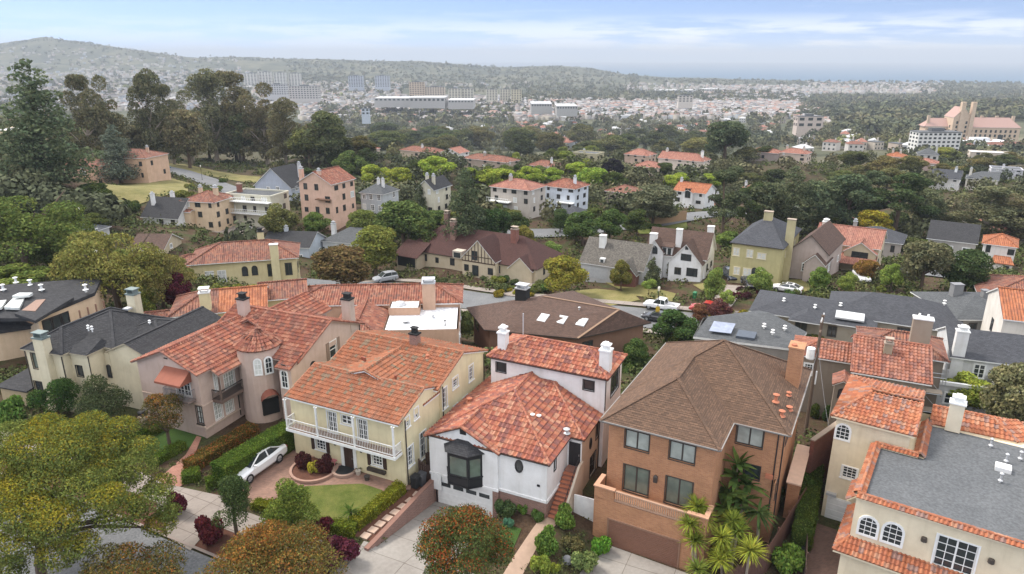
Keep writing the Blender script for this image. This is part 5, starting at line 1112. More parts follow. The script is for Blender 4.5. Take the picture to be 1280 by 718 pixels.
for x0, x1 in ((-3.6, -1.6), (4.0, 7.2)):
 for z in (-2.55, -.55): mb.box(x0, -5.45, z, x1, -4.45, z + .05)
mb.build('walk_board', M['barkpale'], sc)
# ---- A8, A9 low grey houses along the back street
H = sthouse('sprawling single storey house with a dark slate hip roof and a glass canopy', 14, 57, 2, 0, (.34, .3, .24))
H.block(.6, .6, 15, 9.6, -6, -1.6, cut=False, F=[(2, 3.4, -3.6, -2.2, 'dark2d'), (6, 7.4, -3.6, -2.2, 'dark2d'), (10, 11, -3.6, -2.2, 'dark2d')], L=[(3, 4.5, -3.6, -2.2, 'dark2d')]); H.block(10, 3.5, 24.5, 13, -6, -1.4, cut=False, F=[(18, 19.5, -3.4, -2, 'dark2d')])
mb = MB(); H.roof(0, 0, 15.6, 10.2, -1.6, .3, 'x', ('hip', 'hip'), 'asph_blue', 'flat'); H.roof(9.4, 2.9, 25.4, 13.6, -1.4, .42, 'x', ('hip', 'hip'), 'asph_blue', 'flat'); H.roof(5.2, -1.4, 9.2, 4, -1.5, .35, 'y', ('hip', 'gable'), 'asph_blue', 'flat')
skylights(H, [(12.3, 1.8, -.9)], 3.4, 2.2, .12, 'blind'); H.vent(4, 3.2, -.5, .3, .1, 'white'); H.vent(8, 2.6, -.6, .3, .1, 'white'); H.vent(11, 4, -.3, .3, .1, 'white'); H.vent(23, 8, .7, .3, .1, 'white'); H.finish()
H = sthouse('low house with a weathered grey shingle roof and square chimney near the right edge', 38.3, 65.1, 28, 0, (.3, .29, .27))
H.block(.4, .4, 9.6, 11, -6, -1.1, cut=False, F=[(2, 3, -3, -1.7, 'dark2d'), (4.5, 5.5, -3, -1.7, 'dark2d'), (7, 8, -3, -1.7, 'dark2d')], R=[(2, 3, -3, -1.7, 'dark2d')]); H.roof(0, 0, 10, 11.4, -1.1, .32, 'y', ('hip', 'hip'), 'asph_grey', 'flat'); H.chimney(3.6, 6.8, -1, 1.5, 1.3, 1.0, plain((.2, .2, .2), .8), 'plain', 'grey'); H.chimney(7, 6, -1, .9, .7, .7, plain((.2, .2, .2), .8), 'plain', 'grey'); H.finish()
H = sthouse('white house with a bright orange tile gable roof at the right edge', 42.0, 56.5, 5, 0, (.68, .64, .58))
H.block(0, 0, 12, 9.5, -6, 2.9, cut=False, F=[(4, 5, -2.6, -.9, 'dark4'), (8, 9, -2.6, -.9, 'dark4')], L=[(4, 5, -.5, 1, 'dark1')]); H.roof(-.2, -.5, 12.5, 10, 2.7, .42, 'x', ('gable', 'gable'), 'tile_far3', 'tileflat', walls=(0, 9.5, 0, 12)); H.finish()
H = sthouse('single storey house with a broad red hip roof at the right edge', 41.5, 77, 2, 0, (.42, .34, .28))
H.block(.8, .8, 17, 12, -7, -1.2, cut=False, F=[(2, 3, -3.2, -1.8, 'white6'), (5, 6, -3.2, -1.8, 'white6')], L=[(3, 4, -3.2, -1.8, 'dark2d')]); H.roof(0, 0, 17.8, 12.8, -1.2, .36, 'x', ('hip', 'hip'), 'tile_far2', 'tileflat'); H.finish()
# ---- far side of the back street
def ext_tudor(H):
 w = H.w; x1 = w * .74; x0 = w * .50
 gable_wing(H, x0, x1, -1.6, 3.6, 1.0, 'redbrown', 6, 0, [(x0 + 2.2, x0 + 3.4, 3.3, 5.0, 'dark4'), (x0 + 2.3, x0 + 3.6, .2, 2.2, 'dark1'), (x0 + .5, x0 + 1.4, .9, 2.1, 'dark4'), (x1 - 1.5, x1 - .5, .9, 2.1, 'dark4')], 2.9)
 gable_wing(H, w * .82, w * .98, -.6, 2.6, .9, 'redbrown', 5)
 H.chimney(w * .2, 7, 3, H.zr + 2.2, 1.0, .9, M['brick_old'], 'box', 'stone'); H.chimney(w * .33, 3.4, 3, H.zr + 1.6, 1.1, 1.0, M['brick_old'], 'box', 'stone'); H.chimney(w * .77, 4.5, 3, H.zr + 1.4, 1.3, 1.0, M['brick_red'], 'box', 'stone')
 mb = MB(); mb.box(.2, -2.8, -1, 5.2, -.1, 2.3); g = H.part('garage_wing', mb, C_(.45, .38, .28)); mb = MB(); mb.slab([(-.3, -3.4, 2.3), (5.7, -3.4, 2.3), (5.7, 1.5, 4.4), (-.3, 1.5, 4.4)], .12); H.part('garage_roof', mb, M['redbrown'], None, g); mb = MB(); mb.box(.5, -2.85, .1, 4.8, -2.78, 2.1); H.part('garage_door', mb, M['dark'], None, g)
 mb = MB(); mb.box(w * .40, -.4, 2.6, w * .47, 1.5, 4.1); d = H.part('dormer', mb, C_(.5, .45, .38)); mb = MB(); mb.box(w * .41, -.45, 2.8, w * .46, -.38, 3.8); H.part('pane', mb, M['glass'], None, d)
mid('long brown roofed tudor house with a half timbered front gable and brick chimneys', (670, 355), 19, 182, 11.5, 0, ('x', ('hip', 'hip'), .72, 'redbrown'), (.56, .48, .35), 1, 9, 2, 'dark4', (), extra=ext_tudor, name='tudor_house', soff='bronze')
def ext_cottage(H):
 w = H.w; gable_wing(H, w * .62, w * .95, -1.8, 2.4, 1.05, 'slate_old', 5, 0, [(w * .72, w * .84, .8, 2.1, 'dark4')], None, wallm=H.mat(M['brick_red']))
 mb = MB(); mb.box(w * .12, -.06, 0, w * .45, -.003, 2.1); H.part('garage_door', mb, M['ltgrey']); mb = MB(); mb.box(w * .3, .2, 2.6, w * .38, 2.2, 3.8); d = H.part('dormer', mb, M['white']); mb = MB(); mb.box(w * .315, .15, 2.8, w * .365, .22, 3.6); H.part('pane', mb, M['glass'], None, d)
 H.chimney(w * .25, 3.0, 3, H.zr + .8, 1.1, 1.0, C_(.78, .78, .76), 'plain', 'white'); H.chimney(w * .98, 6, 2, H.zr + 1.5, 1.2, 1.0, C_(.76, .76, .75), 'plain', 'white')
mid('cottage with an old grey shake roof and white chimney beside the white tudor house', (802, 357), 19, 80, 8.5, 0, ('x', ('gable', 'gable'), .85, 'slate_old'), (.5, .5, .5), 1, 0, 1, 'white6', (), extra=ext_cottage, name='cottage')
def ext_white(H):
 w = H.w; gable_wing(H, w * .44, w * .98, -2.2, 3.2, 1.15, 'asph_brown', 6, 0, [(w * .55, w * .65, .9, 2.1, 'dark2d'), (w * .75, w * .92, .9, 2.3, 'dark4'), (w * .64, w * .80, 3.6, 4.7, 'dark4'), (w * .7, w * .74, 5.6, 6.1, 'dark1')], None)
 gable_wing(H, w * .0, w * .3, -.9, 4.3, 1.2, 'asph_brown', 5, 0, [(w * .08, w * .2, 3.8, 5.2, 'arch:dark1')], None)
 mb = MB(); mb.box(w * .26, -.2, 3.2, w * .44, 3, 5.2); d = H.part('dormer', mb, M['white']); mb = MB(); mb.slab([(w * .24, -.5, 5.2), (w * .46, -.5, 5.2), (w * .46, 3, 5.7), (w * .24, 3, 5.7)], .1); H.part('dormer_roof', mb, M['asph_brown'], None, d)
 for f in (.28, .36): mb = MB(); mb.box(w * f, -.25, 3.7, w * (f + .06), -.19, 4.9); H.part('pane', mb, M['glass'], None, d)
 H.chimney(w * .5, 1.5, 3, H.zr + .5, 1.0, .9, C_(.78, .78, .76), 'plain', 'white'); H.chimney(w * .95, 5, 3, H.zr + .8, 1.1, .9, C_(.78, .78, .76), 'plain', 'white')
mid('white storybook tudor house with brown roof and steep front gables', (880, 349), 25, 76, 7.5, 2, ('x', ('gable', 'gable'), 1.0, 'asph_brown'), (.78, .78, .78), 1, 3, 2, 'dark4', (), extra=ext_white, name='tudor_house')
def ext_olive(H):
 w = H.w; mb = MB(); H.window(segM((0, 0), (w, 0)), w * .46, w * .56, .1, 2.6, 'arch:dark1'); mb.box(w * .42, -2.2, -.5, w * .6, -.01, .05); H.part('steps', mb, M['stone'])
 H.chimney(w + .3, 4.0, -1, H.zr + .6, 1.3, .8, C_(.5, .44, .26), 'plain', 'stone'); H.chimney(w * .5, 7, 4, H.zr + .9, 1.4, .9, C_(.5, .44, .26), 'plain', 'stone')
mid('olive stucco two storey house with dark hip roof and arched front door', (972, 358), 46, 64, 16, -2, ('x', ('hip', 'hip'), .42, 'asph_blue'), (.47, .42, .22), 2, 4, 2, 'creamw', (), extra=ext_olive, soff='bronze', ww=1.0)
def ext_two(H):
 gable_wing(H, H.w * .45, H.w, -1.5, 3.0, .95, 'asph_brown', 6)
mid('taupe house with a steep brown gable roof beside the olive house', (1030, 350), 32, 46, 13, -6, ('y', ('gable', 'gable'), .95, 'asph_brown'), (.46, .38, .34), 1, 1, 2, 'white6', (), extra=ext_two, Y=112, soff='bronze')
def ext_pink(H):
 gable_wing(H, H.w * .5, H.w * .98, -1.4, 3.6, .7, 'tile_far4', 6, 0, [(H.w * .62, H.w * .86, 2.2, 3.6, 'dark4')]); mb = MB(); mb.slab([(H.w * .2, -4, 1.9), (H.w, -4, 1.9), (H.w, 0, 2.9), (H.w * .2, 0, 2.9)], .12); H.part('porch_roof', mb, M['tile_far4']); H.chimney(H.w * .1, 3, 3, H.zr + .7, 1.2, .9, C_(.66, .6, .52), 'fancy', 'white')
mid('cream house with pink tile roof and a front gable window on the back street', (1094, 340), 28, 84, 9.5, -4, ('x', ('gable', 'gable'), .5, 'tile_far4'), (.55, .48, .34), 1, 3, 2, 'dark4', (), extra=ext_pink, Y=122)
mid('grey hip roofed house behind the cream house with pink tiles', (1124, 322), 17, 70, 9, -4, ('x', ('hip', 'hip'), .45, 'asph_blue'), (.4, .36, .33), 1, 4, 2, 'dark2d', ((.05, .5, .6, 1.0),), Y=140)
mid('house with a dark roof half hidden by the two tall trees on the right', (1216, 325), 20, 62, 11, -4, ('x', ('gable', 'gable'), .5, 'asph_dark'), (.42, .4, .38), 1, 3, 2, 'white6', (), Y=138)
def ext_wo(H):
 mb = MB(); mb.slab([(H.w * .3, -2.6, 2.3), (H.w + .2, -2.6, 2.3), (H.w * .9, 0, 3.2), (H.w * .4, 0, 3.2)], .12); H.part('porch_roof', mb, M['tile_far3']); H.block(H.w * .4, -2.2, H.w, 0, -2, 2.2, cut=False, F=[(H.w * .75, H.w * .9, .6, 1.8, 'dark1')])
mid('small white two storey house with orange tile hip roof on the right', (1263, 342), 32, 42, 7, -6, ('x', ('hip', 'hip'), .4, 'tile_far3'), (.74, .72, .68), 2, 3, 1, 'dark1', (), extra=ext_wo, Y=128)
mid('pink tile roofed house at the right edge behind the small white house', (1275, 306), 12, 60, 12, -6, ('x', ('hip', 'hip'), .45, 'tile_far4'), (.55, .45, .38), 1, 3, 2, 'white6', ((.3, .4, .6, 1.0),), Y=158)
# ---- left: between the streets
mid('light blue house with a dark gable roof beyond the long yellow house', (388, 332), 22, 58, 9, 22, ('x', ('gable', 'gable'), .5, 'asph_dark'), (.50, .56, .64), 1, 3, 1, 'white6', ((.35, .5, .7, 1.0, (.5, .54, .6)),), Y=142)
mid('white house with a grey roof behind the reddish street tree', (450, 325), 20, 46, 9, 12, ('x', ('hip', 'gable'), .5, 'asph_grey'), (.66, .68, .70), 1, 2, 1, 'white6', ((.1, .4, .8, 1.2, (.75, .75, .74)),), Y=146)
mid('building with a flat taupe roof deck below the peach house', (322, 300), 8, 66, 12, 24, ('flat', None, 0, 'concrete_pave'), (.45, .38, .32), 1, 0, 0, 'white6', ((.1, .3, .6, .8), (.8, .2, .6, .6)), Y=150)
mid('small house with a grey gable roof among the trees on the left', (205, 322), 10, 40, 8, 30, ('x', ('gable', 'gable'), .5, 'asph_brown'), (.5, .42, .3), 1, 2, 1, 'white6', (), Y=128)
mid('grey roof of a low house under the tall trees at the left edge', (95, 306), 9, 46, 9, 20, ('x', ('hip', 'hip'), .4, 'asph_grey'), (.5, .5, .5), 1, 2, 1, 'white6', (), Y=125)
# ---- the terrace of tall houses on the left hillside
mid('white house with dark gable roof and two white chimneys on the left hillside', (226, 300), 26, 44, 8, 14, ('x', ('gable', 'gable'), .9, 'asph_dark'), (.76, .76, .76), 2, 3, 2, 'dark2d', ((.15, .3, 1.2, 1.0, (.8, .8, .8)), (.5, .6, 1.2, 1.0, (.8, .8, .8))), Y=150)
def ext_peach(H): H.window(segM((0, 0), (H.w, 0)), H.w * .08, H.w * .3, .2, 4.2, 'arch:dark1'); H.block(-2.6, -1.5, H.w * .35, .2, -2, 4.6, cut=False); H.roof(-2.9, -1.8, H.w * .38, .4, 4.55, .35, 'x', ('hip', 'gable'), 'tile_far2', 'tileflat'); H.window(segM((-2.6, -1.5), (H.w * .35, -1.5)), .8, 2.4, .2, 3.4, 'arch:dark1')
mid('peach villa with a brown tile roof and a great arch on the left hillside', (272, 290), 35, 40, 8, 16, ('x', ('hip', 'hip'), .4, 'tile_far2'), (.68, .52, .36), 3, 3, 3, 'dark2d', ((.2, .6, .7, 1.0), (.75, .5, 1.0, 1.2)), extra=ext_peach, Y=152)
def ext_deck(H):
 for z in (2.9, 5.6):
  mb = MB(); mb.box(-.3, -1.6, z, H.w + .3, 0, z + .2); b = H.part('balcony', mb, M['white']); mb = MB(); mb.box(-.3, -1.6, z + 1.0, H.w + .3, -1.52, z + 1.1)
  for k in range(int(H.w / .5)): mb.box(k * .5, -1.58, z + .2, k * .5 + .07, -1.53, z + 1.0)
  H.part('railing', mb, M['white'], None, b)
mid('cream three storey house with white balconies on the left hillside', (342, 284), 36, 56, 7, 12, ('flat', None, 0, 'asph_grey'), (.58, .56, .46), 3, 4, 2, 'dark2d', ((.1, .5, 2.2, 1.3, 'brick_red'),), extra=ext_deck, Y=156)
mid('blue grey house with a steep dark roof above the balconied house', (366, 254), 18, 46, 9, 8, ('y', ('gable', 'gable'), .8, 'asph_dark'), (.42, .46, .54), 2, 4, 2, 'white6', ((.85, .7, .6, 1.0, (.6, .6, .62)),), Y=182)
def ext_sal(H):
 H.block(-.9, 1.2, H.w * .45, 3, -2, H.h - .6, cut=False); mb = MB(); mb.box(H.w * .55, -1.0, H.h * .52, H.w * .98, 0, H.h * .55); H.part('balcony', mb, M['wood'])
mid('tall salmon pink house with a red tile roof and stepped gable', (417, 273), 40, 40, 9, 6, ('y', ('gable', 'gable'), .55, 'tile_far'), (.70, .47, .36), 3, 3, 3, 'dark2d', ((.02, .1, .3, 1.2), (.62, .05, .2, 1.0)), extra=ext_sal, Y=158)
mid('pale blue grey house with twin white chimneys beside the salmon house', (480, 269), 25, 28, 7, 6, ('x', ('hip', 'hip'), .6, 'asph_grey'), (.50, .53, .56), 2, 3, 2, 'white6', ((.55, .4, 1.1, .8, (.75, .75, .75)), (.75, .4, 1.1, .8, (.75, .75, .75))), Y=168)
mid('tall cream house with a steep dark roof between two conifers', (543, 271), 32, 20, 8, 4, ('y', ('gable', 'gable'), .9, 'asph_dark'), (.62, .58, .46), 3, 2, 2, 'dark2d', ((.3, .3, .9, .9), (.75, .25, .9, .9)), Y=162)
def ext_three(H):
 mb = MB(); mb.box(-.2, -1.9, 3.0, H.w * .55, 0, 3.2); b = H.part('balcony', mb, M['white']); mb = MB(); mb.box(-.2, -1.9, 4.0, H.w * .55, -1.82, 4.1)
 for k in range(14): mb.box(k * .5, -1.88, 3.2, k * .5 + .08, -1.83, 4.0)
 H.part('railing', mb, M['white'], None, b)
mid('three storey grey stucco house with pink tile hip roof and white balcony', (662, 271), 31, 50, 8, -2, ('x', ('hip', 'hip'), .4, 'tile_far4'), (.52, .47, .42), 3, 4, 2, 'dark2d', ((.35, .4, .9, 1.0, (.6, .5, .42)),), extra=ext_three, Y=168)
def ext_lb(H):
 mb = MB(); mb.box(H.w * .5, -1.5, H.h * .36, H.w, 0, H.h * .39); b = H.part('balcony', mb, M['white']); mb = MB(); mb.box(H.w * .5, -1.5, H.h * .48, H.w, -1.42, H.h * .49)
 for k in range(8): mb.box(H.w * .5 + k * .5, -1.48, H.h * .39, H.w * .5 + k * .5 + .07, -1.43, H.h * .48)
 H.part('railing', mb, M['white'], None, b)
mid('pale blue three storey house with orange tile roof', (718, 265), 27, 40, 7.5, -4, ('x', ('hip', 'hip'), .42, 'tile_far'), (.62, .67, .74), 3, 3, 2, 'dark2d', ((.82, .4, .9, .9, (.75, .77, .8)),), extra=ext_lb, Y=176)
mid('pale blue garage with a small dark hip roof below the pale blue house', (722, 282), 12, 26, 6, -4, ('x', ('hip', 'hip'), .5, 'asph_blue'), (.58, .63, .70), 1, 2, 1, 'dark2d', (), Y=165, name='garage', cat='garage')
mid('brown house with a low tile roof left of the round grey tree', (786, 260), 17, 30, 8, -8, ('x', ('hip', 'hip'), .35, 'tile_far2'), (.30, .25, .21), 2, 3, 3, 'dark2d', (), Y=190)
def ext_w(H): gable_wing(H, H.w * .35, H.w * .65, -1.2, H.h, .5, 'tile_far3', 5, 0, [(H.w * .42, H.w * .58, 2.5, 5, 'dark2d')])
mid('white house with an orange tile roof and central bay beyond the round grey tree', (880, 260), 17, 40, 8, -6, ('x', ('gable', 'gable'), .45, 'tile_far3'), (.76, .76, .76), 2, 3, 1, 'dark2d', ((.05, .5, .8, .9),), extra=ext_w, Y=188)
mid('peach house behind the blue cedar on the left slope', (186, 226), 26, 52, 11, 20, ('x', ('hip', 'hip'), .35, 'tile_far2'), (.62, .42, .3), 2, 4, 2, 'dark2d', ((.8, .5, .8, 1.0),), Y=215)
mid('salmon house below the giant cypress on the left slope', (118, 238), 26, 46, 12, 20, ('x', ('hip', 'hip'), .35, 'tile_far2'), (.62, .40, .29), 2, 3, 2, 'dark2d', (), Y=205)
mid('cream house at the left edge behind the giant cypress', (24, 190), 24, 40, 14, 20, ('flat', None, 0, 'flat_white'), (.66, .54, .34), 2, 3, 2, 'dark2d', (), Y=250)
# ---- roofs among the trees further out
far_list = [
 ((462, 199), 10, 34, ('x', ('hip', 'hip'), .4, 'tile_far4'), (.62, .5, .42), 'pink roofed house with a white chimney deep among the trees left of centre', ((.8, .4, 1.2, 1.2, (.8, .8, .78)),), 300),
 ((548, 202), 9, 56, ('x', ('hip', 'hip'), .4, 'tile_far2'), (.55, .45, .36), 'long low house with faded tile roof under the far trees', ((.5, .4, 1, 1.1, (.75, .72, .7)),), 305),
 ((577, 206), 13, 28, ('y', ('gable', 'gable'), .4, 'tile_far4'), (.72, .7, .68), 'white gabled house at the end of the long faded roof', (), 290),
 ((636, 218), 14, 70, ('x', ('hip', 'hip'), .35, 'tile_far2'), (.42, .34, .28), 'wide brown house with tile roof above the lime green trees', ((.4, .4, .8, 1.2),), 250),
 ((694, 222), 12, 40, ('x', ('hip', 'hip'), .4, 'tile_far2'), (.5, .4, .32), 'rose roofed house with white chimney near the dark round tree', ((.8, .4, 1, 1, (.75, .75, .75)),), 260),
 ((748, 205), 11, 36, ('flat', None, 0, 'flat_grey'), (.48, .44, .3), 'flat roofed green stucco house behind the lime trees', ((.3, .5, 1.4, 1),), 300),
 ((812, 208), 12, 36, ('x', ('hip', 'hip'), .5, 'tile_far4'), (.55, .42, .34), 'house with rose tile roof just right of the black round tree', (), 290),
 ((826, 222), 11, 40, ('x', ('hip', 'hip'), .4, 'tile_far4'), (.6, .5, .42), 'low rose roofed house in front of another right of the black tree', (), 262),
 ((880, 216), 13, 70, ('x', ('gable', 'hip'), .55, 'tile_far4'), (.7, .6, .52), 'large pale house with steep pink roofs and tall white chimney', ((.9, .5, 1.4, 1.2, (.85, .85, .82)), (.1, .5, 1, 1.2, (.7, .6, .5))), 270),
 ((975, 204), 11, 46, ('x', ('hip', 'hip'), .4, 'tile_far4'), (.36, .3, .28), 'dark walled house with pink tile roof right of the tall pines', (), 310),
 ((1010, 206), 12, 44, ('x', ('hip', 'hip'), .4, 'tile_far4'), (.62, .5, .42), 'pink roofed house with two chimneys left of the dark cypress row', ((.2, .5, 1, 1), (.8, .5, 1, 1)), 305),
 ((1132, 208), 10, 30, ('x', ('hip', 'hip'), .4, 'tile_far3'), (.6, .5, .42), 'small orange roofed house above the cypress row', ((.3, .5, 1, 1), (.7, .5, 1, 1)), 315),
 ((1174, 216), 10, 48, ('x', ('hip', 'hip'), .35, 'tile_far4'), (.5, .38, .34), 'long rose roofed house below a grey hip roof on the right', (), 290),
 ((1175, 204), 9, 32, ('x', ('hip', 'hip'), .6, 'asph_grey'), (.6, .58, .55), 'grey hip roofed house with thin chimneys above the long rose roof', ((.9, .5, 1.4, .9),), 320),
 ((1200, 240), 15, 46, ('x', ('gable', 'gable'), .6, 'asph_blue'), (.76, .74, .72), 'white house with slate gable roof above the cypress row on the right', ((.8, .4, .8, 1, (.8, .8, .8)),), 232),
 ((1248, 240), 14, 50, ('x', ('hip', 'gable'), .5, 'asph_grey'), (.68, .64, .56), 'cream house with a grey roof beside the white slate roofed house', ((.1, .4, .8, 1),), 236),
 ((1280, 226), 12, 50, ('flat', None, 0, 'flat_grey'), (.55, .55, .58), 'flat roofed blue grey building at the right edge', ((.4, .4, 1.6, .9, (.75, .72, .72)),), 270),
 ((1262, 205), 12, 60, ('flat', None, 0, 'flat_white'), (.6, .52, .44), 'cream flat roofed building below the castle like school', (), 360),
 ((905, 268), 10, 26, ('x', ('gable', 'gable'), .5, 'tile_far2'), (.72, .68, .64), 'white walled house with brown roof behind the leaning pine', ((.5, .5, 1, .9),), 215),
 ((1062, 292), 12, 30, ('x', ('hip', 'hip'), .45, 'tile_far2'), (.5, .42, .32), 'small cream house with brown tile roof beside the golden tree', (), 172),
 ((952, 252), 10, 30, ('x', ('hip', 'hip'), .45, 'tile_far4'), (.66, .6, .54), 'pale house with a rose roof left of the cypress row', ((.2, .4, 1, 1, (.75, .75, .75)),), 232)]
for b, hp, wp, rf, wc, lab, ch, Y in far_list: mid(lab, (b[0] - 3, b[1] - 2), hp * .85, wp * .82, 8, random.uniform(-8, 6), rf, wc, 2 if hp > 11 else 1, 3, 2, 'dark1', ch, Y=Y, ww=1.1)
# ---- far left modern house (big dark roofs with white skylights and a glazed front)
def A(px, py, z): return at_z(px, py, z)
H = House('house', 'modern peach house with broad dark roofs and bright skylights at the left edge', (0, 0, 0), 0, C_(.60, .46, .32))
mb = MB()
mb.slab([A(-70, 398, 6.4), A(41, 398, 6.6), A(118, 366, 7.0), A(127, 347, 7.4), A(60, 352, 7.6), A(-70, 362, 7.4)], .35)
mb.slab([A(-70, 420, 4.7), A(0, 414, 4.7), A(46, 407, 4.9), A(20, 398, 5.6), A(-70, 404, 5.6)], .3)
mb.slab([A(18, 392, 7.1), A(44, 401, 6.9), A(92, 372, 7.3), A(80, 366, 7.5), A(50, 374, 7.5)], .3); H.part('roof', mb, M['asph_dark'])
def wallq(a, b, z0, inset=.0): H.W.face([(a[0], a[1], z0), (b[0], b[1], z0), b, a])
p1, p2, p3, p4 = A(-60, 424, 4.3), A(-2, 418, 4.3), A(36, 411, 4.4), A(30, 402, 4.4)
wallq(p1, p2, -1); wallq(p2, p3, -1)
q1, q2, q3 = A(47, 400, 6.3), A(117, 369, 6.7), A(125, 352, 7.0); wallq(p3, q1, -1); wallq(q1, q2, -1); wallq(q2, q3, -1)
MTm = segM(q1[:2], q2[:2]); Lm = math.hypot(q2[0] - q1[0], q2[1] - q1[1])
for f0, f1 in ((.06, .2), (.22, .36), (.38, .5)): H.window(MTm, Lm * f0, Lm * f1, 3.6, 6.0, 'dark1', False)
mb = MB(); mb.box(Lm * .52, -1.4, 3.3, Lm * .98, -.02, 3.5, 0, MTm); mb.box(Lm * .52, -1.4, 4.3, Lm * .98, -1.3, 4.42, 0, MTm)
for f in (.52, .67, .82, .97): mb.box(Lm * f, -1.4, 3.5, Lm * f + .12, -1.28, 6.2, 0, MTm)
H.part('balcony', mb, M['brownpaint']); mb = MB(); mb.box(Lm * .53, -1.36, 3.5, Lm * .97, -1.3, 4.3, 0, MTm); H.part('balcony_screen', mb, M['white'])
for pts, z in (([(5, 384), (24, 385), (31, 372), (16, 373)], 7.2), ([(-6, 386), (2, 384), (8, 375), (-2, 376)], 7.2), ([(15, 370), (36, 369), (41, 366), (24, 366)], 7.6)):
 mb = MB(); mb.slab([A(p[0], p[1], z) for p in pts], .25); H.part('skylight', mb, M['blind'])
mb = MB(); mb.slab([A(27, 388, 7.2), A(44, 389, 7.2), A(57, 374, 7.5), A(45, 375, 7.5)], .1); H.part('timber_louvre', mb, M['brownpaint'])
for p in ((4, 362), (107, 362), (20, 353), (38, 356), (52, 362)): v = A(p[0], p[1], 7.5); H.vent(v[0], v[1], v[2], .5, .12, 'white')
H.finish()
# ================================================================== vegetation
M['redleaf'] = leaf_mat('leaf_red_tips', (.26, .085, .03), .45); M['orangeleaf'] = leaf_mat('leaf_orange', (.25, .12, .035), .4); M['litleaf'] = leaf_mat('leaf_yellow_lit_tops', (.235, .205, .03), .4)  # yellow puts the lit crown tops of the near left tree into colour
def leaves(P, Nn, size, rng, aspect=.62, droop=0.0):
 """one quad per leaf at points P facing Nn"""
 n = len(P); Nn = Nn / np.maximum(np.linalg.norm(Nn, axis=1, keepdims=True), 1e-6)
 r = rng.normal(size=(n, 3)); a = np.cross(Nn, r); a /= np.maximum(np.linalg.norm(a, axis=1, keepdims=True), 1e-6); b = np.cross(Nn, a)
 s = size * rng.uniform(.6, 1.35, (n, 1)); a = a * s; b = b * s * aspect
 v = np.stack([P - a * .5, P - b * .5 + a * .08, P + a * .5, P + b * .5 + a * .08], 1).reshape(-1, 3)
 return v, np.arange(n * 4).reshape(-1, 4)
def blob_points(blobs, n, rng, shell=(.62, 1.05), up=.35):
 B = np.array(blobs, float); w = B[:, 3] * B[:, 4] + B[:, 4] * B[:, 5]; w /= w.sum(); k = rng.choice(len(B), n, p=w)
 d = rng.normal(size=(n, 3)); d[:, 2] += up; d /= np.linalg.norm(d, axis=1, keepdims=True)
 r = rng.uniform(*shell, (n, 1)) ** .7; P = B[k, :3] + d * B[k, 3:6] * r
 return P, d, k
def crown_mesh(name, blobs, n, leaf, seed, mats=None, tip=None, rnd=.75, up=.35, shell=(.62, 1.05), tipz=.25):
 rng = np.random.default_rng(seed); P, d, kb = blob_points(blobs, n, rng, shell, up)
 v, q = leaves(P, d + rng.normal(size=(n, 3)) * rnd, leaf, rng)
 idx = None; mats = mats or [M['leaf']]
 if tip is not None: # second colour on each clump's outer upper leaves: red and orange young growth, yellow painted light
  z = d[:, 2] + rng.normal(size=n) * .35; bk = rng.random(n); fk = rng.uniform(.1, 1.7, len(blobs)) ** 1.5; idx = np.where((z > tipz) & (bk < tip * fk[kb]), 1, 0)
 return np_mesh(name, v, q, mats, idx)
def clump_blobs(R, Hc, n, rng, zc=0.0, rr=(.32, .5), flat=.8):
 out = []
 for i in range(n):
  a = rng.uniform(0, 2 * math.pi); ct = rng.uniform(-.85, 1); st_ = math.sqrt(max(0, 1 - ct * ct)); k = rng.uniform(.5, .72); r = R * rng.uniform(*rr)
  out.append((R * k * st_ * math.cos(a), R * k * st_ * math.sin(a), zc + Hc * k * ct, r, r, r * flat))
 return out
def trunk_mesh(name, h, r, seed, branches=5, spread=2.0, top=.8, mat='bark', lean=0.0):
 rng = random.Random(seed); mb = MB(); top_ = (lean * h, 0, h * top); mid_ = (lean * h * .4 + rng.uniform(-.1, .1), rng.uniform(-.1, .1), h * .4)
 mb.tube([(0, 0, -1.0), (0, 0, 0), mid_, top_], [r * 1.5, r * 1.15, r * .8, r * .3], 7)
 for i in range(branches):
  z = h * rng.uniform(.25, .6); a = 2 * math.pi * i / max(1, branches) + rng.uniform(-.4, .4); L_ = spread * rng.uniform(.7, 1.1)
  x0 = lean * z
  mb.tube([(x0, 0, z), (x0 + math.cos(a) * L_ * .5, math.sin(a) * L_ * .5, z + L_ * .45), (x0 + math.cos(a) * L_, math.sin(a) * L_, z + L_ * 1.0)], [r * .55, r * .36, r * .12], 5)
 me_o = mb.build(name, M[mat]); me = me_o.data; bpy.data.objects.remove(me_o); return me
PROTO = {}
def proto(kind, crown, trunk, w, h): PROTO.setdefault(kind, []).append((crown, trunk, w, h))
for sd in (1, 2, 3, 4):
 rng = np.random.default_rng(100 + sd); bl = clump_blobs(3.5, 3.9, 20, rng, 4.6, (.3, .46), .85)
 proto('round', crown_mesh('crown', bl, 10000, .38, sd), trunk_mesh('trunk', 7, .2, sd, 5, 2.2), 7.6, 8.9)
for sd in (1, 2):
 rng = np.random.default_rng(140 + sd); bl = clump_blobs(3.3, 5.9, 26, rng, 6.3, (.32, .5), .9)
 proto('tall', crown_mesh('crown', bl, 10000, .40, 20 + sd), trunk_mesh('trunk', 10, .25, sd, 6, 2.2), 7.4, 12.3)
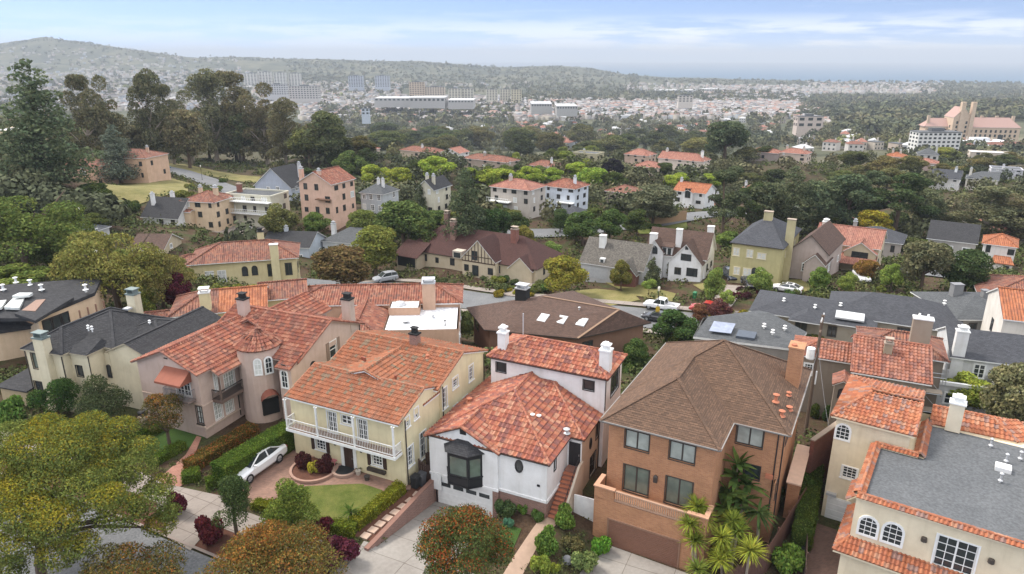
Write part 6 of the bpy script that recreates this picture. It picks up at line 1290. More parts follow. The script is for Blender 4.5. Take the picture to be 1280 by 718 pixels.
for sd in (1, 2):
 rng = np.random.default_rng(160 + sd); bl = []
 for i in range(46):
  f = (i + .5) / 46; z = 1.6 + 13.2 * f; R = 4.4 * (1 - f) ** .8 + .35; a = rng.uniform(0, 6.28); k = rng.uniform(.25, .7); r = R * rng.uniform(.4, .6) + .25
  bl.append((R * k * math.cos(a), R * k * math.sin(a), z, r, r, r * .38 + .12))
 proto('conifer', crown_mesh('crown', bl, 11000, .36, 40 + sd, up=.2), trunk_mesh('trunk', 15, .3, sd, 0), 8.4, 15.4)
for sd in (1, 2):
 rng = np.random.default_rng(180 + sd); bl = []
 for i in range(36):
  a = rng.uniform(0, 6.28); k = rng.uniform(.1, .85) ** .7; z = 3.6 + 7.2 * (1 - k ** 2) * rng.uniform(.3, 1.0) + rng.uniform(-1.2, .6); r = rng.uniform(1.4, 2.4)
  bl.append((7.0 * k * math.cos(a), 7.0 * k * math.sin(a), z, r, r, r * .55))
 proto('cypress', crown_mesh('crown', bl, 15000, .34, 60 + sd, up=.5), trunk_mesh('trunk', 9, .42, sd, 9, 5.0), 16, 12.2)
for sd in (1, 2, 3):
 rng = np.random.default_rng(200 + sd); bl = []
 for i in range(34):
  a = rng.uniform(0, 6.28); f = rng.uniform(0, 1); k = rng.uniform(.1, .82) * (1 - .45 * f ** 2); r = rng.uniform(1.0, 2.0)
  bl.append((5.0 * k * math.cos(a), 5.0 * k * math.sin(a), 3.0 + 16 * f, r, r, r * .95))
 proto('euc', crown_mesh('crown', bl, 14000, .42, 80 + sd, rnd=1.2), trunk_mesh('trunk', 18, .38, sd, 7, 3.6, .85, 'barkpale'), 11, 20.2)
for sd in (1, 2):
 rng = np.random.default_rng(220 + sd); bl = []
 for i in range(16):
  f = rng.uniform(0, 1); a = rng.uniform(0, 6.28); k = rng.uniform(.2, .85); r = rng.uniform(1.0, 1.7)
  bl.append((4.2 * k * math.cos(a) * (1.1 - .5 * f), 4.2 * k * math.sin(a) * (1.1 - .5 * f), 6.0 + 8.0 * f, r, r, r * .6))
 proto('pine', crown_mesh('crown', bl, 9000, .36, 90 + sd), trunk_mesh('trunk', 13, .28, sd, 6, 2.6, .95, 'bark', .05), 9.6, 14.9)
for sd in (1, 2):
 rng = np.random.default_rng(240 + sd); bl = clump_blobs(1.35, 1.5, 9, rng, 3.2, (.4, .55))
 proto('street', crown_mesh('crown', bl, 3600, .24, 110 + sd), trunk_mesh('trunk', 3.4, .07, sd, 3, .7), 2.9, 5.0)
for sd in (1, 2, 3):
 rng = np.random.default_rng(260 + sd); bl = [(x, y, abs(z) * .6 + .3, r, r, f) for x, y, z, r, r_, f in clump_blobs(.8, .9, 8, rng, .3, (.45, .6), .8)]
 proto('bush', crown_mesh('crown', bl, 2600, .17, 120 + sd), trunk_mesh('trunk', .5, .05, sd, 3, .4), 2.2, 1.5)
rng = np.random.default_rng(280); bl = [(rng.uniform(-.25, .25), rng.uniform(-.25, .25), .5 + 4.6 * f, .75 * (1 - f ** 3) + .12, .75 * (1 - f ** 3) + .12, .5) for f in np.linspace(0, 1, 14)]
proto('column', crown_mesh('crown', bl, 4200, .2, 130), trunk_mesh('trunk', 2, .1, 1, 0), 1.9, 5.6)
D_, G_, O_, LM, EU = (.060, .072, .042), (.066, .088, .030), (.100, .100, .038), (.165, .195, .035), (.092, .088, .052)
MAR, GOL, BLU, LTG = (.055, .014, .022), (.17, .135, .02), (.085, .098, .078), (.12, .15, .04)
_tc = [0]
def tree(kind, px, py, top, wpx, col, label, group=None, name='tree', cat='tree', at=None, hscale=None):
 g = at or ground(px, py); dpt = g[1] * CP + (CAMH - g[2]) * SP
 _tc[0] += 1; pr = PROTO[kind]; cr, tr, w0, h0 = pr[_tc[0] % len(pr)]
 if at is None: zt = at_y(px, top, g[1])[2]; hh = max(.4, zt - g[2]); ww = wpx * dpt / F
 else: hh, ww = top, wpx
 sx = ww / w0; sz = hh / h0
 rt = thing(name, label, cat, (g[0], g[1], g[2] - .05), random.uniform(0, 6.28), group); rt.scale = (sx, sx, sz)
 c = link('crown', cr, rt); j = random.uniform(.85, 1.15); j *= 1.9; c.color = (col[0] * j * random.uniform(.92, 1.08), col[1] * j, col[2] * j, 1)
 link('trunk', tr, rt); return rt
def shrub(px, py, top, wpx, col, label, group=None, kind='bush', name='shrub', cat='shrub', at=None): return tree(kind, px, py, top, wpx, col, label, group, name, cat, at)
TR = [
 ('conifer', 62, 236, 68, 112, D_, 'giant dark cypress towering over the left slope'), ('conifer', 152, 230, 152, 62, BLU, 'blue grey cedar between the peach house and the giant cypress'),
 ('euc', 118, 214, 92, 60, EU, 'tall thin eucalyptus just right of the giant cypress'), ('euc', 142, 210, 88, 52, EU, 'second tall eucalyptus right of the giant cypress'), ('euc', 195, 206, 86, 60, EU, 'eucalyptus with a spiky top above the peach house'),
 ('euc', 218, 206, 104, 50, EU, 'eucalyptus at the bend of the hillside road'), ('euc', 242, 205, 108, 54, EU, 'eucalyptus left of the biggest crown on the hillside'), ('euc', 272, 204, 86, 72, EU, 'biggest eucalyptus crown on the left hillside'),
 ('euc', 302, 204, 88, 76, EU, 'broad eucalyptus right of the biggest crown'), ('euc', 335, 207, 98, 64, EU, 'eucalyptus leaning over the blue grey house'), ('euc', 358, 206, 122, 56, EU, 'lower eucalyptus at the right end of the hillside grove'), ('tall', 388, 208, 152, 56, O_, 'olive broadleaf below the hillside grove'),
 ('cypress', 36, 340, 226, 190, (.06, .078, .024), 'wide spreading cypress with many bare stems at the left edge'), ('round', 108, 330, 285, 80, (.07, .08, .03), 'rounded evergreen at the foot of the spreading cypress'), ('cypress', 150, 392, 272, 150, (.115, .11, .035), 'olive tree with a loose crown behind the modern house'), ('cypress', 205, 388, 302, 90, (.10, .09, .035), 'thin olive tree left of the long yellow house'), ('round', 20, 366, 330, 92, LTG, 'pale green bushy tree above the modern roof'),
 ('round', 224, 388, 334, 44, MAR, 'dark red plum tree left of the yellow houses'), ('round', 182, 398, 352, 40, (.10, .12, .03), 'light green tree behind the beige house chimney'), ('tall', 430, 374, 296, 84, (.085, .058, .028), 'reddish brown street tree with a pale trunk by the back street'),
 ('tall', 470, 346, 274, 66, (.12, .135, .035), 'pale green tree left of the brown tudor house'), ('tall', 506, 318, 238, 80, G_, 'big round green tree behind the left end of the brown tudor roof'), ('round', 536, 322, 268, 56, G_, 'dark green tree behind the twin brick chimneys'), ('round', 455, 300, 258, 44, (.08, .1, .03), 'bright tree in front of the pale blue grey house'), ('round', 352, 300, 252, 50, O_, 'olive shrub tree between the balconied house and the salmon house'), ('round', 398, 296, 262, 40, (.06, .09, .025), 'ivy green tree at the foot of the salmon house'),
 ('conifer', 583, 322, 206, 66, D_, 'tallest dark conifer near the centre'), ('round', 618, 318, 254, 56, (.03, .05, .02), 'dark broadleaf touching the tallest central conifer'), ('conifer', 526, 274, 228, 24, D_, 'small pointed conifer in front of the cream tower house'), ('round', 604, 322, 286, 40, (.1, .12, .04), 'pale flowering tree behind the tudor roof ridge'),
 ('round', 470, 238, 203, 46, LM, 'lime green tree right of the salmon house'), ('round', 500, 240, 206, 42, LM, 'lime green tree left of the cream tower house'), ('round', 440, 226, 186, 44, (.06, .085, .028), 'dark green tree above the salmon house roof'), ('round', 548, 226, 192, 54, LM, 'lime tree under the white gabled house'), ('round', 590, 232, 208, 40, LM, 'lime tree behind the tallest central conifer'), ('round', 622, 236, 208, 56, LM, 'wide lime tree left of the three storey house'),
 ('round', 662, 234, 206, 46, LM, 'lime tree above the three storey house'), ('round', 690, 234, 208, 44, (.145, .18, .035), 'lime tree above the pale blue house'), ('round', 722, 228, 200, 42, LM, 'lime tree behind the pale blue house chimney'), ('round', 742, 240, 206, 48, (.13, .18, .035), 'broad lime tree left of the black round tree'), ('round', 765, 226, 196, 30, (.012, .012, .018), 'almost black round tree among the lime trees'), ('round', 768, 242, 212, 40, (.05, .06, .02), 'olive tree below the black round tree'), ('round', 846, 238, 214, 40, LM, 'lime tree left of the white orange roofed house'), ('round', 888, 236, 215, 36, LM, 'lime tree at the right of the pink roofed house'),
 ('tall', 815, 282, 224, 70, (.085, .085, .055), 'grey green round tree in front of the brown house'), ('pine', 902, 304, 206, 76, D_, 'dark leaning pine behind the white tudor house'), ('pine', 935, 296, 224, 46, (.04, .055, .025), 'second pine right of the leaning pine'), ('tall', 905, 205, 140, 62, D_, 'dark tall cypress in the far belt right of centre'), ('tall', 872, 200, 168, 50, O_, 'pale olive tree left of the far dark cypress'),
 ('tall', 952, 296, 214, 62, D_, 'left end tree of the dark cypress row'), ('conifer', 984, 292, 204, 72, D_, 'pointed tree second in the dark cypress row'), ('tall', 1018, 292, 214, 64, D_, 'third tree of the dark cypress row'), ('tall', 1056, 294, 206, 68, D_, 'middle tree of the dark cypress row'), ('pine', 1086, 292, 212, 60, D_, 'cypress row tree behind the golden tree'), ('pine', 1116, 298, 208, 92, (.035, .048, .022), 'pale trunked pine at the right of the cypress row'), ('tall', 1150, 296, 224, 54, D_, 'last dark tree at the right end of the cypress row'),
 ('tall', 1088, 306, 257, 50, GOL, 'golden green tree in front of the dark cypress row'), ('tall', 1150, 368, 288, 66, (.085, .085, .05), 'tall grey green tree by the right hand side road'), ('tall', 1203, 372, 304, 60, (.035, .05, .022), 'dense dark tree right of the tall grey green one'), ('euc', 1228, 306, 232, 96, EU, 'wide brown eucalyptus above the small white house'), ('euc', 1272, 306, 226, 90, EU, 'eucalyptus at the right edge'), ('cypress', 1182, 300, 262, 70, EU, 'low spreading brown tree between cypress row and eucalyptus'),
 ('round', 706, 374, 314, 64, (.145, .14, .03), 'large yellow green round tree right of the brown tudor house'), ('round', 655, 322, 278, 34, (.12, .11, .03), 'yellow green tree behind the red brick chimney'), ('round', 690, 326, 300, 34, (.09, .12, .035), 'pale green tree left of the grey cottage'), ('round', 776, 364, 322, 36, (.10, .10, .03), 'olive garden tree in front of the grey cottage'), ('column', 815, 360, 320, 20, D_, 'dark columnar cypress left of the white tudor house'), ('column', 838, 348, 322, 12, (.06, .06, .025), 'narrow brown cypress on the white tudor wall'),
 ('round', 728, 306, 262, 58, (.055, .075, .025), 'dark tree above the grey cottage left of the road'), ('round', 762, 302, 258, 46, (.05, .075, .025), 'green tree above the grey cottage roof'), ('round', 796, 296, 258, 40, (.045, .062, .022), 'dark tree under the grey green round tree'), ('round', 700, 292, 258, 30, (.05, .07, .03), 'small tree beside the pale blue garage'), ('round', 640, 300, 262, 44, (.04, .055, .022), 'dark tree below the three storey house'),
 ('street', 811, 370, 346, 20, LTG, 'young street tree by the lamp post'), ('round', 892, 380, 330, 32, (.12, .155, .045), 'pale green street tree in front of the white tudor house'), ('street', 908, 392, 360, 20, LTG, 'slim young street tree beside the red pickup'), ('round', 950, 370, 332, 36, (.105, .14, .04), 'light green street tree in front of the olive house'), ('round', 1022, 364, 330, 32, (.105, .15, .04), 'light green street tree in front of the taupe house'), ('round', 1057, 368, 338, 26, (.13, .17, .045), 'round lime street tree near the cream pink roofed house'), ('round', 1082, 352, 322, 36, (.12, .075, .025), 'orange brown tree beside the cream pink roofed house'), ('round', 1113, 364, 328, 32, (.12, .16, .04), 'lime street tree at the right of the pink roofed house'), ('round', 910, 310, 286, 44, (.085, .11, .03), 'green hedge tree between the white and olive houses'),
 ('round', 843, 432, 386, 66, (.04, .065, .022), 'dense dark tree behind the brown skylight house'), ('round', 873, 404, 378, 30, (.10, .05, .03), 'dark red tree beside the red pickup'), ('round', 898, 402, 372, 34, (.075, .03, .03), 'maroon round tree on the near side of the back street'), ('round', 792, 462, 418, 44, (.05, .075, .025), 'garden tree between the white and brick houses'), ('round', 574, 430, 380, 40, (.09, .11, .04), 'feathery green tree beside the white flat roof'), ('round', 1262, 545, 446, 84, (.10, .10, .055), 'grey olive tree at the right edge behind the flat grey roof'), ('round', 1206, 512, 464, 66, (.135, .15, .03), 'lime bushy tree below the scaffolding'), ('round', 1168, 508, 470, 40, (.13, .14, .03), 'yellow green bush beside the taupe house wall'),
]
for r in TR: tree(*r)
# ---- shrubs along the back street and in the gardens: groups of look-alikes
def scatter(n, box, hpx, wpx, cols, kind, label, group, name='shrub', cat='shrub', seed=0, avoid=()):
 rng = random.Random(seed); k = 0; tries = 0
 while k < n and tries < n * 12:
  tries += 1; px = rng.uniform(box[0], box[2]); py = rng.uniform(box[1], box[3])
  if any(a[0] < px < a[2] and a[1] < py < a[3] for a in avoid): continue
  f = (py - box[1]) / max(1, box[3] - box[1]); sc_ = .85 + .3 * f
  tree(kind, px, py, py - rng.uniform(*hpx) * sc_, rng.uniform(*wpx) * sc_, rng.choice(cols), label, group, name, cat); k += 1
GR = [(.05, .08, .025), (.075, .09, .03), (.10, .115, .03), (.06, .07, .03)]
scatter(16, (490, 348, 690, 366), (8, 16), (14, 26), GR, 'bush', 'clipped green shrub in the tudor house front garden', 'shrubs in front of the brown tudor house', seed=1)
scatter(5, (600, 360, 665, 372), (7, 11), (14, 22), [(.14, .12, .02), (.08, .10, .03)], 'bush', 'yellowish shrub on the kerb by the tudor house', 'kerb shrubs by the brown tudor house', seed=2)
scatter(7, (872, 364, 950, 374), (8, 12), (12, 18), [MAR, (.05, .02, .025)], 'bush', 'dark red ball shrub on the back street verge', 'red ball shrubs on the back street verge', seed=3)
scatter(8, (985, 362, 1130, 372), (8, 16), (12, 22), GR, 'bush', 'green shrub in front of the houses right of the olive house', 'shrubs on the right part of the back street', seed=4)
scatter(9, (880, 392, 960, 402), (7, 13), (16, 28), [(.15, .13, .02), (.12, .12, .025), (.17, .09, .03)], 'bush', 'yellow and orange shrub behind the low grey roof', 'golden shrubs between grey roof and back street', seed=5)
scatter(10, (935, 420, 1030, 436), (10, 20), (18, 34), [(.12, .12, .025), (.06, .09, .025), (.13, .14, .03)], 'bush', 'bright green shrub below the slate hip roofs', 'shrubs between the grey and slate roofs', seed=6)
scatter(7, (1015, 470, 1035, 560), (18, 36), (18, 30), [(.05, .07, .02), (.035, .055, .02)], 'bush', 'dark green climber bush along the brick house side fence', 'bushes along the brick house fence', seed=7)
scatter(9, (1150, 420, 1270, 436), (9, 18), (16, 28), [(.10, .10, .03), (.06, .07, .025), (.12, .11, .03)], 'bush', 'garden shrub beside the weathered grey roof', 'shrubs around the weathered grey roof', seed=8)
scatter(8, (540, 440, 600, 470), (14, 26), (20, 34), [(.07, .09, .03), (.05, .07, .02), (.10, .06, .03)], 'bush', 'back garden shrub between yellow and white houses', 'shrubs behind the yellow and white houses', seed=9)
scatter(9, (250, 362, 330, 372), (10, 20), (18, 34), [(.17, .15, .03), (.12, .13, .03), (.05, .07, .02)], 'bush', 'yellow green shrub along the long yellow house', 'shrubs along the long yellow house', seed=10)
scatter(8, (370, 372, 420, 392), (8, 16), (14, 28), GR, 'bush', 'green shrub at the corner of the back street', 'shrubs at the back street corner', seed=11)
scatter(12, (745, 440, 800, 470), (12, 24), (18, 32), [(.06, .09, .03), (.05, .07, .025)], 'bush', 'garden bush behind the white house', 'bushes behind the white house', seed=12)
scatter(9, (840, 405, 880, 440), (14, 26), (20, 36), [(.05, .07, .025), (.09, .11, .03)], 'bush', 'leafy shrub beside the low grey roof', 'shrubs left of the low grey roof', seed=13)
scatter(12, (90, 196, 410, 211), (44, 78), (44, 62), [EU, (.085, .09, .045), (.075, .085, .04)], 'tall', 'lower broadleaf tree filling the hillside eucalyptus stand', 'lower trees in the hillside eucalyptus stand', 'tree', 'tree', 30)
# hedges and greens on the left hillside and along the mid road
scatter(16, (150, 256, 270, 268), (10, 16), (18, 28), [(.055, .07, .025), (.045, .06, .02)], 'bush', 'rounded hedge bush along the dry hillside lawn', 'hedge bushes below the dry lawn', seed=14)
scatter(9, (225, 230, 280, 250), (8, 14), (14, 24), [(.07, .09, .03), (.09, .10, .03)], 'bush', 'shrub beside the hillside road', 'shrubs beside the hillside road', seed=15)
scatter(14, (640, 276, 820, 290), (8, 16), (16, 28), [(.05, .075, .02), (.06, .08, .025)], 'bush', 'clipped hedge along the middle road', 'hedges along the middle road', seed=16)
scatter(8, (450, 278, 600, 300), (18, 34), (26, 44), [(.05, .075, .025), (.085, .10, .03), (.065, .075, .025)], 'round', 'leafy tree behind the brown tudor house', 'trees behind the brown tudor house', 'tree', 'tree', 18)
scatter(10, (10, 290, 130, 340), (20, 40), (30, 55), [(.05, .06, .02), (.07, .08, .03)], 'round', 'dark shrubby tree under the spreading cypress', 'trees under the spreading cypress', 'tree', 'tree', 19)
scatter(12, (0, 235, 130, 268), (14, 30), (26, 44), [(.035, .05, .02), (.05, .06, .02)], 'round', 'dark tree on the slope below the giant cypress', 'trees below the giant cypress', 'tree', 'tree', 20)
scatter(9, (130, 330, 220, 372), (16, 34), (30, 50), [(.09, .10, .03), (.06, .07, .025), (.12, .12, .035)], 'round', 'loose olive tree in the gardens left of the long yellow house', 'trees left of the long yellow house', 'tree', 'tree', 21)
scatter(10, (1000, 306, 1260, 330), (14, 26), (24, 40), [(.05, .06, .025), (.07, .07, .03), (.10, .11, .03)], 'round', 'garden tree among the houses right of the olive house', 'garden trees on the right of the back street', 'tree', 'tree', 22)
scatter(7, (1195, 372, 1280, 392), (10, 20), (20, 34), [(.09, .09, .03), (.06, .08, .025), (.14, .12, .03)], 'round', 'small garden tree near the broad red hip roof', 'small trees by the broad red hip roof', 'tree', 'tree', 23)
BELT = [(.05, .055, .024), (.07, .066, .03), (.058, .07, .026), (.085, .078, .035), (.04, .048, .022)]
LAB = 'hazy olive broadleaf tree in the belt beyond the middle houses'
scatter(44, (400, 176, 900, 200), (20, 34), (32, 52), BELT, 'round', LAB, 'trees of the far belt', 'tree', 'tree', 24)
scatter(18, (420, 200, 920, 236), (14, 26), (24, 36), [(.05, .07, .024), (.07, .085, .03), (.10, .12, .03), (.045, .055, .022)], 'round', 'green garden tree between the middle distance houses', 'garden trees between the middle houses', 'tree', 'tree', 25)
scatter(20, (920, 196, 1280, 236), (16, 28), (28, 44), BELT + [(.13, .145, .035)], 'round', 'olive tree between the houses above the cypress row', 'trees above the cypress row', 'tree', 'tree', 26)
scatter(12, (380, 210, 460, 262), (18, 32), (26, 40), [(.05, .065, .024), (.04, .05, .02)], 'round', 'dark tree around the salmon and blue grey houses', 'trees around the hillside houses', 'tree', 'tree', 27)
scatter(16, (560, 240, 900, 276), (12, 22), (22, 36), [(.045, .06, .02), (.06, .075, .025), (.08, .09, .03)], 'round', 'green tree around the middle houses', 'trees around the middle houses', 'tree', 'tree', 28)
scatter(10, (920, 286, 1160, 300), (16, 30), (30, 44), [D_, (.04, .05, .022)], 'round', 'low dark tree filling the foot of the cypress row', 'low trees under the cypress row', 'tree', 'tree', 29)
# ---- hedges in the front gardens
def hedge(label, a, b, w, h, col, dens=170, leaf=.12, mats=None, tip=None, seed=0, dz=0.0, name='hedge'):
 """clipped hedge from world point a to b: leafy shell round a solid core in a darker leaf tint"""
 a = Vector(a[:2]); b = Vector(b[:2]); L_ = (b - a).length; d = (b - a) / L_; n = Vector((-d.y, d.x)); rng = np.random.default_rng(seed + 500)
 c0 = (a + b) / 2; z0 = tz(c0.x, c0.y) + dz; rt = thing(name, label, 'hedge', (c0.x, c0.y, z0), math.atan2(d.y, d.x))
 A_ = [L_ * w, L_ * h, L_ * h, w * h, w * h]; N_ = [int(x * dens) for x in A_]; P = []; Q = []
 for k, m_ in enumerate(N_):
  u = rng.uniform(-.5, .5, m_); v = rng.uniform(-.5, .5, m_); e = rng.normal(0, .035, m_); o = np.ones(m_)
  if k == 0: p = np.stack([u * L_, v * w, h + e], 1); q = np.tile([0, 0, 1.0], (m_, 1))
  elif k in (1, 2): s = 1 if k == 1 else -1; p = np.stack([u * L_, s * (w / 2 + e), (v + .5) * h], 1); q = np.tile([0, s, .3], (m_, 1))
  else: s = 1 if k == 3 else -1; p = np.stack([s * (L_ / 2 + e), u * w, (v + .5) * h], 1); q = np.tile([s, 0, .3], (m_, 1))
  P.append(p); Q.append(q)
 P = np.concatenate(P); Q = np.concatenate(Q); 
 zz = np.array([tz(*((c0 + d * float(p[0]) + n * float(p[1])))) - z0 + dz for p in P[:: max(1, len(P) // 40)]]); sl = np.polyfit(P[:: max(1, len(P) // 40), 0], zz, 1)
 P[:, 2] += np.polyval(sl, P[:, 0]); wob = .05 * np.sin(P[:, 0] * 3.1 + P[:, 1] * 2) ; P += Q * wob[:, None]
 v, q = leaves(P, Q + rng.normal(size=P.shape) * .7, leaf, rng); idx = None
 if tip: idx = np.where(rng.random(len(P)) < tip, 1, 0)
 o = link('foliage', np_mesh('foliage', v, q, mats or [M['leaf']], idx), rt); o.color = (col[0] * 1.2, col[1] * 1.2, col[2] * 1.2, 1)
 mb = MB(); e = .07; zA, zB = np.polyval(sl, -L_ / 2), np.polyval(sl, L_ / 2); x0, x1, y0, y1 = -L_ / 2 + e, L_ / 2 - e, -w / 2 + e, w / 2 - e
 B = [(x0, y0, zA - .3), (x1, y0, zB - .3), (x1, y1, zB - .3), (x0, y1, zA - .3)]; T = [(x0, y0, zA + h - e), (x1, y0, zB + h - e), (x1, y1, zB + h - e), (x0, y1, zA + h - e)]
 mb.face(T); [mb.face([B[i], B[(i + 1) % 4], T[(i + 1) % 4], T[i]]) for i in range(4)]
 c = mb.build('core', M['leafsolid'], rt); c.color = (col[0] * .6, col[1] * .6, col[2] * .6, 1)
 return rt
def hp(label, p, q, w, h, col, **k): return hedge(label, ground(*p), ground(*q), w, h, col, **k)
HG = (.085, .125, .022)
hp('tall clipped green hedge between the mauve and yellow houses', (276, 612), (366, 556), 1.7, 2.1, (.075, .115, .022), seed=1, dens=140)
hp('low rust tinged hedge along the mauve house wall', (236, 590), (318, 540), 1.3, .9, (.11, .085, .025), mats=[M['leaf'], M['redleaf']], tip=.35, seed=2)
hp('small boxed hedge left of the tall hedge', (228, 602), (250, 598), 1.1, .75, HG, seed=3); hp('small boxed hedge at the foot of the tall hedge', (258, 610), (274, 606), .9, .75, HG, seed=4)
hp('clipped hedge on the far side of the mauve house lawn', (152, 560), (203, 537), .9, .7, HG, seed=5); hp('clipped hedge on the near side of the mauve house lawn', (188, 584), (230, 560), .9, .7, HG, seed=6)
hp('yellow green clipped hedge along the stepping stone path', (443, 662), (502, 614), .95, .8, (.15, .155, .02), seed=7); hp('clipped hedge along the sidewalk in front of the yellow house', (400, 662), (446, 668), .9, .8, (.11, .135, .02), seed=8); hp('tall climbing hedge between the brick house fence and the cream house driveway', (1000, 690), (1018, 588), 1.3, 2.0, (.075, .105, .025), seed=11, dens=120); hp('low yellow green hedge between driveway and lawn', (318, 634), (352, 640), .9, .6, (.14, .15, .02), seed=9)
# ---- trees and shrubs of the front gardens, each with its own crown
def own_tree(label, base, h, crown, n, leaf, col, trunk, mats=None, tip=None, name='tree', cat='tree', rnd=.75, seed=1, shell=(.62, 1.05), tipz=.25, up=.35, tmat='bark'):
 rt = thing(name, label, cat, (base[0], base[1], base[2] - .05), 0)
 c = link('crown', crown_mesh('crown', crown, n, leaf, seed, mats, tip, rnd, up, shell, tipz), rt); c.color = (col[0] * 1.25, col[1] * 1.25, col[2] * 1.25, 1)
 mb = MB()
 for pts, r in trunk: mb.tube(pts, r, 8)
 mb.build('trunk', M[tmat], rt); return rt
def world_blob(base, px, py, y, rpx, fl=.7):
 p = at_y(px, py, y); dpt = y * CP + (CAMH - p[2]) * SP; r = rpx * dpt / F
 return (p[0] - base[0], p[1] - base[1], p[2] - base[2], r, r, r * fl)
b0 = ground(52, 722); yb = b0[1]; random.seed(5)
spec = [(40, 560, 2.0, 46), (90, 545, 3.0, 40), (130, 560, 3.5, 40), (165, 585, 2.5, 38), (60, 600, .5, 46), (110, 610, .0, 44), (20, 620, -.5, 46), (70, 650, -2.0, 46), (15, 680, -2.5, 44), (40, 640, -1.5, 44), (150, 640, -.5, 40), (188, 625, 1.0, 34), (200, 655, .5, 26), (120, 590, 2, 44), (10, 585, 1.5, 44), (-20, 640, 0, 46), (175, 560, 4, 28), (100, 680, -2.5, 30), (55, 535, 4.5, 34), (15, 545, 3.5, 36), (135, 620, -1.0, 30), (5, 715, -3, 34), (80, 570, 1.5, 44), (200, 605, 2.5, 24), (150, 535, 4.8, 28), (112, 530, 5, 30), (210, 640, .8, 20), (75, 690, -2.5, 36), (30, 600, 2.5, 40), (140, 600, 3.0, 40), (105, 575, 3.5, 40)]
bl = [world_blob(b0, x, y, yb + dy, r * .8, .62) for x, y, dy, r in spec]; br = [([(0, 0, -.6), (0.1, 0, 1.2), (.3, .4, 3.0)], [.34, .27, .22])]
for i, b in enumerate(bl):
 if i % 2 == 0: br.append(([(.2, .3, 2.2 + .05 * i), (b[0] * .5, b[1] * .5, 2.6 + b[2] * .3), (b[0] * .92, b[1] * .92, b[2] - .2)], [.17, .11, .04]))
own_tree('big spreading yellow green street tree in the near left corner', b0, 8, bl, 115000, .13, (.125, .145, .040), br, [M['leaf'], M['litleaf']], .5, seed=301, shell=(.5, 1.06), tipz=.35)
def small_tree(label, px, py, top, wpx, col, n, leaf, seed, mats=None, tip=None, shape='round', tmat='bark', name='tree', tipz=.25, nb=18):
 g = ground(px, py); zt = at_y(px, top, g[1])[2]; dpt = g[1] * CP + (CAMH - zt) * SP; R = wpx * dpt / F / 2; h = zt - g[2]; rng = np.random.default_rng(seed); bl = []
 for i in range(nb):
  a = rng.uniform(0, 6.28); f = rng.uniform(0, 1)
  if shape == 'cone': k = (1 - f) ** .8 * rng.uniform(.3, .8); r = R * (.28 + .3 * (1 - f)); z = h * (.22 + .7 * f)
  elif shape == 'egg': k = math.sin(math.pi * (f * .8 + .15)) * rng.uniform(.3, .72); r = R * .42; z = h * (.3 + .55 * f)
  else: ct = rng.uniform(-.5, 1); k = math.sqrt(1 - ct * ct) * rng.uniform(.55, .8); r = R * rng.uniform(.3, .45); z = h * .62 + ct * h * .27
  bl.append((R * k * math.cos(a), R * k * math.sin(a), z, r, r, r * .8))
 tr_ = [([(0, 0, -.3), (0, 0, h * .35), (.05, 0, h * .75)], [R * .07 + .03, R * .05 + .02, .02])] + [([(0, 0, h * .25), (b[0] * .6, b[1] * .6, b[2] * .75), (b[0], b[1], b[2])], [.06, .04, .015]) for b in bl[::3]]
 return own_tree(label, g, h, bl, n, leaf, col, tr_, mats, tip, name=name, cat=name, seed=seed, tmat=tmat, tipz=tipz)
small_tree('rounded street tree with rust tipped leaves in the near middle left', 348, 764, 690, 172, (.115, .10, .034), 38000, .13, 311, [M['leaf'], M['orangeleaf']], .55, nb=26)
small_tree('street tree with bright red leaf tips in front of the white garage', 584, 774, 645, 128, (.07, .088, .03), 30000, .125, 312, [M['leaf'], M['redleaf']], .42, nb=26, tipz=.1)
small_tree('olive brown street tree at the bottom edge left of centre', 170, 785, 704, 150, (.095, .085, .032), 30000, .13, 313, [M['leaf'], M['orangeleaf']], .35)
small_tree('bright green young tree in front of the yellow house lawn', 370, 678, 588, 74, (.12, .155, .035), 15000, .13, 314, shape='cone'); small_tree('dark green slim tree beside the white car', 296, 668, 592, 66, (.055, .08, .03), 11000, .12, 315, shape='egg')
small_tree('small olive tree against the mauve house corner', 212, 556, 492, 58, (.085, .075, .03), 6000, .13, 316, [M['leaf'], M['orangeleaf']], .5); small_tree('dense dark olive tree in front of the beige house', 136, 545, 466, 66, (.06, .075, .038), 14000, .13, 317, shape='egg', nb=24); small_tree('bright green bush against the beige house corner', 76, 530, 474, 54, (.04, .075, .022), 9000, .14, 318)
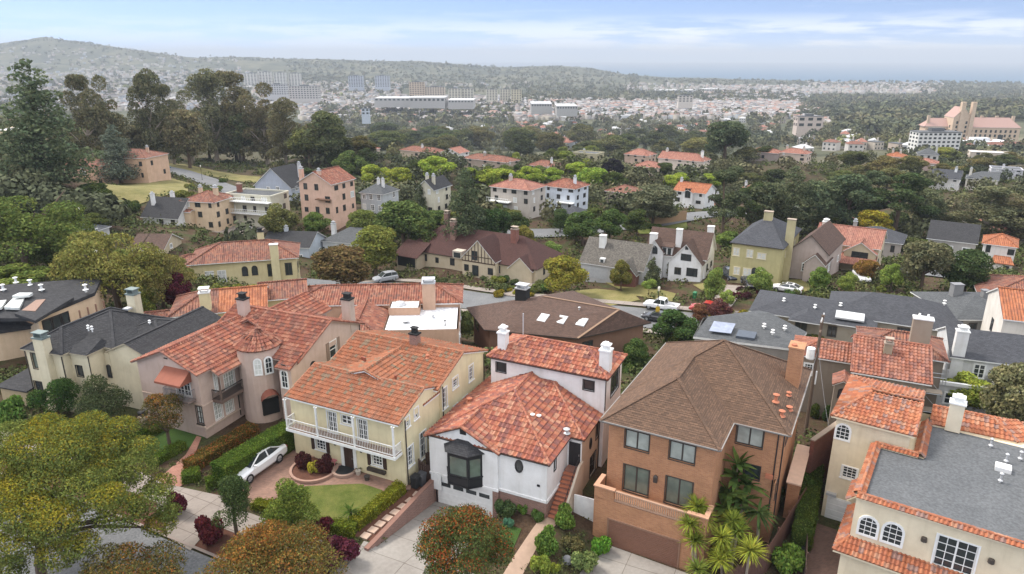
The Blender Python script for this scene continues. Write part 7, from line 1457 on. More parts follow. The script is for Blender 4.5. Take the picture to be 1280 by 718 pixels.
SH = [(222, 643, 606, 36, MAR, 'maroon maple shrub beside the driveway apron'), (264, 676, 634, 46, (.065, .016, .02), 'dark red shrub in the kerb bed left of the slim tree'), (400, 668, 640, 40, (.055, .014, .02), 'dark red shrub behind the rust tipped tree'), (424, 702, 664, 66, (.06, .015, .025), 'wide maroon shrub in the kerb bed in front of the lawn hedge'),
 (380, 586, 556, 26, (.05, .018, .018), 'dark red shrub left of the yellow house door'), (407, 590, 562, 28, (.055, .018, .02), 'dark red shrub right of the yellow bush'), (394, 592, 570, 22, (.20, .19, .03), 'bright yellow bush between two dark red shrubs'),
 (750, 692, 660, 32, (.075, .15, .022), 'round bright green shrub beside the brick garage'), (706, 658, 624, 36, (.11, .155, .035), 'light green shrub at the foot of the white house steps'), (683, 690, 650, 40, (.085, .13, .03), 'leafy green shrub beside the garden path'), (632, 644, 616, 32, (.045, .065, .028), 'dark rounded shrub against the white house brick base'),
 (728, 712, 680, 44, (.10, .13, .05), 'grey green shrub in the bed near the brick driveway'), (676, 716, 686, 34, (.12, .15, .03), 'yellow green shrub by the lower garden path'), (716, 688, 664, 34, (.075, .065, .03), 'brownish shrub in the middle of the mulch bed'), (655, 640, 622, 22, (.09, .14, .03), 'small light shrub below the white house oval window'), (672, 650, 634, 22, (.06, .10, .03), 'small dark shrub at the white house brick corner'),
 (636, 658, 642, 16, (.06, .13, .09), 'little blue green plant on the mulch slope'), (694, 716, 700, 18, (.14, .16, .03), 'tiny yellow plant by the grey rock'), (982, 714, 672, 60, (.075, .12, .025), 'bright green bush beside the brown brick driveway'), (1004, 660, 618, 34, (.06, .09, .022), 'green climber on the driveway fence, lower'), (1006, 626, 580, 30, (.055, .085, .022), 'green climber on the driveway fence, middle'), (1010, 596, 552, 28, (.05, .075, .02), 'green climber on the driveway fence, upper'), (965, 630, 588, 30, (.06, .07, .03), 'ferny bush behind the brick house fence'), (52, 545, 520, 40, (.11, .11, .03), 'yellowish low bush by the beige garage wing'), (18, 530, 486, 44, (.06, .10, .025), 'green hedge bush at the left edge beside the garage wing'), (1052, 676, 640, 18, (.06, .08, .025), 'small bush under the tiled skirt of the cream house'), (1190, 560, 540, 30, (.1, .11, .03), 'bush peeking over the flat grey roof') ]
for s_ in SH[:-1]: shrub(*s_)
# ---- rosette plants: cordylines, cycad, tree fern and banana
def rosette(mb, c, n, L_, w, rise=.9, droop=.5, seed=0, mat=0, seg=4):
 rng = random.Random(seed)
 for i in range(n):
  a = rng.uniform(0, 6.283); el = rng.uniform(-.35, 1.25) * rise; l = L_ * rng.uniform(.75, 1.1); d = Vector((math.cos(a), math.sin(a), 0)); s = Vector((-d.y, d.x, 0)); P = []
  for k in range(seg + 1):
   f = k / seg; x = l * f * math.cos(el); z = l * f * math.sin(el) - droop * l * f * f * .6; ww = w * (1 - f ** 2 * .96) * (.55 + .9 * f if f < .5 else 1); P.append((Vector(c) + d * x + Vector((0, 0, z)), s * ww / 2))
  for k in range(seg): mb.face([P[k][0] - P[k][1], P[k][0] + P[k][1], P[k + 1][0] + P[k + 1][1], P[k + 1][0] - P[k + 1][1]], mat)
def spiky(label, px, py, heads, col, stemr=.09, n=70, L_=.85, w=.075, name='cordyline', droop=.35, rise=.9, seed=0):
 g = ground(px, py); rt = thing(name, label, 'palm', (g[0], g[1], g[2]), 0); mb = MB(); tb = MB()
 for i, (hx, hy, dy) in enumerate(heads):
  p = at_y(hx, hy, g[1] + dy); q = (p[0] - g[0], p[1] - g[1], p[2] - g[2]); rosette(mb, q, n, L_, w, rise, droop, seed + i)
  tb.tube([(q[0] * .2, q[1] * .2, -.3), (q[0] * .6, q[1] * .6, q[2] * .5), q], [stemr * 1.3, stemr, stemr * .7], 6)
 c = mb.build('crown', M['leaf'], rt); c.color = (*col, 1); tb.build('trunk', M['barkpale'], rt); return rt
spiky('clump of spiky cabbage palms left of the others by the brick garage', 872, 716, [(862, 655, 0), (880, 648, .5), (869, 676, -.4), (871, 634, 1.0)], (.20, .24, .04), n=150, L_=1.15, w=.085, seed=1)
spiky('two headed spiky cabbage palm in the middle of the palm clump', 906, 722, [(902, 672, 0), (905, 692, -.5), (900, 700, -.9)], (.25, .28, .045), n=150, L_=1.1, w=.085, seed=7)
spiky('tall spiky cabbage palm behind the middle one', 912, 716, [(922, 665, .3), (916, 652, .9)], (.18, .23, .04), n=150, L_=1.15, w=.085, seed=13); spiky('bright yellow green cabbage palm nearest the brown fence', 930, 728, [(938, 688, -.3)], (.29, .31, .05), n=170, L_=1.3, w=.09, seed=17); spiky('low spiky cabbage palm at the garage corner', 872, 742, [(872, 712, 0)], (.15, .19, .04), n=130, L_=1.1, w=.085, seed=23)
spiky('broad leaved bird of paradise plant against the brick wing', 918, 676, [(920, 596, .6), (912, 616, 0), (928, 624, .3), (906, 634, -.2), (934, 606, .6), (922, 580, .9), (915, 650, -.3)], (.11, .165, .045), .07, 18, 1.7, .5, 'bird_of_paradise', .35, 1.0, 31); spiky('dark tree fern under the brick house wing', 948, 690, [(948, 640, 0)], (.07, .105, .035), .1, 34, 1.5, .24, 'tree_fern', .55, .6, 43)
spiky('cycad with stiff arching fronds at the corner of the lawn', 438, 652, [(438, 640, 0)], (.07, .11, .025), .16, 40, .95, .13, 'cycad', .45, .8, 51); spiky('potted spiky plant left of the window box', 448, 592, [(448, 588, 0)], (.07, .10, .03), .05, 24, .5, .06, 'potted_plant', .3, 1.0, 57)
# ================================================================== vehicles
def carpaint(col):
 m, nt, b, N, L = newmat('car_paint'); b.inputs['Base Color'].default_value = c4(col); b.inputs['Roughness'].default_value = .25; b.inputs['Coat Weight'].default_value = .6; b.inputs['Coat Roughness'].default_value = .08; return m
def loft(mb, secs, mat=0):
 n = len(secs[0])
 for a, b in zip(secs[:-1], secs[1:]):
  for i in range(n): j = (i + 1) % n; mb.face([a[i], b[i], b[j], a[j]], mat)
 mb.face(secs[0], mat); mb.face(secs[-1][::-1], mat)
SHAPES = {
 'sedan': dict(body=[(-2.42, .38, .78, .78), (-2.3, .3, .98, .86), (-1.85, .26, 1.03, .91), (-1.0, .24, 1.0, .93), (.2, .24, .97, .93), (1.0, .24, .95, .92), (1.7, .26, .86, .90), (2.2, .28, .74, .84), (2.42, .36, .62, .70)],
               cab=[(-1.95, 1.0, .72), (-1.05, 1.38, .62), (-.5, 1.44, .62), (.15, 1.42, .62), (1.15, .95, .74)], roof=(-1.05, .15), wheels=(-1.42, 1.45), r=.34),
 'suv': dict(body=[(-2.3, .42, .9, .84), (-2.2, .34, 1.1, .9), (-1.2, .3, 1.12, .95), (.3, .3, 1.1, .95), (1.0, .3, 1.08, .94), (1.8, .32, 1.0, .92), (2.2, .36, .85, .86), (2.32, .42, .7, .74)],
             cab=[(-2.25, 1.08, .78), (-2.0, 1.62, .70), (-1.0, 1.74, .70), (.2, 1.70, .70), (1.1, 1.08, .80)], roof=(-2.0, .2), wheels=(-1.4, 1.4), r=.38),
 'pickup': dict(body=[(-2.75, .5, 1.05, .9), (-2.7, .45, 1.12, .95), (-.7, .42, 1.12, .96), (.4, .42, 1.12, .96), (1.1, .42, 1.12, .95), (2.2, .42, 1.06, .93), (2.6, .46, .9, .88), (2.72, .52, .75, .78)],
    cab=[(-.85, 1.1, .80), (-.7, 1.78, .72), (-.1, 1.86, .72), (.5, 1.82, .72), (1.3, 1.1, .82)], roof=(-.7, .5), wheels=(-1.75, 1.75), r=.40)}
def car(kind, label, loc, rz, col, cat='car', name=None):
 S = SHAPES[kind]; rt = thing(name or ('parked_car' if kind != 'pickup' else 'pickup_truck'), label, cat, loc, rz); P = carpaint(col); mb = MB()
 ring = lambda x, zb, zt, w: [(x, -w * .9, zb), (x, -w, zb + .16), (x, -w, zt - .14), (x, -w * .86, zt), (x, w * .86, zt), (x, w, zt - .14), (x, w, zb + .16), (x, w * .9, zb)]
 loft(mb, [ring(*s) for s in S['body']])
 if kind == 'pickup':
  mb = MB(); loft(mb, [ring(*s) for s in S['body'][2:]]); loft(mb, [ring(-2.75, .5, .72, .9), ring(-.7, .42, .74, .95)])
  for s in (-1, 1): mb.box(-2.72, s * .9 - .05, .7, -.7, s * .9 + .05, 1.14)
  mb.box(-2.74, -.9, .7, -2.66, .9, 1.12)
 body = mb.build('body', P, rt, True)
 mb = MB(); C_ = S['cab']; lo = lambda x: np.interp(x, [s[0] for s in S['body']], [s[2] for s in S['body']]) - .03
 secs = [[(x, -wt if i not in (0, len(C_) - 1) else -w0, z) for x, z, wt in (c,) for w0 in (wt,)][0:1] for i, c in enumerate(C_)]
 b0, b1 = C_[0][0], C_[-1][0]; top = [(x, w, z) for x, z, w in C_]
 for s in (-1, 1):
  low = [(x, s * np.interp(x, [q[0] for q in S['body']], [q[3] for q in S['body']]) * .86, lo(x)) for x, z, w in C_]; up = [(x, s * w, z) for x, w, z in top]
  for i in range(len(C_) - 1):
   q = [low[i], low[i + 1], up[i + 1], up[i]]; mb.face(q if s < 0 else q[::-1])
 for i in (0, len(C_) - 2): a, b = top[i], top[i + 1]; mb.face([(a[0], -a[1], a[2]), (b[0], -b[1], b[2]), (b[0], b[1], b[2]), (a[0], a[1], a[2])])
 mb.build('windscreen_and_windows', M['glass'], rt)
 mb = MB(); R = [c for c in C_ if S['roof'][0] - .01 <= c[0] <= S['roof'][1] + .01]
 for a, b in zip(R[:-1], R[1:]): mb.slab([(a[0], -a[2] - .01, a[1] + .02), (b[0], -b[2] - .01, b[1] + .02), (b[0], b[2] + .01, b[1] + .02), (a[0], a[2] + .01, a[1] + .02)], .06)
 for s in (-1, 1):                                            # pillars
  for i, k in ((0, 1), (len(C_) - 1, len(C_) - 2)): a, b = C_[i], C_[k]; mb.bar((a[0], s * (np.interp(a[0], [q[0] for q in S['body']], [q[3] for q in S['body']]) * .85), lo(a[0])), (b[0], s * b[2], b[1]), .07, .06)
  m_ = C_[len(C_) // 2]; mb.bar((m_[0], s * .84, lo(m_[0])), (m_[0], s * (m_[2] + .005), m_[1]), .08, .05)
 rf = mb.build('roof', P, rt, False)
 if kind == 'sedan': mb = MB(); mb.slab([(-.75, -.42, 1.475), (.0, -.42, 1.465), (.0, .42, 1.465), (-.75, .42, 1.475)], .02); mb.build('sunroof', M['glass'], rf)
 for x in S['wheels']:
  for s in (-1, 1):
   mb = MB(); r = S['r']; y = s * .82; w = .11
   for k in range(18):
    A, B = 2 * math.pi * k / 18, 2 * math.pi * (k + 1) / 18; p = lambda a, rr, yy: (x + rr * math.cos(a), yy, r + rr * math.sin(a))
    mb.face([p(A, r, y - w), p(B, r, y - w), p(B, r, y + w), p(A, r, y + w)]); mb.face([p(A, r, y + s * w), p(B, r, y + s * w), p(B, r * .62, y + s * w), p(A, r * .62, y + s * w)]); mb.face([p(A, r, y - s * w), p(B, r, y - s * w), (x, y - s * w, r)])
   wh = mb.build('wheel', M['rubber'], rt); mb = MB()
   for k in range(10):
    A, B = 2 * math.pi * k / 10, 2 * math.pi * (k + .6) / 10; mb.face([(x, y + s * w * .9, r), (x + r * .6 * math.cos(A), y + s * w * 1.02, r + r * .6 * math.sin(A)), (x + r * .6 * math.cos(B), y + s * w * 1.02, r + r * .6 * math.sin(B))])
   mb.build('rim', M['galv'], wh)
 x0, x1 = S['body'][0][0], S['body'][-1][0]
 for s in (-1, 1):
  zf = S['body'][-1][2]; mb = MB(); mb.box(x1 - .28, s * .62 - .16, zf - .06, x1 - .02, s * .62 + .12, zf + .1); mb.build('headlight', M['galv'], rt)
  zr = S['body'][1][2]; mb = MB(); mb.box(x0 - .01, s * .66 - .14, zr - .26, x0 + .14, s * .66 + .14, zr - .1); mb.build('tail_light', plain((.3, .02, .02), .3), rt)
  mb = MB(); xm = C_[-1][0] - .25; mb.box(xm - .06, s * .98 - .1, C_[-1][1] + .02, xm + .06, s * .98 + .1, C_[-1][1] + .16); mb.build('wing_mirror', P, rt)
 return rt
def car_at(kind, label, px, py, head, col, cat='car', dz=.07):
 g = ground(px, py); return car(kind, label, (g[0], g[1], g[2] + dz), head, col, cat)
x, y = ws(-12.0, -4.1); car('sedan', 'white four door car with a sunroof parked beside the tall green hedge', (x, y, tz(x, y) + .07), -TH + math.radians(4 - 90), (.80, .80, .80)).scale = (1.1, 1.22, 1.14)
car_at('suv', 'silver grey estate car parked in front of the brown tudor garage', 482, 353, -TH + math.radians(-118), (.33, .34, .36), dz=.24)
car_at('pickup', 'white pickup truck driving past the lamp post', 826, 388, -TH + math.radians(180), (.76, .76, .77), 'pickup truck', .13)
car_at('pickup', 'red pickup truck half hidden by the maroon tree', 884, 393, -TH + math.radians(180), (.38, .03, .025), 'pickup truck', .13)
car_at('suv', 'dark blue car at the top of the driveway by the white tudor house', 913, 350, -TH - math.radians(60), (.02, .028, .045), dz=.25); car_at('sedan', 'black car lower down the driveway beside the olive house', 936, 359, -TH - math.radians(62), (.012, .012, .015), dz=.25)
car_at('sedan', 'white car behind the low hedge in front of the olive house', 983, 366, -TH + math.radians(176), (.75, .75, .75), dz=.2); car_at('suv', 'white car under the porch of the pink tiled house', 1076, 352, -TH + math.radians(-70), (.7, .7, .7), dz=.25); car_at('sedan', 'dark car parked at the near kerb under the lamp post', 822, 402, -TH + math.radians(180), (.02, .02, .025), dz=.13)
car_at('suv', 'teal car parked on the hillside road', 205, 213, -TH + math.radians(60), (.05, .14, .15), dz=.4); car_at('sedan', 'white car on the right hand side road', 1204, 335, -TH + math.radians(40), (.7, .7, .7), dz=.35)
# ================================================================== street furniture and garden things
def lamp_post(label, px, py, h, globe=True):
 g = ground(px, py); rt = thing('street_lamp', label, 'street lamp', g); mb = MB(); mb.lathe([(.16, 0), (.14, .4), (.07, .6), (.055, h - .5), (.09, h - .45)], 0, 0, 10); mb.build('pole', M['black'], rt)
 mb = MB(); mb.lathe([(0, h + .32), (.14, h + .26), (.2, h + .05), (.16, h - .2), (.08, h - .42)], 0, 0, 12); mb.build('lamp_globe', plain((.75, .72, .62), .4), rt); return rt
lp = lamp_post('black street lamp with pale globe and yellow sign by the white pickup', 821, 402, 5.2); mb = MB(); mb.box(-.3, -.1, 1.6, .3, -.06, 2.4); mb.build('sign_plate', plain((.55, .36, .03), .5), lp)
lamp_post('street lamp among the olive trees behind the modern house', 131, 372, 6.0); lamp_post('street lamp at the edge of the giant cypress', 106, 300, 6.0); lamp_post('street lamp beside the hillside road bend', 253, 226, 5.0)
g = at_y(1010, 520, 58.0); zt = at_y(1024, 394, 58.0)[2]; up = thing('utility_pole', 'dark wooden utility pole with a white transformer beside the taupe tiled house', 'utility pole', (g[0], g[1], g[2]), -TH); hh = zt - g[2]
mb = MB(); mb.tube([(0, 0, -2), (0, 0, hh)], [.17, .12], 8); mb.build('pole', M['bark'], up); mb = MB(); mb.box(-.1, -1.1, hh - .5, .1, 1.1, hh - .36); mb.box(-.08, -.8, hh - 1.5, .08, .8, hh - 1.38); mb.build('crossarm', M['bark'], up)
mb = MB(); zc = at_y(1018, 450, 58.0)[2] - g[2]; mb.lathe([(0, zc + 1.1), (.36, zc + 1.05), (.38, zc + .1), (.34, zc), (0, zc)], -.55, 0, 14); mb.build('transformer', M['white'], up)
for y_ in (-1.0, -.4, .4, 1.0): mb = MB(); mb.lathe([(0, hh - .1), (.06, hh - .15), (.05, hh - .36)], 0, y_, 8); mb.build('insulator', M['white'], up)
mb = MB(); mb.tube([(.15, 0, zc - 2.4), (.15, 0, zc - 1.1)], .09, 8); mb.build('cable_guard', M['white'], up)
def wire(label, a, b, sag, n=12, r=.014):
 mb = MB(); pts = [tuple(a[i] + (b[i] - a[i]) * k / n - (sag * 4 * (k / n) * (1 - k / n) if i == 2 else 0) for i in range(3)) for k in range(n + 1)]; mb.tube(pts, r, 4); o = mb.build('overhead_wire', M['grey']); tag(o, label, 'wire')
pt = (g[0], g[1], zt - .5); 
wire('overhead wire sloping from the utility pole down to the brick house wing', (pt[0], pt[1], pt[2] - 3), at_y(985, 560, 50.0), .5); wire('overhead wire from the utility pole to the cream house wall', (pt[0], pt[1], pt[2] - 2.5), at_y(1038, 545, 51.0), .4); wire('overhead wire running right from the utility pole towards the scaffolded house', pt, at_y(1200, 425, 70.0), .8)
def fence(label, p, q, h, mat, name='fence', posts=True, boards=True):
 a = Vector(p); b = Vector(q); L_ = (b - a).length; d = (b - a) / L_; rt = thing(name, label, name.split('_')[-1], (a.x, a.y, tz(a.x, a.y)), math.atan2(d.y, d.x)); sl = (tz(b.x, b.y) - tz(a.x, a.y)) / L_; mb = MB(); k = int(L_ / .16)
 for i in range(k): x = i * .16; mb.box(x, -.015, sl * x + .02 - .3, x + .145, .015, sl * x + h + .02 * (i % 3))
 for z in (.3, h - .25): mb.bar((0, .04, z), (L_, .04, z + sl * L_), .06, .09)
 mb.build('board_panel', mat, rt)
 for i in range(int(L_ / 2.4) + 1): x = min(i * 2.4, L_ - .05); pb = MB(); pb.box(x - .06, .02, sl * x - .4, x + .06, .14, sl * x + h + .08); pb.build('post', mat, rt)
 return rt
fence('dark wooden fence between the tall hedge and the yellow house', ws(-13.6, .5), ws(-11.1, .9), 1.9, M['darkwood']); fence('dark wooden side fence right of the yellow house', ws(.15, 1.2), ws(.95, 1.9), 1.8, M['darkwood'])
fence('tall brown fence along the right side of the brick house', ws(25.2, 6), ws(26.5, 15), 2.2, plain((.14, .065, .045), .85)); fence('dark reddish fence in front of the palm clump', ws(22.6, 1.5), ws(25.2, 6), 1.7, plain((.12, .06, .045), .85))
fence('wood fence along the far edge of the middle road', ground(800, 283)[:2], ground(858, 276)[:2], 2.4, plain((.40, .26, .15), .85)); fence('dark paling fence beside the cream house driveway', ws(27.2, 10.0), ws(27.6, 6.2), 1.6, plain((.10, .06, .045), .85))
gt = thing('garden_gate', 'white wooden gate between the yellow and white houses', 'gate', (*ws(.95, 1.6), tz(*ws(.95, 1.6))), -TH + math.radians(4)); mb = MB()
for k in range(6): mb.box(k * .15, -.02, .05, k * .15 + .135, .02, 1.5)
mb.build('board_panel', M['white'], gt); mb = MB(); mb.box(0, .02, .3, .9, .06, .4); mb.box(0, .02, 1.2, .9, .06, 1.3); mb.build('rail', M['white'], gt)
gt = thing('garden_gate', 'dark arched wooden gate beside the yellow house side wall', 'gate', (*ws(.1, 2.1), tz(*ws(.1, 2.1))), -TH + math.radians(4)); mb = MB()
for k in range(6): mb.box(k * .15, -.02, 0, k * .15 + .135, .02, 1.9 + .25 * math.sin(math.pi * (k + .5) / 6))
mb.build('board_panel', M['darkwood'], gt); mb = MB(); mb.box(.72, -.06, .95, .8, -.02, 1.1); mb.build('handle', M['metal'], gt)
def bin_(label, px, py, mat, rz=0.0, s=1.0, dz=0.05):
 g = ground(px, py); rt = thing('wheelie_bin', label, 'bin', (g[0], g[1], g[2] + dz), -TH + rz); mb = MB(); mb.taper(0, 0, .05, 1.0 * s, .46, .52, .58, .66); mb.build('body', mat, rt); mb = MB(); mb.taper(0, 0, 1.0 * s, 1.1 * s, .64, .74, .5, .55); mb.build('lid', mat, rt); mb = MB(); [mb.tube([(x, .28, .1), (x + .06, .28, .1)], .1, 8) for x in (-.26, .2)]; mb.build('wheel', M['rubber'], rt); return rt
bin_('black wheelie bin left of the mauve house', 181, 528, M['black']); bin_('dark wheelie bin at the corner of the yellow house', 520, 610, M['dark']); bin_('second dark wheelie bin with white label behind the yellow house corner', 527, 607, plain((.05, .05, .055), .5)); bin_('green wheelie bin on the back street verge', 868, 375, plain((.02, .18, .07), .5), dz=.25)
# retaining wall, driveway ramp, stepping stones
wl, wr = frame_of(.81, 1.72, 4); R_ = Matrix.Rotation(wr, 4, 'Z')
def wf(x, y): v = R_ @ Vector((x, y, 0)); return (wl[0] + v.x, wl[1] + v.y)
rt = thing('retaining_wall', 'low brick wall sloping down between the stepping stones and the white garage driveway', 'wall', (*wl[:2], 0), wr); mb = MB(); cb_ = MB(); n = 10
for k in range(n):
 y0, y1 = -8.6 + 8.5 * k / n, -8.6 + 8.5 * (k + 1) / n; z0, z1 = tz(*wf(-.45, y0)) + .16, tz(*wf(-.45, y1)) + .16
 mb.face([(.36, y0, -2.6), (.36, y1, -2.6), (.36, y1, z1), (.36, y0, z0)]); mb.face([(.04, y1, -2.6), (.04, y0, -2.6), (.04, y0, z0), (.04, y1, z1)]); cb_.slab([(.02, y0, z0 + .05), (.38, y0, z0 + .05), (.38, y1, z1 + .05), (.02, y1, z1 + .05)], .05)
mb.face([(.04, -8.6, -2.6), (.36, -8.6, -2.6), (.36, -8.6, tz(*wf(-.45, -8.6)) + .16), (.04, -8.6, tz(*wf(-.45, -8.6)) + .16)]); mb.build('wall', M['brick_old'], rt); cb_.build('coping', plain((.22, .115, .085), .85), rt)
for k in range(8):
 q = ground(457 + 9.0 * k * 1.02, 671 - 7.4 * k); o = MB(); o.prism([(-.3, -.3), (.3, -.3), (.3, .3), (-.3, .3)], -.05, .07); ob = o.build('stepping_stone', plain((.42, .30, .23), .9)); ob.location = (q[0], q[1], q[2] + .04); ob.rotation_euler = (0, 0, -TH + math.radians(4)); tag(ob, 'square tan stepping stone in the mulch path beside the lawn hedge', 'stepping stone', 'stepping stones beside the lawn hedge')
# yellow house doorstep things
g = ground(431, 590); rt = thing('planter_ring', 'round dark stone bed in front of the yellow house door', 'garden bed', (g[0], g[1], g[2] + .05)); mb = MB(); mb.lathe([(1.0, 0), (1.0, .22), (.8, .22), (.78, .1)], 0, 0, 24); mb.build('kerb_ring', plain((.33, .22, .17), .9), rt); mb = MB(); mb.lathe([(0, .16), (.8, .14)], 0, 0, 24); mb.build('soil', M['dark'], rt)
g = ground(393, 588); rt = thing('planter_bed', 'curved brick edged bed of shrubs left of the yellow house door', 'garden bed', (g[0], g[1], g[2] + .04)); mb = MB(); mb.lathe([(1.9, 0), (1.9, .2), (1.7, .2), (1.7, .08)], 0, 0, 26); mb.build('kerb_ring', plain((.33, .2, .15), .9), rt); mb = MB(); mb.lathe([(0, .14), (1.7, .1)], 0, 0, 26); mb.build('soil', M['mulch'], rt)
g = ground(418, 582); rt = thing('garden_chair', 'small pink garden chair beside the yellow house door', 'chair', (g[0], g[1], g[2] + .06), -TH + .1); pk = plain((.62, .22, .24), .6)
mb = MB(); mb.box(-.25, -.25, .4, .25, .25, .45); mb.build('seat', pk, rt); mb = MB(); mb.box(-.25, .22, .45, .25, .27, .95); mb.build('backrest', pk, rt)
for x_ in (-.21, .21):
 for y_ in (-.21, .21): mb = MB(); mb.box(x_ - .025, y_ - .025, 0, x_ + .025, y_ + .025, .4); mb.build('leg', pk, rt)
for px_, py_, lab, col in ((448, 594, 'pale pot with a spiky plant left of the window box', (.5, .45, .38)), (459, 601, 'dark pot by the yellow house front wall', (.06, .05, .045)), (499, 611, 'small bronze pot at the right corner of the yellow house', (.08, .05, .03))):
 g = ground(px_, py_); mb = MB(); mb.lathe([(0, .02), (.16, 0), (.24, .36), (.2, .36), (.18, .3), (0, .3)], 0, 0, 12); o = mb.build('plant_pot', plain(col, .7)); o.location = (g[0], g[1], g[2] + .05); tag(o, lab, 'pot')
g = ground(706, 700); bm_ = MB(); bm_.lathe([(0, .42), (.2, .38), (.36, .22), (.4, .05), (.3, -.1)], 0, 0, 9); o = bm_.build('rock', plain((.2, .2, .21), .9), None, True); g = ground(709, 702); o.location = g; tag(o, 'grey boulder in the mulch bed in front of the white house', 'rock')
g = ground(1004, 690); bm_ = MB(); bm_.lathe([(0, .5), (.2, .42), (.26, .2), (.16, 0)], 0, 0, 12); o = bm_.build('garden_urn', M['black'], None, True); o.location = g; tag(o, 'dark glossy urn on the brown brick driveway edge', 'urn')
rt = thing('side_shed', 'low side building with a tan flat roof right of the brick house', 'shed', (*ws(25.15, 12.9), 0), -TH + math.radians(.5)); mb = MB(); mb.box(.1, .15, -3.5, .95, 5.5, 1.0); mb.build('wall', M['brick'], rt); mb = MB(); mb.slab([(0, 0, 1.05), (1.05, 0, 1.05), (1.05, 5.7, 1.25), (0, 5.7, 1.25)], .12); mb.build('roof', plain((.66, .46, .34), .85), rt)
rt = thing('garden_wall', 'dark red brick garden wall behind the cream house driveway', 'wall', (*ws(26.4, 17.5), 0), -TH + math.radians(70)); mb = MB(); mb.box(0, 0, -3, 7, .3, 2.4); mb.build('wall', M['brick_red'], rt); mb = MB(); mb.box(-.05, -.05, 2.4, 7.05, .35, 2.5); mb.build('coping', M['stone'], rt)
# ================================================================== far district: towers, school, town, woods
M['roofgrey'] = plain((.46, .46, .46), .9)
def far_block(name, label, cat, x0, x1, ytop, ybase, Y, col, dep=None, rows=6, cols=8, roofm='flat_grey', phi=0.0, glass='glass'):
 pb = at_y((x0 + x1) / 2, ybase, Y); dpt = Y * CP + (CAMH - pb[2]) * SP; w = (x1 - x0) * dpt / F; h = at_y((x0 + x1) / 2, ytop, Y)[2] - pb[2]; dep = dep or w * .4
 rt = thing(name, label, cat, (pb[0], pb[1], pb[2]), phi); mb = MB(); mb.box(-w / 2, 0, -12, w / 2, dep, h); mb.build('wall', stucco(col), rt); mb = MB(); mb.box(-w / 2 - .3, -.3, h, w / 2 + .3, dep + .3, h + .5); mb.box(-w * .15, dep * .3, h + .5, w * .15, dep * .7, h + (3 if rows > 1 else .8)); mb.build('roof', M[roofm], rt)
 mb = MB()
 for r in range(rows):
  z = h * (r + .3) / rows
  for c in range(cols): x = -w / 2 + w * (c + .22) / cols; mb.box(x, -.12, z, x + w / cols * .56, -.02, z + h / rows * .5)
  for c in range(max(2, cols // 3)): y = dep * (c + .25) / max(2, cols // 3); mb.box(w / 2 + .02, y, z, w / 2 + .12, y + dep / max(2, cols // 3) * .5, z + h / rows * .5); mb.box(-w / 2 - .12, y, z, -w / 2 - .02, y + dep / max(2, cols // 3) * .5, z + h / rows * .5)
 mb.build('window_grid', M[glass], rt); return rt
for x0, x1, yt, yb, Y, col, lab, rows, cols in [
 (306, 322, 92, 107, 2700, (.62, .59, .55), 'pale apartment tower at the left end of the far tower row', 9, 4), (325, 340, 90, 107, 2720, (.64, .61, .57), 'second pale apartment tower of the far tower row', 9, 4), (343, 358, 91, 107, 2690, (.62, .6, .56), 'third pale apartment tower of the far tower row', 9, 4), (361, 376, 92, 107, 2710, (.63, .6, .55), 'pale apartment tower at the right end of the far tower row', 9, 4),
 (334, 358, 106, 119, 1900, (.5, .5, .52), 'grey slab building below the far tower row', 5, 8), (362, 398, 108, 124, 1850, (.52, .49, .47), 'wide grey office block with a tan end right of the grey slab', 6, 10),
 (436, 454, 95, 109, 2500, (.42, .45, .52), 'blue grey slab tower on the left of two', 8, 6), (469, 487, 95, 109, 2520, (.45, .48, .55), 'blue grey slab tower on the right of two', 8, 6), (512, 531, 103, 121, 1950, (.58, .45, .33), 'tan stepped building left of the beige towers', 7, 6), (531, 556, 109, 122, 1960, (.60, .50, .40), 'lower tan wing beside the stepped building', 5, 8),
 (561, 576, 111, 125, 1950, (.60, .56, .46), 'first beige tower in the middle row', 7, 4), (577, 592, 111, 125, 1965, (.6, .57, .48), 'second beige tower in the middle row', 7, 4), (608, 622, 112, 126, 1940, (.6, .56, .46), 'third beige tower in the middle row', 7, 4), (625, 638, 112, 126, 1960, (.61, .57, .47), 'fourth beige tower in the middle row', 7, 4), (639, 652, 112, 127, 1935, (.58, .52, .36), 'yellowish tower at the right end of the middle row', 7, 4),
 (1145, 1198, 166, 190, 540, (.72, .71, .68), 'white five storey apartment block below the castle like school', 5, 9), (996, 1028, 146, 160, 900, (.56, .47, .42), 'plain tan block among the trees left of the wooded hill', 2, 3), (848, 866, 120, 128, 1500, (.6, .55, .5), 'small tan block in the far dark woods', 3, 4),
 (452, 462, 136, 144, 1000, (.5, .55, .62), 'pale blue square building in the town left of centre', 2, 2)]: far_block('tower_block', lab, 'building', x0, x1, yt, yb, Y, col, None, rows, cols)
for x0, x1, yt, yb, Y, lab in [(468, 512, 120, 127, 1500, 'long white low roofed store left of the tan building'), (512, 556, 118, 128, 1450, 'biggest white flat roofed store in the far town'), (560, 592, 123, 129, 1450, 'white low roof right of the biggest store'), (822, 872, 110, 117, 2600, 'bright white low warehouse far right of centre'), (880, 906, 110, 114, 2700, 'small white warehouse right of the bright one'), (664, 690, 127, 134, 1300, 'pale blue roofed store at the edge of the town'), (696, 722, 130, 137, 1250, 'white roofed low store beside the pale blue one')]:
 far_block('warehouse', lab, 'building', x0, x1, yt + (yb - yt) * .45, yb, Y, (.42, .41, .40), 70, 1, 8, 'roofgrey')
M['tile_school'] = plain((.40, .255, .215), .9)
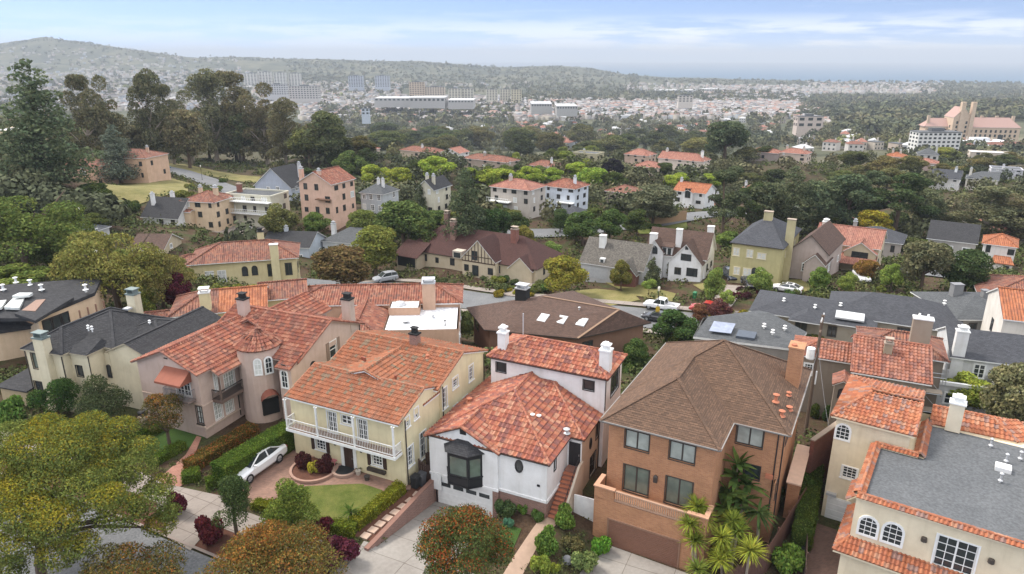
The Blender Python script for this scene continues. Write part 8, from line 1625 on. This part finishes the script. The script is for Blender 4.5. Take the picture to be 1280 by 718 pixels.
# castle like school
pb = at_y(1216, 184, 700.0); dp_ = 700 * CP + (CAMH - pb[2]) * SP; u = dp_ / F
H = House('school', 'castle like tan school with steep pink tile roofs and twin towers on the wooded slope', (pb[0], pb[1], pb[2]), math.radians(-8), C_(.60, .46, .34), None, 'school')
X = lambda px: (px - 1216) * u
def fw(x0, x1, n, z0, hh, rows): return [(x0 + (x1 - x0) * (k + .3) / n, x0 + (x1 - x0) * (k + .7) / n, z0 + r * hh, z0 + r * hh + hh * .6, 'dark1') for k in range(n) for r in range(rows)]
hw = 24 * u
H.block(X(1200), 0, X(1266), 16, -15, hw * 1.0, F=fw(X(1202), X(1264), 11, 1.5, 4.2, 4), R=fw(1, 15, 3, 1.5, 4.2, 4), cut=False); H.roof(X(1200) - .5, -.6, X(1266) + .6, 16.6, hw, 1.05, 'x', ('gable', 'hip'), 'tile_school', 'tileflat', walls=(0, 16, X(1200), X(1266)))
H.block(X(1160), 6, X(1188), 20, -15, hw * 1.0, F=fw(X(1161), X(1186), 5, 1.5, 4.2, 4), cut=False); H.roof(X(1158), 5.4, X(1190), 20.6, hw, 1.0, 'x', ('hip', 'gable'), 'tile_school', 'tileflat')
H.block(X(1186), -3, X(1206), 18, -15, 36 * u, F=fw(X(1188), X(1204), 3, 1.5, 4.2, 6), L=fw(0, 16, 3, 1.5, 4.2, 5), cut=False); H.roof(X(1185.5), -3.5, X(1206.5), 18.5, 36 * u, 1.15, 'y', ('gable', 'gable'), 'tile_school', 'tileflat', walls=(X(1186), X(1206), -3, 18))
for px in (1194.5, 1206.5):
 mb = MB(); mb.box(X(px) - 1.8, -4.2, -10, X(px) + 1.8, 0.2, 53 * u); t_ = H.part('tower', mb, C_(.60, .46, .34)); mb = MB()
 for k in range(3): mb.box(X(px) - 1.8 + k * 1.35, -4.3, 53 * u, X(px) - .9 + k * 1.35, .3, 53 * u + 1.2)
 H.part('battlement', mb, C_(.60, .46, .34), None, t_)
for px in (1163, 1225, 1242, 1261): H.chimney(X(px), 9, hw, hw + 10.5, 2.4, 2.0, C_(.58, .45, .34), 'plain', 'stone')
mb = MB(); mb.box(X(1242), -.2, 2, X(1248), -.02, 12); H.part('great_window', mb, M['glass']); H.finish()
far_block('school_wing', 'long low tan wing at the foot of the castle like school', 'building', 1198, 1262, 178, 190, 620, (.58, .47, .36), 20, 2, 14, 'flat_white')
# ---- many small houses: the nearest as things, the rest of the town as one mass
def ground_far(PX, PY, y0=300.0):
 PX = np.asarray(PX, float); PY = np.asarray(PY, float); u = (PX - 640) / F; v = (PY - 359) / F; ry = CP - v * SP; rx = u; rzz = -SP - v * CP
 ys = np.geomspace(y0, 4390, 240); Z = CAMH + ys[None, :] * (rzz / ry)[:, None]; X_ = ys[None, :] * (rx / ry)[:, None]; un = Z < far_z(X_, np.repeat(ys[None, :], len(PX), 0)); ok = un.any(1); k = np.argmax(un, 1); Y_ = ys[k]
 X2 = Y_ * rx / ry; return X2, Y_, far_z(X2, Y_), ok
WALLS = [(.50, .45, .39), (.54, .51, .48), (.46, .38, .32), (.56, .55, .54), (.42, .36, .30), (.48, .41, .37), (.42, .45, .49), (.53, .47, .35)]
ROOFS = ['tile_far4', 'tile_far2', 'flat_grey', 'roofgrey', 'asph_grey', 'tile_far']
fh = []
for i in range(10):
 mb = MB(); w, d, h = random.uniform(8, 13), random.uniform(9, 14), random.uniform(5.5, 8); mb.box(-w / 2, -d / 2, -4, w / 2, d / 2, h, 0)
 for r in range(2):
  for c in range(3): x = -w / 2 + w * (c + .3) / 3; mb.box(x, -d / 2 - .06, h * (.15 + .48 * r), x + w * .13, -d / 2 - .01, h * (.36 + .48 * r), 2)
 if i % 3 == 2: mb.box(-w / 2 - .2, -d / 2 - .2, h, w / 2 + .2, d / 2 + .2, h + .5, 1)
 else:
  e = .4; a = [(-w / 2 - e, -d / 2 - e, h), (w / 2 + e, -d / 2 - e, h), (w / 2 + e, d / 2 + e, h), (-w / 2 - e, d / 2 + e, h)]; k = d * .36; p, q = (-w / 2 + k, 0, h + d * .24), (w / 2 - k, 0, h + d * .24)
  if w / 2 - k < .2: p = q = (0, 0, h + d * .24)
  mb.face([a[0], a[1], q, p], 1); mb.face([a[2], a[3], p, q], 1); mb.face([a[1], a[2], q], 1); mb.face([a[3], a[0], p], 1)
 mb.box(w * .2, -.5, h, w * .2 + .9, .5, h + d * .24 + 1.2, 0)
 o = mb.build('far_house', [stucco(WALLS[i % 8]), M[ROOFS[i % 6] if i % 3 != 2 else ROOFS[2 + i % 2]], M['glass']]); fh.append(o.data); bpy.data.objects.remove(o)
rng = np.random.default_rng(11)
def zone_pts(n, zones):
 Wt = np.array([z[4] * (z[2] - z[0]) * (z[3] - z[1]) for z in zones], float); k = rng.choice(len(zones), n, p=Wt / Wt.sum()); Zz = np.array([z[:4] for z in zones], float)[k]
 return rng.uniform(Zz[:, 0], Zz[:, 2]), rng.uniform(Zz[:, 1], Zz[:, 3])
PX, PY = zone_pts(185, [(640, 148, 1000, 172, 1.0), (380, 150, 640, 172, .6), (1000, 160, 1150, 196, 1.0), (1180, 186, 1290, 206, .8), (0, 140, 70, 172, .8), (140, 150, 300, 178, .4), (560, 160, 900, 186, .6)])
X2, Y2, Z2, ok = ground_far(PX, PY)
for x, y, z, o_ in zip(X2, Y2, Z2, ok):
 if not o_: continue
 o = link('far_house', fh[rng.integers(len(fh))]); o.location = (x, y, z); o.rotation_euler = (0, 0, -TH + rng.choice([0, .4, -.3, .15, .8])); tag(o, 'small pale house with a faded roof in the hazy district beyond the tree belt', 'house', 'small houses of the hazy district')
# the mass of the distant town
wm = [stucco(c) for c in [(.36, .335, .31), (.42, .40, .385), (.33, .28, .255), (.35, .315, .30), (.30, .32, .35), (.38, .345, .29)]]; rm = [plain((.36, .355, .355), .9), M['flat_grey'], plain((.29, .17, .13), .9), plain((.2, .165, .15), .9), plain((.3, .28, .27), .9)]
TZ = [(660, 126, 1010, 150, 2.4), (880, 108, 1010, 128, 2.2), (690, 128, 1000, 146, 1.6), (660, 130, 1000, 142, 1.2), (380, 122, 660, 152, .9), (300, 118, 420, 140, .6), (0, 62, 120, 90, .14), (100, 72, 300, 96, .17), (0, 90, 330, 140, .45), (340, 104, 500, 122, .8), (1010, 104, 1180, 118, 1.6), (1000, 140, 1060, 162, .5), (560, 124, 680, 140, .9), (780, 106, 900, 114, .7), (430, 104, 660, 112, .3)]
PX, PY = zone_pts(9500, TZ); X2, Y2, Z2, ok = ground_far(PX, PY, 500.0)
gx = np.round(X2 / 13) * 13 + rng.normal(0, 1.2, len(X2)); gy = np.round(Y2 / 17) * 17 + rng.normal(0, 1.2, len(Y2)); gz = far_z(gx, gy)
vv = []; qq = []; mi = []; n_ = 0; c_, s_ = math.cos(-TH), math.sin(-TH)
for x, y, z, o_ in zip(gx, gy, gz, ok):
 if not o_ or y > 4250: continue
 w, d, h = rng.uniform(6, 11), rng.uniform(9, 15), rng.uniform(5.5, 9.5)
 if rng.random() < .05: w *= 3; d *= 2
 P = [(-w / 2, -d / 2), (w / 2, -d / 2), (w / 2, d / 2), (-w / 2, d / 2)]; P = [(x + a * c_ - b * s_, y + a * s_ + b * c_) for a, b in P]; rp = h + (rng.uniform(1, 2.2) if rng.random() < .5 else .05)
 vv += [(p[0], p[1], z - 4) for p in P] + [(p[0], p[1], z + h) for p in P]; m0 = rng.integers(6); r0 = 6 + rng.integers(5); b = n_
 for i in range(4): j = (i + 1) % 4; qq.append((b + i, b + j, b + 4 + j, b + 4 + i)); mi.append(m0)
 if rp - h > .5:
  A = ((P[0][0] + P[3][0]) / 2, (P[0][1] + P[3][1]) / 2, z + rp); B = ((P[1][0] + P[2][0]) / 2, (P[1][1] + P[2][1]) / 2, z + rp); vv += [A, B]; qq += [(b + 4, b + 5, b + 9, b + 8), (b + 6, b + 7, b + 8, b + 9)]; mi += [r0, r0]; n_ += 10
 else: qq.append((b + 4, b + 5, b + 6, b + 7)); mi.append(r0); n_ += 8
tag(link('distant_town', np_mesh('distant_town', np.array(vv), np.array(qq), wm + rm, np.array(mi))), kind='stuff')
bpy.context.view_layer.update()
FOOT = []
for o in list(COL.objects):
 if o.type == 'EMPTY' and o.get('category') in ('house', 'shed', 'garage', 'school', 'building', 'scaffold'):
  w_ = [c for c in o.children if c.type == 'MESH' and c.name.split('.')[0] in ('wall', 'garage_wing')]
  for c in w_:
   n = len(c.data.vertices); co = np.empty(n * 3, np.float32); c.data.vertices.foreach_get('co', co); co = co.reshape(-1, 3); FOOT.append((c.matrix_world.inverted(), co[:, 0].min(), co[:, 0].max(), co[:, 1].min(), co[:, 1].max()))
def blocked(x, y, pad=1.0):
 out = np.zeros(len(x), bool)
 for Mi, a, b, c, d in FOOT:
  lx = Mi[0][0] * x + Mi[0][1] * y + Mi[0][3]; ly = Mi[1][0] * x + Mi[1][1] * y + Mi[1][3]; out |= (lx > a - pad) & (lx < b + pad) & (ly > c - pad) & (ly < d + pad)
 for pts, hw in ROADS:
  for p, q in zip(pts[:-1], pts[1:]):
   dx, dy = q[0] - p[0], q[1] - p[1]; l2 = dx * dx + dy * dy; t = np.clip(((x - p[0]) * dx + (y - p[1]) * dy) / l2, 0, 1); out |= (x - p[0] - t * dx) ** 2 + (y - p[1] - t * dy) ** 2 < (hw + pad * .6) ** 2
 for poly in SHEETS:
  ins = np.zeros(len(x), bool)
  for i in range(len(poly)):
   (x1, y1), (x2, y2) = poly[i - 1], poly[i]; cond = ((y1 > y) != (y2 > y)); ins ^= cond & (x < (x2 - x1) * (y - y1) / ((y2 - y1) if abs(y2 - y1) > 1e-9 else 1e-9) + x1)
  out |= ins
 return out
# ---- distant woods: ragged crowns of a few dozen leaf masses each
m, nt, b, N, L = newmat('far_foliage'); ge = N('NewGeometry'); tc = N('TexCoord'); n1 = N('TexNoise', i_Scale=.012, i_Detail=4.0); L(tc.outputs['Object'], n1.inputs['Vector']); r1 = ramp(N, [(.35, (.060, .072, .042)), (.5, (.098, .102, .052)), (.6, (.13, .115, .062)), (.7, (.165, .185, .06))]); L(n1.outputs[0], r1.inputs[0])
h_ = N('HueSaturation'); L(r1.outputs[0], h_.inputs['Color']); mv = N('MapRange'); mv.inputs[3].default_value = .6; mv.inputs[4].default_value = 1.45; L(ge.outputs['Random Per Island'], mv.inputs[0]); L(mv.outputs[0], h_.inputs['Value']); L(h_.outputs[0], b.inputs['Base Color']); b.inputs['Roughness'].default_value = .95; b.inputs['Specular IOR Level'].default_value = .1
def woods(name, PX, PY, hr, y0, nl, seed, kind='stuff', sink=.2, ls=.75):
 rg = np.random.default_rng(seed); X2, Y2, Z2, ok = ground_far(PX, PY, y0); X2, Y2, Z2 = X2[ok], Y2[ok], Z2[ok]
 if y0 < 300:
  bl_ = blocked(X2, Y2, 2.5) | blocked(X2, Y2 + 7, 1.5) | blocked(X2, Y2 + 14, 0); X2, Y2 = X2[~bl_], Y2[~bl_]; Z2 = terrain(X2, Y2)
 n = len(X2); hgt = rg.uniform(*hr, n); rad = hgt * rg.uniform(.32, .6, n); nl_ = nl
 d = rg.normal(size=(n, nl_, 3)); d[:, :, 2] = np.abs(d[:, :, 2]) * .9 - .35; d /= np.linalg.norm(d, axis=2, keepdims=True); rr = rg.uniform(.55, 1.05, (n, nl_, 1)); P = d * rr; P[:, :, 0] *= rad[:, None]; P[:, :, 1] *= rad[:, None]; P[:, :, 2] *= (hgt * .48)[:, None]
 P[:, :, 0] += X2[:, None]; P[:, :, 1] += Y2[:, None]; P[:, :, 2] += (Z2 + hgt * (.55 - sink * .5))[:, None]; sz = np.repeat((rad * ls)[:, None], nl_, 1).reshape(-1, 1)
 Pf = P.reshape(-1, 3); Nn = d.reshape(-1, 3) + rg.normal(size=(n * nl_, 3)) * .5; Nn /= np.linalg.norm(Nn, axis=1, keepdims=True); r = rg.normal(size=Nn.shape); a = np.cross(Nn, r); a /= np.linalg.norm(a, axis=1, keepdims=True); bb = np.cross(Nn, a); s = sz * rg.uniform(.6, 1.3, (len(Pf), 1)); a = a * s * .5; bb = bb * s * .5
 v = np.stack([Pf - a, Pf - bb, Pf + a, Pf + bb], 1).reshape(-1, 3); o = link(name, np_mesh(name, v, np.arange(len(v)).reshape(-1, 4), [m])); return tag(o, kind=kind)
WZ = [(1000, 122, 1300, 152, 2.2), (1150, 103, 1300, 122, 1.2), (1040, 150, 1160, 172, 2.0), (640, 116, 1000, 130, 1.6), (640, 90, 800, 116, 1.4), (360, 80, 640, 100, 1.0), (380, 98, 660, 118, .8), (820, 100, 1300, 108, 1.0), (130, 90, 360, 120, .7), (0, 60, 300, 90, .25), (560, 130, 720, 146, .5), (400, 134, 640, 158, 1.0), (240, 96, 460, 130, .5), (860, 118, 1000, 128, .6), (0, 100, 140, 150, .6), (700, 140, 1000, 160, .25), (880, 108, 1010, 128, .15)]
PX, PY = zone_pts(7600, WZ); woods('distant_woods', PX, PY, (9, 19), 520.0, 20, 31)
PX, PY = zone_pts(1500, [(390, 156, 900, 176, 1.5), (900, 160, 1140, 188, 1.2), (1140, 190, 1290, 212, .9), (0, 150, 130, 190, 1.1), (130, 160, 400, 190, 1.4), (560, 170, 960, 190, 1.0)]); woods('tree_belt', PX, PY, (8, 15), 260.0, 120, 33, ls=.42)
PX, PY = zone_pts(1300, [(400, 184, 940, 262, 1.0), (900, 190, 1290, 262, .55), (0, 190, 120, 300, .6), (1130, 262, 1290, 320, .7), (130, 250, 420, 330, .35), (420, 262, 800, 312, .5)]); woods('garden_trees', PX, PY, (3.5, 8.0), 140.0, 190, 35, ls=.27)
cr = np.array(CREST, float); PX = rng.uniform(-60, 1340, 1500); PY = np.interp(PX, cr[:, 0], cr[:, 1]) + rng.uniform(.8, 5, 1500); woods('ridge_woods', PX, PY, (7, 15), 2500.0, 12, 37)
# ---- ground cover: low leafy growth on every bit of garden that is not built on or paved
def cover(name, n, ylo, yhi, rad, hgt, leaf, nl, seed, pad, col):
 rg = np.random.default_rng(seed); y = np.exp(rg.uniform(math.log(ylo), math.log(yhi), n)); x = y * rg.uniform(-.82, .82, n); k = ~blocked(x, y, pad); x, y = x[k], y[k]; z = terrain(x, y); n = len(x); r = rg.uniform(*rad, n) * (1 + y / 400); h = rg.uniform(*hgt, n) * (1 + y / 500)
 d = rg.normal(size=(n, nl, 3)); d[:, :, 2] = np.abs(d[:, :, 2]); d /= np.linalg.norm(d, axis=2, keepdims=True); P = d * rg.uniform(.6, 1.05, (n, nl, 1)); P[:, :, 0] = P[:, :, 0] * r[:, None] + x[:, None]; P[:, :, 1] = P[:, :, 1] * r[:, None] + y[:, None]; P[:, :, 2] = P[:, :, 2] * h[:, None] + z[:, None]
 lf = np.repeat(leaf * (1 + y / 160), nl).reshape(-1, 1); Nn = d.reshape(-1, 3) + rg.normal(size=(n * nl, 3)) * .7; Nn /= np.linalg.norm(Nn, axis=1, keepdims=True); q = rg.normal(size=Nn.shape); a = np.cross(Nn, q); a /= np.linalg.norm(a, axis=1, keepdims=True); b = np.cross(Nn, a); s = lf * rg.uniform(.6, 1.4, lf.shape); a *= s * .5; b *= s * .35; Pf = P.reshape(-1, 3)
 v = np.stack([Pf - a, Pf - b, Pf + a, Pf + b], 1).reshape(-1, 3); o = link(name, np_mesh(name, v, np.arange(len(v)).reshape(-1, 4), [M['groundleaf']])); o.color = (*col, 1); return tag(o, kind='stuff')
def groundleaf():
 m, nt, b, N, L = newmat('ground_leaf'); ge = N('NewGeometry'); tc = N('TexCoord'); n1 = N('TexNoise', i_Scale=.13, i_Detail=5.0, i_Roughness=.7); L(tc.outputs['Object'], n1.inputs['Vector'])
 r1 = ramp(N, [(.34, (.05, .062, .022)), (.45, (.075, .10, .03)), (.53, (.10, .10, .035)), (.6, (.055, .08, .026)), (.68, (.15, .16, .035)), (.76, (.10, .06, .03))]); L(n1.outputs[0], r1.inputs[0]); h = N('HueSaturation'); L(r1.outputs[0], h.inputs['Color']); mv = N('MapRange'); mv.inputs[3].default_value = .55; mv.inputs[4].default_value = 1.5; L(ge.outputs['Random Per Island'], mv.inputs[0]); L(mv.outputs[0], h.inputs['Value']); L(h.outputs[0], b.inputs['Base Color']); b.inputs['Roughness'].default_value = .9; b.inputs['Specular IOR Level'].default_value = .15; return m
M['groundleaf'] = groundleaf()
cover('ground_cover', 6800, 52, 330, (.8, 1.9), (.5, 1.7), .26, 44, 51, 1.0, (.07, .09, .03)); cover('garden_plants', 1500, 33, 58, (.2, .6), (.12, .5), .12, 40, 52, .4, (.07, .1, .03))
HAZE = 1.3e-4; EXPOSURE = 1.08
# ================================================================== light, sky, air, camera
SUN_EL, SUN_AZ = math.radians(52), math.radians(-62)       # bearing from +Y, clockwise
sd = bpy.data.lights.new('sun', 'SUN'); so = bpy.data.objects.new('sun', sd); COL.objects.link(so)
sd.energy = 1.9; sd.angle = math.radians(14); sd.color = (1.0, .93, .84)
dvec = Vector((math.sin(SUN_AZ) * math.cos(SUN_EL), math.cos(SUN_AZ) * math.cos(SUN_EL), math.sin(SUN_EL)))
so.rotation_euler = dvec.to_track_quat('Z', 'Y').to_euler(); so.location = (0, 0, 80)
W = bpy.data.worlds.new('World'); SC.world = W; W.use_nodes = True; nt = W.node_tree; nt.nodes.clear(); L = nt.links.new
def N(t, **kw):
 n = nt.nodes.new('ShaderNode' + t)
 for k, v in kw.items():
  if k.startswith('i_'): n.inputs[k[2:].replace('_', ' ')].default_value = v
  else: setattr(n, k, v)
 return n
out = N('OutputWorld'); bg = N('Background'); bg.inputs[1].default_value = .125; L(bg.outputs[0], out.inputs[0])
tc = N('TexCoord'); sx = N('SeparateXYZ'); L(tc.outputs['Generated'], sx.inputs[0])
mx = N('Math', operation='MAXIMUM'); L(sx.outputs[2], mx.inputs[0]); mx.inputs[1].default_value = .002
# the lowest degrees of the sky are shown a little higher up in the dome: clear air over the sea
lift = N('Math', operation='MULTIPLY_ADD'); L(mx.outputs[0], lift.inputs[0]); lift.inputs[1].default_value = 6.5; lift.inputs[2].default_value = .15
cb = N('CombineXYZ'); L(sx.outputs[0], cb.inputs[0]); L(sx.outputs[1], cb.inputs[1]); L(lift.outputs[0], cb.inputs[2])
nm = N('VectorMath', operation='NORMALIZE'); L(cb.outputs[0], nm.inputs[0])
sky = N('TexSky', sky_type='NISHITA', sun_disc=False); sky.sun_elevation = SUN_EL; sky.sun_rotation = SUN_AZ; sky.altitude = 100; sky.air_density = 1.0; sky.dust_density = .3; sky.ozone_density = 2.0
L(nm.outputs[0], sky.inputs[0])
# clouds: a white bank low over the sea, thin streaks higher, an added unseen white layer overhead for neutral light
az = N('Math', operation='ARCTAN2'); L(sx.outputs[0], az.inputs[0]); L(sx.outputs[1], az.inputs[1])
cv = N('CombineXYZ'); L(az.outputs[0], cv.inputs[0]); L(sx.outputs[2], cv.inputs[1])
def noise(scale, sxx, syy, detail, off=0.0, rough=.6):
 mp = N('Mapping'); mp.inputs['Scale'].default_value = (sxx, syy, 1); mp.inputs['Location'].default_value = (off, off * .7, 0); L(cv.outputs[0], mp.inputs['Vector'])
 n = N('TexNoise', i_Scale=scale, i_Detail=detail, i_Roughness=rough); L(mp.outputs[0], n.inputs['Vector']); return n.outputs[0]
def rampf(src, stops):
 r = N('ValToRGB'); e = r.color_ramp
 while len(e.elements) < len(stops): e.elements.new(.5)
 for el, (p, v) in zip(e.elements, stops): el.position = p; el.color = (v, v, v, 1)
 L(src, r.inputs[0]); return r.outputs[0]
def mul(a, b):
 n = N('Math', operation='MULTIPLY')
 for i, v in enumerate((a, b)):
  if isinstance(v, (int, float)): n.inputs[i].default_value = v
  else: L(v, n.inputs[i])
 return n.outputs[0]
def mxx(a, b):
 n = N('Math', operation='MAXIMUM'); L(a, n.inputs[0]); L(b, n.inputs[1]); return n.outputs[0]
azr = N('MapRange'); azr.inputs[1].default_value = -.5; azr.inputs[2].default_value = .25; azr.inputs[3].default_value = .35; azr.inputs[4].default_value = 1.0; L(az.outputs[0], azr.inputs[0])
bank = mul(azr.outputs[0], rampf(noise(1.0, 7.0, 62.0, 8.0, 3.1), [(.43, 0), (.55, 1)])) ; bank = mul(bank, rampf(sx.outputs[2], [(.0, .35), (.012, 1), (.035, .7), (.055, 0)]))
streak = mul(rampf(noise(1.0, 3.0, 38.0, 7.0, 9.4, .62), [(.56, 0), (.84, .5)]), rampf(sx.outputs[2], [(.0, .3), (.04, 1), (.1, 1), (.2, .6)]))
over = mul(rampf(noise(1.0, 1.6, 3.5, 5.0, 1.7), [(.25, .35), (.6, 1)]), rampf(sx.outputs[2], [(.12, 0), (.35, 1)]))
low = mxx(bank, streak); cl = mxx(low, over)
mixn = N('Mix', data_type='RGBA'); L(cl, mixn.inputs[0]); L(sky.outputs[0], mixn.inputs[6]); mk = N('Mix', data_type='RGBA'); L(rampf(sx.outputs[2], [(.12, 0), (.35, 1)]), mk.inputs[0]); mk.inputs[6].default_value = (5.2, 5.3, 5.4, 1); mk.inputs[7].default_value = (8.8, 8.8, 8.9, 1); L(mk.outputs[2], mixn.inputs[7])
L(mixn.outputs[2], bg.inputs[0])
# air
if HAZE > 0:
 hm = bpy.data.materials.new('haze_air'); hm.use_nodes = True; hn = hm.node_tree; hn.nodes.clear()
 ho = hn.nodes.new('ShaderNodeOutputMaterial'); pv = hn.nodes.new('ShaderNodeVolumePrincipled'); hn.links.new(pv.outputs[0], ho.inputs['Volume'])
 pv.inputs['Color'].default_value = (.64, .70, .78, 1); pv.inputs['Density'].default_value = HAZE; pv.inputs['Anisotropy'].default_value = 0.0
 mb = MB(); mb.box(-31000, -60, -190, 31000, 26500, 260); tag(mb.build('haze', hm), kind='stuff')
# camera
cd = bpy.data.cameras.new('camera'); co = bpy.data.objects.new('camera', cd); COL.objects.link(co); SC.camera = co
co.location = (0, 0, CAMH); co.rotation_euler = (math.pi / 2 - PITCH, 0, 0)
cd.sensor_width = 36; cd.lens = F / 1280 * 36; cd.clip_start = .5; cd.clip_end = 80000
SC.render.engine = 'CYCLES'; SC.cycles.use_denoising = True; SC.cycles.max_bounces = 6; SC.cycles.diffuse_bounces = 3; SC.cycles.transparent_max_bounces = 4
SC.view_settings.view_transform = 'Standard'; SC.view_settings.look = 'None'; SC.view_settings.exposure = EXPOSURE; SC.view_settings.gamma = 1
